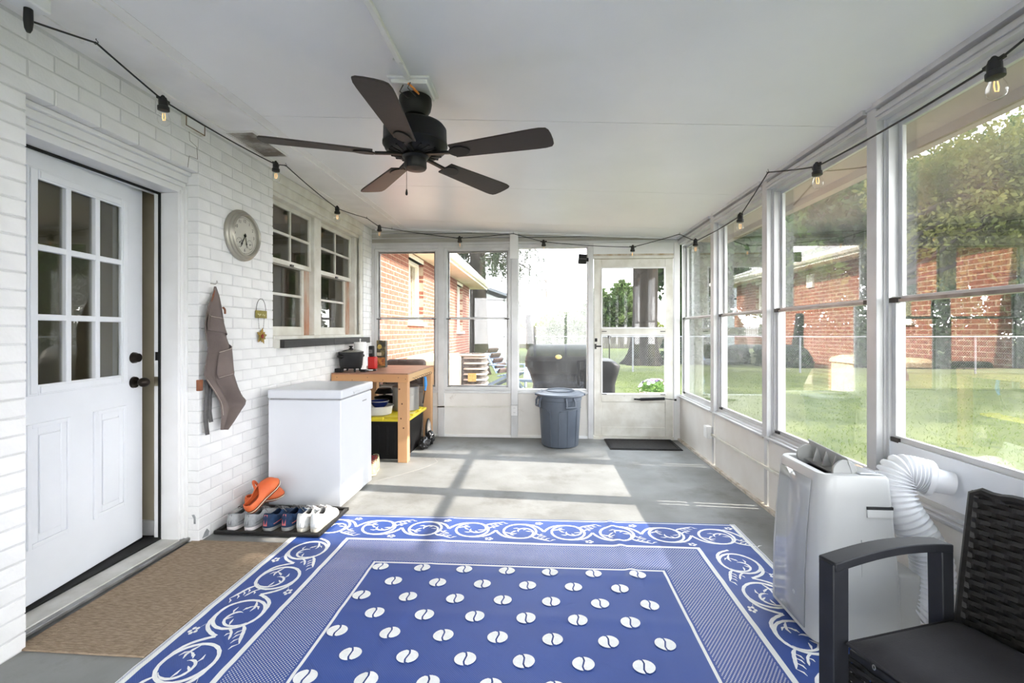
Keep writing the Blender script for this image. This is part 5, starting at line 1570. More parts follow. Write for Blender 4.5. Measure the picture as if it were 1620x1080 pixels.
for i in range(10):
    a = R(36 * i + 8)
    ln = .062 if i % 2 == 0 else .045
    q = Matrix.Translation((XL + .012 + (.003 if i % 2 else 0), yc, 1.215)) @ Matrix.Rotation(R(90), 4, 'Z') @ Matrix.Rotation(R(90), 4, 'X') @ Matrix.Rotation(a, 4, 'Z')
    poly = [(.008, 0), (ln * .4, .012), (ln * .7, .010), (ln, 0), (ln * .7, -.010), (ln * .4, -.012)]
    MB().prism(poly, lambda x, y_: q @ Vector((x, y_, 0)), lambda x, y_: q @ Vector((x, y_, .002 + .1 * max(0, .012 - abs(x - .03)) ))).build('petal', PETAL, sg)
m = MB()
for i in range(7):
    a = R(51 * i)
    m.ell((XL + .02, yc + (.010 * math.cos(a) if i else 0), 1.215 + (.010 * math.sin(a) if i else 0)), .006, .006, .006, 8, 6)
m.build('flower_centre', M('red_bead', rgb(158, 54, 38), .4, col2=rgb(130, 40, 30), vscale=20), sg, smooth=True)

# ================================================================== PORTABLE AIR CONDITIONER
ACM = M('grey_appliance_plastic', rgb(186, 187, 186), .32, col2=rgb(180, 181, 180), vscale=3)
ACF = M('glossy_grey_front', rgb(164, 165, 166), .10, col2=rgb(160, 161, 162), vscale=3, coat=.4)
ACD = M('dark_slot', rgb(40, 41, 42), .6, col2=rgb(52, 53, 54), vscale=9)
ACV = M('grey_vent_plastic', rgb(168, 169, 167), .4, col2=rgb(160, 161, 160), vscale=4)
ac = thing('portable_air_conditioner', 'grey portable air conditioner standing on the rug edge beside the black chair', 'air conditioner', (1.24, 2.02, 0))
aY0, aY1 = 1.845, 2.215
def ac_ring(z, xf, xr, ins, r):
    y0, y1 = aY0 + ins, aY1 - ins
    pts = []
    def corner(cx_, cy_, a0, rr):
        for q in range(7):
            a = R(a0 + 15 * q)
            pts.append((cx_ + rr * math.cos(a), cy_ + rr * math.sin(a), z))
    corner(xr - .02, y1 - .02, 0, .02)
    corner(xf + r, y1 - r, 90, r)
    corner(xf + r, y0 + r, 180, r)
    corner(xr - .02, y0 + .02, 270, .02)
    return pts
m = MB()
lv = [(.016, 1.085, 1.40, .012, .05), (.03, 1.07, 1.40, .0, .055), (.28, 1.072, 1.39, .0, .06), (.45, 1.08, 1.378, .004, .062), (.60, 1.092, 1.366, .008, .062), (.672, 1.10, 1.36, .010, .06), (.684, 1.108, 1.352, .016, .056)]
rings = [ac_ring(*q) for q in lv]
n = len(rings[0])
m.add([p for r_ in rings for p in r_], [(k * n + i, k * n + (i + 1) % n, (k + 1) * n + (i + 1) % n, (k + 1) * n + i) for k in range(len(rings) - 1) for i in range(n)] + [tuple(range(n))[::-1]])
# top deck with the open outlet well
top = rings[-1]
wy0, wy1, wx0, wx1 = aY0 + .05, aY1 - .05, 1.135, 1.245
m.box(1.125, 1.355, aY0 + .03, aY1 - .03, .60, .612)
body = m.build('body', ACM, ac, smooth=True, ang=40)
m = MB()
rim_o = [(p[0], p[1]) for p in top]
def inner(i):
    x, y_ = rim_o[i]
    return (min(max(x, wx0), 1.25), min(max(y_, wy0), wy1))
m.add([(x, y_, .684) for x, y_ in rim_o] + [(*inner(i), .684) for i in range(n)] + [(*inner(i), .645) for i in range(n)],
      [(i, (i + 1) % n, n + (i + 1) % n, n + i) for i in range(n)] + [(n + i, n + (i + 1) % n, 2 * n + (i + 1) % n, 2 * n + i) for i in range(n)])
m.build('top_rim', ACM, ac)
MB().box(wx0 - .002, 1.252, wy0 - .002, wy1 + .002, .638, .646).build('outlet_floor', ACV, ac)
m = MB()
for r_ in range(3):
    for i in range(22):
        yy = wy0 + .012 + i * .0115
        m.box(1.142 + r_ * .03, 1.164 + r_ * .03, yy, yy + .006, .645, .650)
m.build('outlet_grille', ACD, ac)
# raised louvre flap with triangular webs and end discs
fl = MB()
fl.add([(1.252, wy0, .655), (1.252, wy1, .655), (1.225, wy1, .758), (1.225, wy0, .742)], [(0, 1, 2, 3)])
flo = fl.build('louvre_flap', ACV, ac, solid=.006)
for yy in (wy0 + .07, wy0 + .135, wy0 + .20):
    MB().prism([(1.245, .672), (1.222, .738), (1.205, .675)], lambda a, b: (a, yy, b), lambda a, b: (a, yy + .004, b)).build('web', ACV, flo)
MB().box(1.198, 1.248, wy0 + .005, wy1 - .005, .668, .673).build('shelf', ACV, flo)
for yy in (wy0 + .002, wy1 - .012):
    MB().cyl((1.215, yy, .690), (1.215, yy + .01, .690), .046, .046, 28).build('end_disc', ACV, flo, bevel=.002)
m = MB(); m.add([(1.255, aY0 + .03, .686), (1.345, aY0 + .03, .686), (1.345, aY1 - .03, .686), (1.255, aY1 - .03, .686), (1.26, aY0 + .035, .692), (1.34, aY0 + .035, .688), (1.34, aY1 - .035, .688), (1.26, aY1 - .035, .692)],
                [(0, 3, 2, 1), (4, 5, 6, 7), (0, 1, 5, 4), (1, 2, 6, 5), (2, 3, 7, 6), (3, 0, 4, 7)])
m.build('control_panel', M('clear_glossy_panel', rgb(170, 174, 180), .06, col2=rgb(160, 164, 170), vscale=4, coat=.6), ac, bevel=.003)
# glossy front panel (faces the rug)
def xfront(z): return interp([(q[0], q[1]) for q in lv], z)
MB().grid(lambda u, v: (xfront(.05 + .6 * v) - .003, aY0 + .07 + (aY1 - aY0 - .14) * u, .05 + .6 * v), 2, 14).build('front_panel', ACF, ac, smooth=True, ang=180, solid=.004)
MB().cyl((xfront(.16) - .006, 1.99, .155), (xfront(.16) - .004, 1.99, .155), .009, .009, 16).build('badge', M('pale_badge', rgb(214, 214, 216), .3, col2=rgb(150, 152, 156), vscale=120), ac)
# rear lower housing and side details
MB().box(1.385, 1.475, aY0 + .012, aY1 - .012, .016, .305).build('rear_housing', ACM, ac, bevel=.012, seg=3)
m = MB(); m.box(1.2432, 1.2442, aY0 + .0004, aY0 + .01, .03, .44); m.build('side_seam', M('seam_shadow_grey', rgb(150, 151, 150), .5, col2=rgb(140, 141, 140), vscale=9), ac)
m = MB(); m.box(1.265, 1.362, aY0 + .0025, aY0 + .03, .558, .569); m.build('grip_slot', ACD, ac)
m = MB(); m.box(1.266, 1.360, aY0 + .001, aY0 + .02, .528, .558); m.build('grip_recess', M('pale_grip', rgb(196, 197, 196), .3, col2=rgb(190, 191, 190), vscale=4), ac)
for x, yy in ((1.12, aY0 + .05), (1.12, aY1 - .05), (1.43, aY0 + .05), (1.43, aY1 - .05)):
    MB().cyl((x, yy, .0065 if x < 1.25 else .0), (x, yy, .02), .014, .014, 12).build('caster', BLACK, ac)
# exhaust hose
HOSE = M('white_hose_plastic', rgb(232, 233, 236), .4, col2=rgb(224, 225, 228), vscale=5)
hs = thing('exhaust_hose', 'white ribbed exhaust hose looping from the air conditioner to the window insert', 'hose', (1.5, 1.93, .2))
path = spline([(1.478, 1.925, .155), (1.515, 1.895, .19), (1.532, 1.885, .28), (1.525, 1.885, .37), (1.487, 1.90, .455), (1.445, 1.92, .54), (1.437, 1.945, .62), (1.462, 1.955, .675), (1.515, 1.945, .675), (1.56, 1.935, .662)], 18)
rs = []
for i in range(len(path)):
    t = i / (len(path) - 1)
    rs.append((.064 - .003 * t) + .0065 * (1 if i % 4 in (0, 1) else -1))
MB().tube(path, rs, 22).build('ribbed_hose', HOSE, hs, smooth=True, ang=70)
MB().lathe([(.060, 0), (.067, 0), (.067, .02), (.060, .02)], 24, Matrix.Translation((1.476, 1.93, .15)) @ Matrix.Rotation(R(90), 4, 'Y')).build('collar', ACV, hs, smooth=True)
MB().cyl((1.548, 1.94, .663), (1.565, 1.933, .660), .072, .070, 24).build('flange', HOSE, hs, smooth=True)
MB().cyl((1.56, 1.93, .658), (1.625, 1.905, .648), .048, .046, 24).build('adapter', HOSE, hs, smooth=True)

# ================================================================== WICKER CHAIR
CHM = M('charcoal_metal', rgb(30, 31, 35), .55, metal=.0, col2=rgb(36, 37, 41), vscale=12, spec=.3)
WICK = M('black_resin_wicker', rgb(33, 31, 30), .5, spec=.3, col2=rgb(23, 22, 21), vscale=26, bump=.3, bscale=140, stretch=(1, 1, 3))
CUSH = M('charcoal_cushion_cloth', rgb(52, 51, 54), .85, spec=.2, col2=rgb(44, 43, 46), vscale=6, bump=.25, bscale=220)
ca = R(18)
CO = Vector((.785, 1.275, 0))                       # far front corner of the chair
ex, ey = Vector((math.cos(ca), math.sin(ca), 0)), Vector((math.sin(ca), -math.cos(ca), 0))
def cp_(d, w, z): return CO + ex * d + ey * w + Vector((0, 0, z))      # d back from the front, w toward the near arm
wc = thing('wicker_chair', 'black wicker armchair with metal arms and a charcoal seat cushion', 'armchair', tuple(CO), 0)
CW = .60
def cbeam(m, a, b, w, h, up=(0, 0, 1)): m.beam(a, b, w, h, up)
for w in (0, CW):
    m = MB()
    nn = 12
    pts = [cp_(-.02 + .425 * i / nn, w, .628 + .022 * math.sin(math.pi * min(1, i / nn * .9)) - .006 * (i / nn)) for i in range(nn + 1)]
    vs_, fs_ = [], []
    for p in pts:
        for b_, h_ in ((-.026, -.012), (.026, -.012), (.026, .012), (-.026, .012)):
            vs_.append(p + ey * b_ + Vector((0, 0, h_)))
    for i in range(nn):
        for q in range(4):
            r_ = (q + 1) % 4
            fs_.append((4 * i + q, 4 * i + r_, 4 * i + 4 + r_, 4 * i + 4 + q))
    fs_ += [(3, 2, 1, 0), (4 * nn, 4 * nn + 1, 4 * nn + 2, 4 * nn + 3)]
    m.add(vs_, fs_)
    m.build('armrest', CHM, wc, bevel=.003)
    m = MB(); cbeam(m, cp_(.002, w, .006), cp_(.002, w, .635), .044, .052, ex); m.build('leg', CHM, wc, bevel=.003)
    m = MB(); cbeam(m, cp_(.405, w, .006), cp_(.392, w, .63), .04, .044, ex); m.build('leg', CHM, wc, bevel=.003)
# woven back: interlaced strands
def back_pt(w, z):
    t = (z - .26) / .54
    return cp_(.398 + .085 * max(0, t), w, z)
zz0, zz1, BW0, BW1 = .26, .79, .03, CW - .03
nst = 15
sw_ = (BW1 - BW0) / nst
bk = MB()
rows = 38
for r_ in range(rows):
    z = zz0 + (zz1 - zz0) * (r_ + .5) / rows
    hh = (zz1 - zz0) / rows * .45
    vs_, fs_ = [], []
    ns = nst * 4
    for i in range(ns + 1):
        w = BW0 + (BW1 - BW0) * i / ns
        ph = math.pi * (w - BW0) / sw_ + (math.pi if r_ % 2 else 0)
        o_ = .005 * math.sin(ph)
        p = back_pt(w, z) - ex * (.008 + o_)
        vs_ += [p + Vector((0, 0, hh)), p - Vector((0, 0, hh))]
    for i in range(ns):
        fs_.append((2 * i, 2 * i + 1, 2 * i + 3, 2 * i + 2))
    bk.add(vs_, fs_)
b_ = bk.build('woven_back', WICK, wc, solid=.003)
m = MB()
for i in range(nst + 1):
    w = BW0 + sw_ * i
    m.beam(back_pt(w, zz0), back_pt(w, zz1), .012, .006, ex)
m.build('back_stakes', WICK, wc)
m = MB()
m.add([back_pt(BW0, zz0) + ex * .006, back_pt(BW1, zz0) + ex * .006, back_pt(BW1, zz1 - .005) + ex * .006, back_pt(BW0, zz1 - .005) + ex * .006], [(0, 1, 2, 3)])
m.build('back_panel', M('dark_weave_backing', rgb(34, 32, 31), .8, col2=rgb(28, 27, 26), vscale=40), wc, solid=.004)
m = MB()
edge = [back_pt(BW0, z) for z in np.linspace(zz0, zz1 - .01, 10)] + [back_pt(w, zz1) + Vector((0, 0, .004 * math.sin(w * 60))) for w in np.linspace(BW0 + .02, BW1 - .02, 24)] + [back_pt(BW1, z) for z in np.linspace(zz1 - .01, zz0, 10)]
m.tube(edge, .014, 8)
m.build('back_edge', WICK, wc, smooth=True)
# seat box woven front apron
m = MB(); m.prism([(.03, .02), (.42, .02), (.42, CW - .02), (.03, CW - .02)], lambda a, b: cp_(a, b, .378), lambda a, b: cp_(a, b, .405)); m.build('seat_frame', CHM, wc, bevel=.003)
ap_ = MB()
def apron_face(p0, p1, nrm):
    d = (p1 - p0); L_ = d.length; d.normalize()
    for r_ in range(14):
        z = .22 + r_ * .0125
        vs_, fs_ = [], []
        ns = 40
        for i in range(ns + 1):
            s__ = L_ * i / ns
            o_ = .004 * math.sin(s__ / .045 * math.pi + (math.pi if r_ % 2 else 0))
            p = p0 + d * s__ + nrm * (.004 + o_)
            vs_ += [p + Vector((0, 0, z + .0055)), p + Vector((0, 0, z - .0055))]
        for i in range(ns):
            fs_.append((2 * i, 2 * i + 1, 2 * i + 3, 2 * i + 2))
        ap_.add(vs_, fs_)
apron_face(cp_(.03, .024, 0), cp_(.03, CW - .024, 0), -ex)
apron_face(cp_(.03, .02, 0), cp_(.415, .02, 0), -ey)
ap_.build('woven_apron', WICK, wc, solid=.003)
cu2 = MB()
def cush(u, v):
    a, b = 2 * u - 1, v * math.pi
    return (0, 0, 0)
nx_, ny_ = 18, 20
def ctop(u, v):
    d = .012 + .385 * u; w = .028 + (CW - .056) * v
    ed = min(1, min(u, 1 - u) * 9) ** .5 * min(1, min(v, 1 - v) * 9) ** .5
    return d, w, ed
cu2.grid(lambda u, v: cp_(ctop(u, v)[0], ctop(u, v)[1], .428 + .026 * ctop(u, v)[2] + .004 * math.sin(u * 7) * math.sin(v * 5)), nx_, ny_)
cu2.grid(lambda u, v: cp_(ctop(u, v)[0], ctop(u, v)[1], .428 - .021 * ctop(u, v)[2]), nx_, ny_)
cu2.build('seat_cushion', CUSH, wc, smooth=True, ang=180)
pipe = [cp_(.012, w, .428) for w in np.linspace(.03, CW - .03, 12)] + [cp_(d, CW - .028, .428) for d in np.linspace(.03, .38, 10)] + [cp_(.397, w, .428) for w in np.linspace(CW - .03, .03, 12)] + [cp_(d, .028, .428) for d in np.linspace(.38, .03, 10)]
MB().tube(pipe, .0045, 6, closed=True).build('cushion_piping', CUSH, wc, smooth=True)
m = MB(); m.lathe([(.004, 0), (.0065, .0012), (.004, .002)], 12, Matrix.Translation(cp_(.012, .10, .416)) @ Matrix.Rotation(R(-80), 4, 'Y'))
m.build('cushion_eyelet', STEEL, wc)
m = MB(); cbeam(m, cp_(.002, .0, .10), cp_(.002, CW, .10), .02, .02); cbeam(m, cp_(.42, .0, .10), cp_(.42, CW, .10), .02, .02); m.build('stretcher', CHM, wc)

# ================================================================== OUTDOORS
GZ = -.15
GRASS = M('lawn_green', rgb(61, 68, 37), .95, col2=rgb(77, 82, 46), vscale=1.1, spec=.15, col3=rgb(42, 52, 28), c3scale=5, c3lo=.5, c3hi=.7, bump=.6, bscale=25)
gd = MB().box(-60, 80, -40, 140, GZ - .2, GZ - .002).build('lawn', GRASS)
tag(gd, 'green lawn around the porch', kind='structure')
PATM = M('tan_patio_concrete', rgb(130, 112, 94), .9, col2=rgb(112, 96, 80), vscale=3, bump=.2, bscale=40)
pa = MB().box(-2.0, 1.9, YB + .14, 8.6, GZ - .05, GZ + .012).build('patio', PATM)
tag(pa, 'tan concrete patio outside the back windows', kind='structure')
rng = np.random.default_rng(5)
def quads_mesh(name, P, A, B, mat):
    """diamond leaves: centres P, half axes A and B (n x 3 arrays)"""
    n_ = len(P)
    V = np.empty((n_, 4, 3)); V[:, 0] = P - A; V[:, 1] = P + B; V[:, 2] = P + A; V[:, 3] = P - B
    me = bpy.data.meshes.new(name)
    me.vertices.add(n_ * 4); me.loops.add(n_ * 4); me.polygons.add(n_)
    me.vertices.foreach_set('co', V.reshape(-1).astype(np.float32))
    me.loops.foreach_set('vertex_index', np.arange(n_ * 4, dtype=np.int32))
    me.polygons.foreach_set('loop_start', np.arange(0, n_ * 4, 4, dtype=np.int32))
    me.update(calc_edges=True)
    me.materials.append(mat)
    return me
def rand_axes(n_, L, W, flat=0.0):
    a = rng.normal(size=(n_, 3)); a[:, 2] *= (1 - flat); a /= np.linalg.norm(a, axis=1)[:, None]
    b = rng.normal(size=(n_, 3)); b -= (b * a).sum(1)[:, None] * a; b /= np.linalg.norm(b, axis=1)[:, None]
    s_ = rng.uniform(.6, 1.2, size=(n_, 1))
    return a * L * s_, b * W * s_
# grass blades on the near lawn
n_ = 90000
gx = rng.uniform(1.9, 16, n_); gy = rng.uniform(.2, 15.5, n_)
keep = rng.uniform(size=n_) < np.clip(9.0 / (gx + gy), .12, 1)
gx, gy = gx[keep], gy[keep]; n_ = len(gx)
P = np.stack([gx, gy, np.full(n_, GZ + .012)], 1)
A = np.stack([rng.normal(0, .012, n_), rng.normal(0, .012, n_), rng.uniform(.012, .024, n_)], 1)
B = np.stack([rng.normal(0, .003, n_), rng.normal(0, .003, n_), np.zeros(n_)], 1)
gb = bpy.data.objects.new('grass', quads_mesh('grass', P, A, B, leaf_mat('grass_blade', rgb(82, 98, 48), rgb(102, 112, 60), 1.2)))
COL.objects.link(gb)
tag(gb, 'short green grass blades on the lawn beside the right windows', 'grass', kind='stuff')

BARK = M('tree_bark', rgb(58, 51, 45), .95, spec=.1, col2=rgb(40, 36, 32), vscale=6, stretch=(1, 1, .25), bump=1.0, bscale=14)
BARK2 = M('grey_bark', rgb(42, 38, 34), .95, spec=.05, col2=rgb(31, 29, 26), vscale=5, stretch=(1, 1, .25), bump=1.0, bscale=12)
LF_A = leaf_mat('yellow_green_leaf', rgb(62, 70, 36), rgb(98, 98, 56), .7)
LF_B = leaf_mat('mid_green_leaf', rgb(50, 72, 34), rgb(80, 98, 48), .7)
LF_C = leaf_mat('dark_green_leaf', rgb(30, 48, 28), rgb(52, 70, 40), .7)
LF_D = leaf_mat('needle_green', rgb(60, 80, 46), rgb(96, 110, 68), .9)
def tree(label, x, y, h, tr, blobs, nleaf, lsize, lm, cat='tree', name='tree', group=None, bark=BARK, branches=True):
    t_ = thing(name, label, cat, (x, y, GZ), 0, group)
    m = MB()
    pts = [(x, y, GZ - .05), (x + .03, y, GZ + .12 * h), (x - .05, y + .05, GZ + .45 * h), (x + .05, y, GZ + h)]
    sp = spline(pts, 6)
    m.tube(sp, [tr * (1.5 if i == 0 else 1.12 if i < 3 else 1 - .75 * i / (len(sp) - 1)) for i in range(len(sp))], 12)
    if branches:
        for bx2, by2, bz2, rx, ry, rz in blobs:
            s0 = (x, y, GZ + min(.75 * h, max(.35 * h, bz2 - GZ - 1.2 * rz)))
            m.tube(spline([s0, ((s0[0] + x + bx2) / 2, (s0[1] + y + by2) / 2, (s0[2] + bz2) / 2 + .1), (x + bx2, y + by2, bz2 + .3 * rz)], 5), [tr * .45 * (1 - .8 * i / 10) for i in range(11)], 7)
    m.build('trunk', bark, t_, smooth=True, ang=80)
    vol = np.array([b[3] * b[4] * b[5] for b in blobs]); vol = vol / vol.sum()
    Ps = []
    for b, fr in zip(blobs, vol):
        k_ = max(10, int(nleaf * fr))
        d = rng.normal(size=(k_, 3)); d /= np.linalg.norm(d, axis=1)[:, None]
        r_ = rng.uniform(.35, 1.0, size=(k_, 1)) ** .6
        wob = 1 + .22 * np.sin(d[:, :1] * 7 + b[0]) * np.sin(d[:, 1:2] * 6 + b[1]) + .12 * np.sin(d[:, 2:] * 11)
        Ps.append(np.array([x + b[0], y + b[1], b[2]]) + d * r_ * wob * np.array([b[3], b[4], b[5]]))
    P_ = np.concatenate(Ps)
    A_, B_ = rand_axes(len(P_), lsize, lsize * .55)
    lv_ = bpy.data.objects.new('foliage', quads_mesh('foliage', P_, A_, B_, lm))
    COL.objects.link(lv_); setparent(lv_, t_); lv_['kind'] = 'stuff'
    return t_
def crown(r, h, seed, n=9):
    rr = random.Random(seed)
    out = [(0, 0, h, r * .75, r * .75, r * .7)]
    for i in range(n):
        a = rr.uniform(0, 6.28); q = rr.uniform(.35, .75) * r
        out.append((q * math.cos(a), q * math.sin(a), h + rr.uniform(-.55, .6) * r, r * rr.uniform(.3, .5), r * rr.uniform(.3, .5), r * rr.uniform(.28, .42)))
    return out
# trees seen through the right windows, beyond the chain link fence
tree('yellow green leafy tree on the lawn before the chain link fence', 10.3, 13.8, 6.0, .2, [(b[0] + 2.4, b[1] + .3, *b[2:]) for b in crown(3.0, 5.3, 1, 12)], 26000, .085, LF_A)
tree('tall dark green tree past the chain link fence', 19.5, 24.5, 10, .3, crown(5.0, 6.4, 2, 14), 17000, .26, LF_C)
tree('broad dark tree closest to the storm door beyond the fence', 8.6, 24.5, 8, .25, crown(3.9, 5.0, 3, 12), 14000, .22, LF_C)
tree('dense mid green tree between two darker trees beyond the fence', 14.0, 28.5, 10, .3, crown(4.8, 6.4, 4, 14), 15000, .27, LF_B)
tree('tall dark green tree at the far corner of the neighbouring yard', 28, 27, 11, .3, crown(6.0, 7.2, 6, 14), 16000, .3, LF_C)
tree('mid green spreading tree far along the fence', 40, 30, 10, .3, crown(6.5, 6.5, 5), 9000, .34, LF_B)
# shade trees standing right of the frame: they shade the lawn and the near half of the porch
tree('very tall shade tree at the near end of the yard', 24.0, -2.4, 14.5, .4, [(0, .4, 14.4, 2.2, 2.6, 1.7), (.3, 1.9, 14.3, 1.6, 1.3, 1.4), (0, -1.8, 14.5, 2, 1.9, 1.6), (-.4, .2, 13.2, 1.8, 2.4, 1.0), (.2, -.4, 15.9, 1.6, 2.2, .9)], 20000, .15, LF_B)
tree('round shade tree on the side lawn', 16.5, 3.0, 5.2, .18, crown(2.0, 5.0, 8, 8), 7000, .12, LF_A)
tree('leafy shade tree in the middle of the side lawn', 13.9, 8.2, 5.6, .18, crown(2.1, 5.3, 12, 8), 8000, .12, LF_B)
tree('slim shade tree on the side lawn', 19.5, 9.4, 6.0, .2, crown(2.3, 5.4, 9, 7), 7000, .13, LF_B)
tree('tall thin tree throwing dappled shade on the brick house', 13.0, 10.6, 10.5, .2, [(0, 0, 10.2, 1.0, 1.1, 1.3), (.3, .8, 9.4, .8, .7, .8), (-.2, -.4, 11.2, .7, .8, .7)], 2600, .12, LF_B)

tree('slender tree throwing dappled shade on the porch floor', 12.5, 4.1, 7.6, .12, [(0, .05, 7.6, .7, .62, .8), (.1, .3, 8.2, .5, .35, .4)], 700, .11, LF_B)

# big split trunk and the conifer seen through the storm door
bt = thing('tree', 'massive old tree trunk with flared roots seen through the storm door', 'tree', (4.35, 19.6, GZ))
m = MB()
def trunk_pt(u, v):
    a = 2 * math.pi * u
    z = v * 6.5
    r_ = .50 + .42 * math.exp(-z / .42) * (1 + .35 * math.sin(5 * a + 1)) + .03 * math.sin(3 * a + z) + .012 * math.sin(14 * a)
    return (4.35 + r_ * math.cos(a) + .02 * z, 19.6 + r_ * math.sin(a), GZ - .03 + z)
m.grid(trunk_pt, 40, 26, cu=True)
m.build('trunk', BARK2, bt, smooth=True, ang=80)
d = rng.normal(size=(9000, 3)); d /= np.linalg.norm(d, axis=1)[:, None]
P_ = np.array([4.4, 19.6, 9.2]) + d * rng.uniform(.3, 1, size=(9000, 1)) ** .5 * np.array([4.6, 4.0, 2.6])
A_, B_ = rand_axes(9000, .2, .1)
lv_ = bpy.data.objects.new('foliage', quads_mesh('foliage', P_, A_, B_, LF_B)); COL.objects.link(lv_); setparent(lv_, bt); lv_['kind'] = 'stuff'

def conifer(label, x, y, h, r, n_, lm, ls=.22):
    t_ = thing('conifer', label, 'tree', (x, y, GZ))
    MB().cyl((x, y, GZ - .05), (x, y, GZ + h * .95), r * .10, .02, 10).build('trunk', BARK, t_, smooth=True)
    m = MB(); rr = random.Random(int(x * 10))
    tiers = 13
    Ps, As, Bs = [], [], []
    for i in range(tiers):
        f = i / (tiers - 1)
        z = GZ + h * (.10 + .88 * f); rad = r * (1 - f ** 2.2) ** .8 * (.7 + .5 * rr.random()) + .15
        for k in range(9):
            a = k * 40 + i * 23 + rr.uniform(-12, 12)
            L_ = rad * rr.uniform(.75, 1.1)
            tip = Vector((x + L_ * math.cos(R(a)), y + L_ * math.sin(R(a)), z + .28 * L_ + .1))
            m.tube([(x, y, z), tuple(tip)], [.03, .008], 5)
            c_ = max(8, int(n_ / tiers / 9 * (.4 + 1.2 * (1 - f))))
            q = rng.uniform(.15, 1.05, size=(c_, 1))
            base_ = np.array([x, y, z]) + q * (np.array(tip) - np.array([x, y, z])) + rng.normal(0, .10 * (.4 + rad / r), size=(c_, 3))
            Ps.append(base_)
            dirv = np.array([math.cos(R(a)), math.sin(R(a)), .25]) + rng.normal(0, .45, size=(c_, 3))
            dirv /= np.linalg.norm(dirv, axis=1)[:, None]
            sd_ = np.cross(dirv, rng.normal(size=(c_, 3))); sd_ /= np.linalg.norm(sd_, axis=1)[:, None]
            As.append(dirv * ls * .7); Bs.append(sd_ * ls * .16)
    m.build('branches', BARK, t_)
    lv_ = bpy.data.objects.new('foliage', quads_mesh('foliage', np.concatenate(Ps), np.concatenate(As), np.concatenate(Bs), lm))
    COL.objects.link(lv_); setparent(lv_, t_); lv_['kind'] = 'stuff'
conifer('bushy pale green conifer behind the picket fence, the taller of two', 7.3, 41.5, 5.9, 2.0, 12000, LF_D, .36)
conifer('bushy pale green conifer behind the picket fence, the shorter of two', 5.3, 41.9, 5.5, 1.7, 9000, LF_D, .36)
# pine with drooping branches behind the brick house
pn = thing('pine_tree', 'tall grey pine trunk with drooping needle branches behind the brick house', 'tree', (-2.0, 14.8, GZ))
sp = spline([(-2.0, 14.8, GZ - .05), (-2.02, 14.8, 1.6), (-2.06, 14.8, 4.0), (-2.12, 14.8, 9.0)], 6)
MB().tube(sp, [.42 if i == 0 else .34 - .008 * i for i in range(len(sp))], 18).build('trunk', BARK2, pn, smooth=True, ang=80)
m = MB(); Ps, As, Bs = [], [], []
rr = random.Random(11)
for i in range(34):
    a = rr.uniform(-80, 60) if i % 3 else rr.uniform(100, 200)
    z0 = rr.uniform(3.5, 5.6); L_ = rr.uniform(.8, 2.6)
    tip = (-2.05 + L_ * math.cos(R(a)), 14.8 + L_ * math.sin(R(a)) * .7, z0 - rr.uniform(.4, 1.4))
    pts = spline([(-2.05, 14.8, z0), ((-2.05 + tip[0]) / 2, (14.8 + tip[1]) / 2, z0 - .05), tip], 6)
    m.tube(pts, [.03 - .002 * k for k in range(len(pts))], 5)
    for k in range(6):
        b0 = pts[int((.35 + .11 * k) * (len(pts) - 1))]
        hl = rr.uniform(.25, .8)
        m.tube([tuple(b0), (b0[0] + rr.uniform(-.1, .1), b0[1], b0[2] - hl)], [.01, .004], 4)
        c_ = 46
        q = rng.uniform(0, 1, size=(c_, 1))
        Ps.append(np.array(b0) + q * np.array([rr.uniform(-.1, .1), 0, -hl]) + rng.normal(0, .05, size=(c_, 3)))
        dv = np.array([0, 0, -.6]) + rng.normal(0, .6, size=(c_, 3)); dv /= np.linalg.norm(dv, axis=1)[:, None]
        sv = np.cross(dv, rng.normal(size=(c_, 3))); sv /= np.linalg.norm(sv, axis=1)[:, None]
        As.append(dv * .085); Bs.append(sv * .012)
m.build('branches', BARK2, pn)
lv_ = bpy.data.objects.new('needles', quads_mesh('needles', np.concatenate(Ps), np.concatenate(As), np.concatenate(Bs), leaf_mat('grey_green_needle', rgb(50, 58, 48), rgb(70, 78, 62), 1.5)))
COL.objects.link(lv_); setparent(lv_, pn); lv_['kind'] = 'stuff'

def shrub(label, x, y, rx, ry, h, n_, ls, lm, name='shrub', z0=GZ):
    t_ = thing(name, label, 'shrub', (x, y, z0))
    m = MB()
    for k in range(6):
        a = k * 60 + 10
        m.tube([(x, y, z0 - .02), (x + .3 * rx * math.cos(R(a)), y + .3 * ry * math.sin(R(a)), z0 + h * .4), (x + .6 * rx * math.cos(R(a)), y + .6 * ry * math.sin(R(a)), z0 + h * .75)], [.03, .02, .006], 5)
    m.build('stems', BARK, t_)
    d = rng.normal(size=(n_, 3)); d[:, 2] = np.abs(d[:, 2]); d /= np.linalg.norm(d, axis=1)[:, None]
    P_ = np.array([x, y, z0]) + d * rng.uniform(.5, 1.02, size=(n_, 1)) ** .5 * np.array([rx, ry, h])
    A_, B_ = rand_axes(n_, ls, ls * .5)
    l_ = bpy.data.objects.new('foliage', quads_mesh('foliage', P_, A_, B_, lm)); COL.objects.link(l_); setparent(l_, t_); l_['kind'] = 'stuff'
shrub('large rounded grey green shrub behind the covered smoker', 1.05, 18.2, 1.45, 1.0, 2.25, 9000, .06, leaf_mat('grey_green_leaf', rgb(78, 90, 70), rgb(104, 112, 80), 1.2))
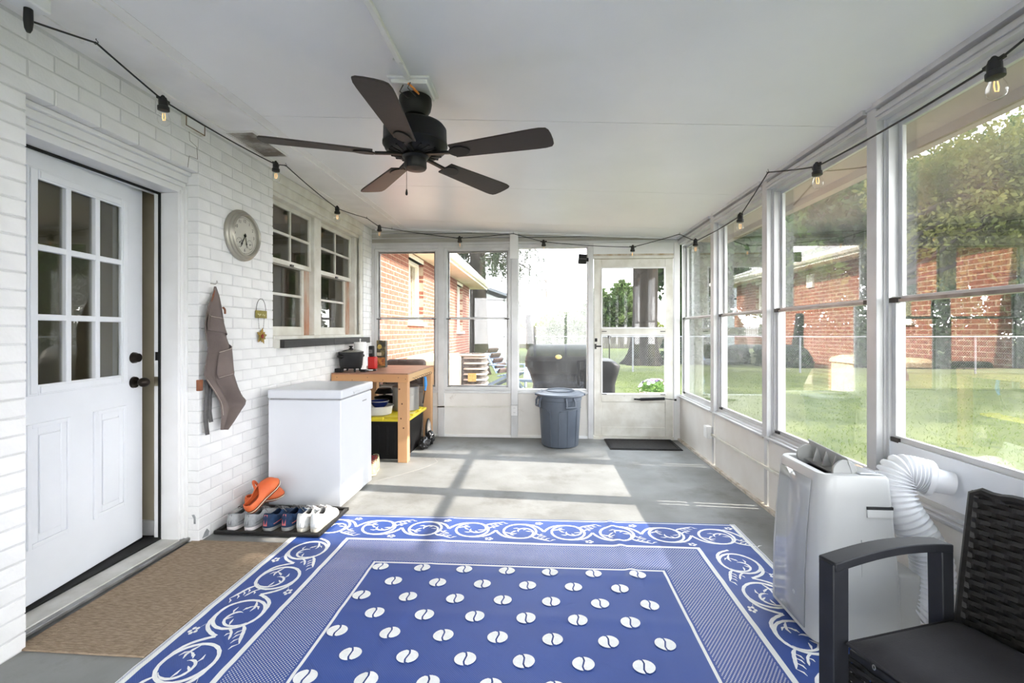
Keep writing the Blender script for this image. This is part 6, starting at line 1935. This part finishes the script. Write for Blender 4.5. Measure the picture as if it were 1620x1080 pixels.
for i, (x, w, h) in enumerate(((-2.4, 1.6, 2.3), (0.6, 1.7, 2.9), (3.6, 1.5, 2.2), (9.5, 2.0, 2.6))):
    shrub(['yellow green bush over the picket fence by the white garage', 'tall yellow green bush over the picket fence under the utility pole', 'grey green bush over the picket fence beside the conifer', 'olive bush over the picket fence right of the big trunk'][i], x, 40.5, w, 1.2, h, 3500, .12, leaf_mat('bush_leaf_%d' % i, rgb(86, 96, 40), rgb(116, 120, 58), .8))
HEDGE = ['behind the chain link fence opposite the storm door', 'under the broad dark tree', 'under the yellow green tree', 'beside the middle fence post', 'under the tall dark tree', 'at the far end of the chain link fence', 'at the outer corner of the yard']
for i, (x, y, w, h) in enumerate(((7.2, 20.5, 1.7, 3.0), (11.0, 19.0, 2.1, 3.6), (15.2, 19.0, 2.2, 3.9), (19.6, 19.2, 2.3, 3.6), (24.2, 19.2, 2.4, 4.0), (29, 19.5, 2.6, 3.8), (34.5, 20, 3.0, 4.0))):
    shrub('dense dark hedge bush ' + HEDGE[i], x, y, w * 1.1, 1.2, h, 5500, .14, LF_C)
sap = thing('sapling', 'thin young sapling standing before the picket fence', 'tree', (-.85, 30, GZ))
m = MB(); m.cyl((-.85, 30, GZ), (-.85, 30, 2.9), .03, .01, 6)
for k in range(10):
    a = k * 77; z = 1.5 + k * .13
    m.tube([(-.85, 30, z), (-.85 + .4 * math.cos(R(a)), 30 + .4 * math.sin(R(a)), z + .3)], [.012, .005], 4)
m.build('stem', BARK, sap)
P_ = np.array([-.85, 30, 2.3]) + rng.normal(0, 1, size=(260, 3)) * np.array([.38, .38, .55]); A_, B_ = rand_axes(260, .07, .035)
l_ = bpy.data.objects.new('foliage', quads_mesh('foliage', P_, A_, B_, LF_A)); COL.objects.link(l_); setparent(l_, sap); l_['kind'] = 'stuff'

# chain link fence along the far side of the lawn
GALV = M('galvanised_steel', rgb(132, 134, 136), .5, metal=.6, col2=rgb(116, 118, 120), vscale=8)
cf = thing('chain_link_fence', 'galvanised chain link fence with a shiny top rail across the yard', 'fence', (5, 16, GZ))
FY_, FZ0, FZ1 = 16.0, GZ, 1.07
MB().cyl((-2.35, FY_, FZ1), (28, FY_, FZ1), .021, .021, 10).build('top_rail', GALV, cf, smooth=True)
for x in (-2.35, .45, 3.2, 6.0, 8.8, 11.6, 14.4, 17.4, 20.2, 23, 25.8):
    MB().cyl((x, FY_ + .03, FZ0 - .05), (x, FY_ + .03, FZ1 + .03), .03, .03, 10).build('post', GALV, cf, smooth=True)
m = MB(); sp_ = .075; x = -2.4
hgt = FZ1 - FZ0 - .03
while x < 28:
    for sg_ in (1, -1):
        xa, xb = (x, x + hgt * .85) if sg_ > 0 else (x + hgt * .85, x)
        m.add([(xa - .0022, FY_, FZ0 + .02), (xa + .0022, FY_, FZ0 + .02), (xa, FY_ + .004, FZ0 + .02), (xb - .0022, FY_, FZ1), (xb + .0022, FY_, FZ1), (xb, FY_ + .004, FZ1)], [(0, 1, 4, 3), (1, 2, 5, 4), (2, 0, 3, 5)])
    x += sp_
o_ = m.build('wire_mesh', GALV, cf); o_['kind'] = 'stuff'
# grey picket fence further back
PK = M('weathered_picket', rgb(96, 90, 82), .9, col2=rgb(72, 67, 60), vscale=3, stretch=(1, 1, .3))
pf = thing('picket_fence', 'weathered grey wooden picket fence across the far end of the yard', 'fence', (6, 38, GZ))
m = MB(); x = -9.0
while x < 34:
    h_ = 1.62 + random.uniform(-.03, .03)
    m.box(x, x + .125, 38, 38.02, GZ - .05, h_); x += .142
o_ = m.build('pickets', PK, pf); o_['kind'] = 'stuff'
for z in (.25, 1.3):
    MB().box(-9, 34, 38.02, 38.06, z, z + .09).build('rail', PK, pf)
# utility pole with wires
POLE = M('weathered_pole', rgb(86, 76, 68), .9, col2=rgb(110, 98, 88), vscale=4, stretch=(1, 1, .2))
up_ = thing('utility_pole', 'wooden utility pole rising beyond the far picket fence', 'utility pole', (.9, 62, GZ))
MB().cyl((.9, 62, GZ), (.75, 62, 8.9), .15, .10, 12).build('pole', POLE, up_, smooth=True)
MB().beam((-.2, 62, 8.2), (1.8, 62, 8.2), .1, .1).build('crossarm', POLE, up_)
for s_ in (-1, 1):
    m = MB(); m.tube([(.8, 62, 4.8), (.8 + s_ * 1.2, 62, 5.4), (.8 + s_ * 2.2, 62, 5.3)], .04, 6); m.box(.8 + s_ * 2.2 - .3, .8 + s_ * 2.2 + .3, 61.8, 62.2, 5.2, 5.35); m.build('street_lamp_arm', POLE, up_)
m = MB(); m.tube([(-12, 40, 6.0)] + [(-12 + 13 * t, 40 + 22 * t, 6.0 + .6 * t - 1.2 * 4 * t * (1 - t) * .5) for t in np.linspace(.1, 1, 10)], .025, 5)
m.tube([(.8, 62, 6.6)] + [(.8 + 26 * t, 62, 6.6 - 1.2 * t) for t in np.linspace(.1, 1, 8)], .025, 5)
m.build('wire', BLACK, up_)

# ---- the rest of the brick house, seen through the back windows and mirrored in the side windows
REDB = M('red_brick', rgb(136, 80, 62), .85, col2=rgb(116, 65, 51), vscale=2.6, vlo=.3, vhi=.7, bump=.4, bscale=90)
MORT = M('cream_mortar', rgb(176, 158, 138), .9, col2=rgb(162, 144, 124), vscale=10)
HT = M('house_white_trim', rgb(232, 228, 216), .45, col2=rgb(224, 219, 206), vscale=3)
hb = thing('brick_house', 'red brick house wing with white eaves running back from the porch', 'house', (-2.02, 9, GZ))
HY0, HY1, HZ = YB + .12, 12.85, 2.49
wins = [(6.88, 7.76, 1.40, 2.40), (10.95, 11.75, 1.25, 2.40)]
m = MB(); xi, xo = -2.32, XL - .0025
segs_y = [HY0] + [q for w in wins for q in (w[0], w[1])] + [HY1]
for i in range(0, len(segs_y), 2):
    m.box(xi, xo, segs_y[i], segs_y[i + 1], GZ, HZ)
for a, b, z0, z1 in wins:
    m.box(xi, xo, a, b, GZ, z0 - .05); m.box(xi, xo, a, b, z1, HZ)
m.box(-9, xi, HY1 - .2, HY1, GZ, HZ); m.box(-9, -8.9, HY0, HY1, GZ, HZ)
m.build('wall', MORT, hb)
HC_, HP = .0677, .205
hbr = []
z = GZ; k = 0
while z + HC_ < HZ + .01:
    zc2 = z + HC_ / 2
    cuts = [HY0]
    for a, b, z0, z1 in wins:
        if z0 - .05 < zc2 < z1: cuts += [a, b]
    cuts.append(HY1)
    sg_ = [(cuts[i], cuts[i + 1]) for i in range(0, len(cuts), 2)]
    hbr += course_bricks(sg_, z + .005, z + HC_ - .005, k % 2, HP, .011, phase=.03)
    z += HC_; k += 1
hbr.sort(key=lambda b: (b[0] + (0 if b[2] > .5 else 3)))
rest = MB()
for i, (p, q, a, b) in enumerate(hbr):
    me = brick_mesh(q - p, i % 4, REDB, b - a, .10, 'r%.3f' % (b - a))
    pos = (XL + random.uniform(-.001, .001), (p + q) / 2, (a + b) / 2)
    if i < 300: link_mesh('brick', me, hb, pos)
    else: rest.add([tuple(Vector(v.co) + Vector(pos)) for v in me.vertices], [tuple(f.vertices) for f in me.polygons])
o_ = rest.build('bricks', REDB, hb); o_['kind'] = 'stuff'
for i, (a, b, z0, z1) in enumerate(wins):
    m = MB().frame('x', -2.20, -2.10, a, b, z0, z1, .06)
    wd = m.build('window', HT, hb, bevel=.004)
    MB().box(-2.17, -2.13, (a + b) / 2 - .02, (a + b) / 2 + .02, z0 + .06, z1 - .06).build('mullion', HT, wd)
    if i == 0:
        for yy in np.arange(a + .07, b - .07, .095):
            MB().box(-2.20, -2.19, yy, yy + .088, z0 + .06, z1 - .06).build('blind_slat', HT, wd)
    MB().box(-2.155, -2.15, a + .06, b - .06, z0 + .06, z1 - .06).build('pane', WIN_DARK, wd)
    MB().box(-2.25, -2.245, a, b, z0, z1).build('room_shade', INW, wd)
    MB().box(-2.15, -1.97, a - .06, b + .06, z0 - .06, z0).build('window_sill', HT, wd, bevel=.004)
    MB().box(-2.10, -2.015, a, b, z1, z1 + .07).build('lintel_board', HT, wd)
SOFX = -1.575
m = MB()
i = 0
yy = HY0 + .02
SOFT = M('grooved_soffit', rgb(226, 216, 196), .6, col2=rgb(216, 205, 184), vscale=4)
while yy < HY1 + .5:
    m.box(-2.3, SOFX, yy, yy + .092, HZ, HZ + .02); m.box(-2.3, SOFX, yy + .092, yy + .1, HZ + .006, HZ + .02)
    yy += .1
m.build('soffit', SOFT, hb)
MB().box(SOFX - .02, SOFX + .005, HY0 + .02, HY1 + .5, HZ - .02, HZ + .15).build('fascia', HT, hb)
gp = [(SOFX + .005, HZ + .02), (SOFX + .06, HZ + .02), (SOFX + .10, HZ + .06), (SOFX + .10, HZ + .10), (SOFX + .115, HZ + .125), (SOFX + .105, HZ + .13), (SOFX + .09, HZ + .10), (SOFX + .09, HZ + .065), (SOFX + .055, HZ + .03), (SOFX + .005, HZ + .03)]
MB().prism(gp, lambda a, b: (a, HY0 + .02, b), lambda a, b: (a, HY1 + .52, b)).build('gutter', HT, hb)
ROOFM = M('grey_shingle', rgb(126, 122, 118), .9, col2=rgb(106, 102, 98), vscale=8, bump=.5, bscale=40)
MB().prism([(SOFX + .03, HZ + .13), (-5.4, HZ + 1.5), (-9.2, HZ + .13), (-9.2, HZ + .05), (-5.4, HZ + 1.42), (SOFX + .03, HZ + .08)], lambda a, b: (a, HY0 + .02, b), lambda a, b: (a, HY1 + .5, b)).build('roof', ROOFM, hb)
MB().box(-2.06, -1.98, 9.3, 9.5, 2.12, 2.38).build('meter_box', HT, hb)

# white garage far behind
gr = thing('garage', 'white sided garage with a grey roof beyond the brick house', 'garage', (-4.5, 23, GZ))
SID = M('white_siding', rgb(170, 174, 174), .6, col2=rgb(156, 160, 160), vscale=4)
m = MB(); z = GZ
while z < 2.65:
    m.box(-8, -1.5 - .0, 20.0, 27, z, z + .09); m.box(-8, -1.495, 19.992, 27.0, z + .09, z + .105); z += .105
m.build('walls', SID, gr)
MB().box(-3.1, -2.55, 19.97, 20.0, 1.2, 2.2).build('window', HT, gr)
MB().box(-3.05, -2.6, 19.96, 19.97, 1.25, 2.15).build('pane', WIN_DARK, gr)
MB().prism([(-1.05, 2.62), (-4.75, 3.95), (-8.45, 2.62), (-8.45, 2.74), (-4.75, 4.08), (-1.05, 2.74)], lambda a, b: (a, 19.55, b), lambda a, b: (a, 27.4, b)).build('roof', M('grey_metal_roof', rgb(92, 96, 100), .6, col2=rgb(80, 84, 88), vscale=3), gr)
MB().prism([(-1.5, 2.6), (-4.75, 3.8), (-8.0, 2.6)], lambda a, b: (a, 20.0, b), lambda a, b: (a, 20.1, b)).build('gable', SID, gr)
MB().box(-1.1, -1.0, 19.5, 27.4, 2.62, 2.75).build('gutter', HT, gr)
m = MB(); m.tube([(-1.06, 19.6, 2.62), (-1.15, 19.62, 2.45), (-1.46, 19.9, 2.35), (-1.5, 19.95, 2.2), (-1.5, 19.95, 0)], .045, 8); m.build('downspout', HT, gr, smooth=True)
m = MB(); m.tube([(-2.35, 20.5, 3.0), (-2.35, 20.5, 3.75), (-2.3, 20.5, 3.85), (-2.2, 20.5, 3.82)], .035, 8); m.build('service_mast', GALV, gr, smooth=True)

# ---- patio things just outside the back windows
def rrect(x0, x1, y0, y1, r, n=5):
    pts = []
    for cx_, cy_, a0 in ((x1 - r, y1 - r, 0), (x0 + r, y1 - r, 90), (x0 + r, y0 + r, 180), (x1 - r, y0 + r, 270)):
        for q in range(n + 1):
            a = R(a0 + 90 * q / n)
            pts.append((cx_ + r * math.cos(a), cy_ + r * math.sin(a)))
    return pts
def loft(m, secs, cap=True):
    n_ = len(secs[0])
    m.add([p for s_ in secs for p in s_], [(k * n_ + i, k * n_ + (i + 1) % n_, (k + 1) * n_ + (i + 1) % n_, (k + 1) * n_ + i) for k in range(len(secs) - 1) for i in range(n_)] + ([tuple(range(n_))[::-1], tuple(range((len(secs) - 1) * n_, len(secs) * n_))] if cap else []))
PG = GZ + .012
COVER = M('black_vinyl_cover', rgb(16, 16, 18), .55, spec=.25, col2=rgb(26, 26, 28), vscale=5, bump=.5, bscale=14)
smk = thing('covered_smoker', 'pellet smoker grill under a black vinyl cover outside the fixed pane', 'grill', (.42, 6.3, PG))
m = MB()
secs = []
for z, xa, xb, ya, yb, r_ in ((PG + .01, -.17, 1.02, 6.02, 6.62, .07), (.30, -.13, .99, 6.03, 6.62, .07), (.55, -.10, .99, 6.05, 6.62, .08), (.70, -.15, 1.03, 6.0, 6.64, .10), (.80, -.20, 1.05, 5.98, 6.64, .10), (.86, -.21, .98, 5.98, 6.64, .10)):
    secs.append([(a, b, z + .006 * math.sin(a * 13 + b * 7)) for a, b in [(p, q) for p, q in rrect(xa, xb, ya, yb, r_)]])
loft(m, secs)
secs = []
for z, xa, xb, ya, yb, r_ in ((.78, -.205, .745, 5.985, 6.63, .10), (.90, -.20, .74, 5.99, 6.62, .11), (1.0, -.17, .73, 6.03, 6.58, .12), (1.05, -.14, .71, 6.10, 6.52, .12), (1.07, -.10, .68, 6.16, 6.46, .10)):
    secs.append([(a, b, z) for a, b in rrect(xa, xb, ya, yb, r_)])
loft(m, secs)
secs = []
for z, dx, r_ in ((1.0, 0, .075), (1.2, -.015, .06), (1.38, -.03, .052), (1.47, -.03, .05), (1.49, -.03, .035)):
    secs.append([(-.125 + dx + r_ * math.cos(R(a)), 6.3 + r_ * math.sin(R(a)), z) for a in range(0, 360, 24)])
loft(m, secs)
m.build('cover', COVER, smk, smooth=True, ang=60)
MB().ell((.235, 5.985, .915), .042, .008, .028, 16, 8).build('badge', M('yellow_badge', rgb(226, 202, 120), .5, col2=rgb(206, 180, 96), vscale=20), smk, smooth=True)
for x in (-.05, .9):
    for yy in (6.12, 6.52):
        MB().cyl((x, yy, PG), (x, yy, PG + .03), .04, .04, 12).build('wheel', BLACK, smk)
# petunias in a cream pot on a stand
pt_ = thing('flower_pot', 'cream pot of white, pink and purple petunias outside the storm door', 'flower pot', (1.62, 6.55, PG))
cx_, cy_ = 1.62, 6.55
MB().lathe([(0, .17), (.13, .17), (.17, .33), (.20, .37), (.215, .375), (.215, .41), (.19, .41), (.17, .34), (0, .34)], 32, Matrix.Translation((cx_, cy_, 0))).build('pot', M('cream_pot', rgb(222, 208, 190), .6, col2=rgb(208, 192, 172), vscale=6), pt_, smooth=True)
m = MB()
for a in (30, 150, 270):
    m.tube([(cx_ + .17 * math.cos(R(a)), cy_ + .17 * math.sin(R(a)), PG), (cx_ + .12 * math.cos(R(a)), cy_ + .12 * math.sin(R(a)), .17)], .008, 6)
m.lathe([(.125, .158), (.14, .158), (.14, .17), (.125, .17)], 24, Matrix.Translation((cx_, cy_, 0)))
m.build('stand', BLACK, pt_)
d = rng.normal(size=(900, 3)); d[:, 2] = np.abs(d[:, 2]); d /= np.linalg.norm(d, axis=1)[:, None]
P_ = np.array([cx_, cy_, .39]) + d * rng.uniform(.3, 1, size=(900, 1)) * np.array([.25, .22, .17]); A_, B_ = rand_axes(900, .024, .012)
l_ = bpy.data.objects.new('leaves', quads_mesh('leaves', P_, A_, B_, leaf_mat('petunia_leaf', rgb(74, 112, 50), rgb(116, 146, 74), 9))); COL.objects.link(l_); setparent(l_, pt_); l_['kind'] = 'stuff'
PET = [M('white_petal', rgb(238, 236, 238), .7, col2=rgb(226, 222, 228), vscale=30), M('pink_petal', rgb(214, 120, 168), .7, col2=rgb(196, 96, 148), vscale=30), M('purple_petal', rgb(60, 40, 84), .7, col2=rgb(80, 56, 106), vscale=30)]
fm = []
for pm2 in PET:
    q = MB(); vs_ = [(0, 0, -.012)] + [(.026 * (1 + .12 * math.cos(5 * R(a))) * math.cos(R(a)), .026 * (1 + .12 * math.cos(5 * R(a))) * math.sin(R(a)), .006 * math.cos(5 * R(a))) for a in range(0, 360, 20)]
    q.add(vs_, [(0, i, i % 18 + 1) for i in range(1, 19)])
    fm.append(q.mesh('bloom', pm2))
for i in range(34):
    a = rng.uniform(0, 2 * math.pi); el = rng.uniform(.1, 1.4)
    v_ = Vector((math.cos(a) * math.cos(el), math.sin(a) * math.cos(el), math.sin(el)))
    link_mesh('bloom', fm[[0, 0, 1, 0, 2][i % 5]], pt_, (cx_ + v_.x * .25, cy_ + v_.y * .22, .41 + v_.z * .17), tuple(v_.to_track_quat('Z', 'Y').to_euler()))
rod = thing('plant_hook', 'thin dark metal rod stuck in the lawn behind the smoker', 'garden stake', (1.36, 9.1, GZ))
m = MB(); m.cyl((1.36, 9.1, GZ - .02), (1.36, 9.1, 1.12), .012, .012, 8); m.build('rod', BLACK, rod)
MB().ell((1.36, 9.1, 1.15), .035, .035, .05, 12, 8).build('finial', BLACK, rod, smooth=True)

# condenser unit by the brick wall
cu3 = thing('condenser_unit', 'beige outdoor condenser unit with louvred sides by the brick house', 'condenser', (-1.36, 8.9, GZ))
CB = M('beige_sheet_metal', rgb(160, 146, 132), .6, col2=rgb(148, 134, 120), vscale=5)
CDK = M('condenser_coil', rgb(92, 85, 80), .8, col2=rgb(48, 45, 42), vscale=20)
ux0, ux1, uy0, uy1, uz0, uz1 = -1.74, -1.06, 8.75, 9.40, PG + .0, .80
MB().prism(rrect(ux0 + .04, ux1 - .02, uy0 + .03, uy1 - .03, .10), lambda a, b: (a, b, uz0), lambda a, b: (a, b, uz1 - .02)).build('coil', CDK, cu3, smooth=True)
nl = 9
for i in range(nl):
    z = uz0 + .04 + i * (uz1 - uz0 - .09) / (nl - 1)
    m = MB(); loft(m, [[(a, b, z - .028) for a, b in rrect(ux0 + .20, ux1 + .004, uy0 - .004, uy1, .12)], [(a, b, z + .004) for a, b in rrect(ux0 + .205, ux1 - .01, uy0 + .012, uy1, .12)]], cap=False)
    m.build('louvre', CB, cu3, smooth=True)
MB().box(ux0, ux0 + .20, uy0 - .006, uy1, uz0, uz1 - .03).build('service_panel', CB, cu3, bevel=.008)
MB().box(ux0 + .03, ux0 + .16, uy0 - .010, uy0 - .006, .28, .44).build('label_plate', HT, cu3)
MB().box(-1.40, -1.24, uy0 - .012, uy0 - .004, .28, .44).build('name_plate', M('gold_plate', rgb(178, 146, 84), .5, col2=rgb(150, 118, 62), vscale=20), cu3)
m = MB(); m.prism(rrect(ux0 - .01, ux1 + .015, uy0 - .015, uy1 + .015, .10), lambda a, b: (a, b, uz1 - .035), lambda a, b: (a, b, uz1)); m.build('top_cap', CB, cu3, bevel=.01)
m = MB()
for q in range(0, 360, 15):
    m.beam((-1.38 + .05 * math.cos(R(q)), 9.08 + .05 * math.sin(R(q)), uz1 + .006), (-1.38 + .27 * math.cos(R(q)), 9.08 + .27 * math.sin(R(q)), uz1 + .006), .008, .008)
m.build('fan_guard', CDK, cu3)

# pale blue resin chairs
RES = M('pale_blue_resin', rgb(132, 150, 172), .5, col2=rgb(120, 140, 164), vscale=4)
def resin_chair(label, x, y, rz, cushion=False):
    t_ = thing('adirondack_chair', label, 'chair', (x, y, GZ), rz)
    for i in range(6):
        w = -.24 + .082 * i
        m = MB(); m.beam((w + .035, .30, .36), (w * 1.1 + .04, .62, .98 - .05 * abs(i - 2.5)), .072, .016, (0, -1, .4)); m.build('back_slat', RES, t_, local=True)
    for i in range(6):
        yy = -.22 + i * .09
        m = MB(); m.beam((-.26, yy, .40 - .02 * i), (.26, yy, .40 - .02 * i), .075, .016); m.build('seat_slat', RES, t_, local=True)
    for s_ in (-1, 1):
        m = MB(); m.beam((s_ * .29, -.24, 0), (s_ * .29, -.22, .56), .06, .04, (0, 1, 0)); m.build('leg', RES, t_, local=True)
        m = MB(); m.beam((s_ * .28, .62, 0), (s_ * .28, -.24, .40), .05, .07); m.build('leg', RES, t_, local=True)
        m = MB(); m.beam((s_ * .33, -.30, .57), (s_ * .31, .44, .57), .12, .02); m.build('armrest', RES, t_, local=True)
    if cushion:
        BC = M('brown_cushion_cloth', rgb(78, 62, 55), .9, col2=rgb(64, 51, 46), vscale=12, bump=.3, bscale=90)
        for i in range(5):
            f = i / 4
            m = MB(); m.beam((-.20, .25 + .30 * f, .42 + .5 * f), (.20, .25 + .30 * f, .42 + .5 * f), .06, .125, (0, -.5, .85)); m.build('cushion_roll', BC, t_, local=True, bevel=.02)
resin_chair('pale blue resin chair with brown cushions beside the condenser unit', -.72, 11.3, R(62), True)
resin_chair('bare pale blue resin chair left of the covered smoker', -.20, 9.7, R(-12))
# brown cushioned patio seat and cream deck box against the brick wall
BRC = M('brown_patio_cushion', rgb(72, 58, 50), .9, col2=rgb(60, 48, 42), vscale=9, bump=.3, bscale=80)
ps = thing('patio_chair', 'brown cushioned patio chair just outside the corner window', 'chair', (-1.68, 5.95, PG))
MB().prism(rrect(-1.94, -1.44, 5.56, 5.74, .08), lambda a, b: (a, b, .34), lambda a, b: (a, b, .90)).build('back_cushion', BRC, ps, bevel=.05, seg=4)
MB().prism(rrect(-1.94, -1.44, 5.76, 6.22, .06), lambda a, b: (a, b, .25), lambda a, b: (a, b, .38)).build('seat_cushion', BRC, ps, bevel=.03, seg=3)
m = MB(); m.box(-1.95, -1.43, 5.56, 6.24, .20, .245)
for x in (-1.955, -1.435):
    m.box(x, x + .04, 5.55, 5.59, .17, .80)
m.build('frame', BLACK, ps)
for x in (-1.93, -1.46):
    for yy in (5.58, 6.20):
        MB().box(x, x + .04, yy, yy + .04, PG, .21).build('leg', BLACK, ps)
dk = thing('deck_box', 'cream resin deck storage box against the red brick wall', 'deck box', (-1.66, 6.95, PG))
DKM = M('cream_resin', rgb(226, 202, 164), .6, col2=rgb(214, 188, 148), vscale=4)
MB().box(-1.94, -1.36, 6.38, 7.62, PG, .76).build('body', DKM, dk, bevel=.02)
m = MB(); loft(m, [[(a, b, .77) for a, b in rrect(-1.96, -1.33, 6.35, 7.65, .05)], [(a, b, .83) for a, b in rrect(-1.95, -1.34, 6.36, 7.64, .06)], [(a, b, .88) for a, b in rrect(-1.92, -1.45, 6.42, 7.58, .07)]]); m.build('lid', DKM, dk, smooth=True)
for yy in (6.6, 7.0, 7.4):
    MB().box(-1.362, -1.352, yy - .10, yy + .10, .0, .7).build('panel_rib', DKM, dk, bevel=.004)
# low planting along the wall
for i, (x, y, w, h) in enumerate(((-1.74, 8.3, .18, .35), (-1.74, 10.2, .20, .5), (-1.72, 11.6, .22, .55))):
    shrub(['small pink flowered plant beside the condenser unit', 'low leafy plant under the far brick wall', 'leafy plant by the far house window'][i], x, y, w, w, h, 700, .035, LF_B, name='garden_plant', z0=GZ if y > 8.6 else PG)
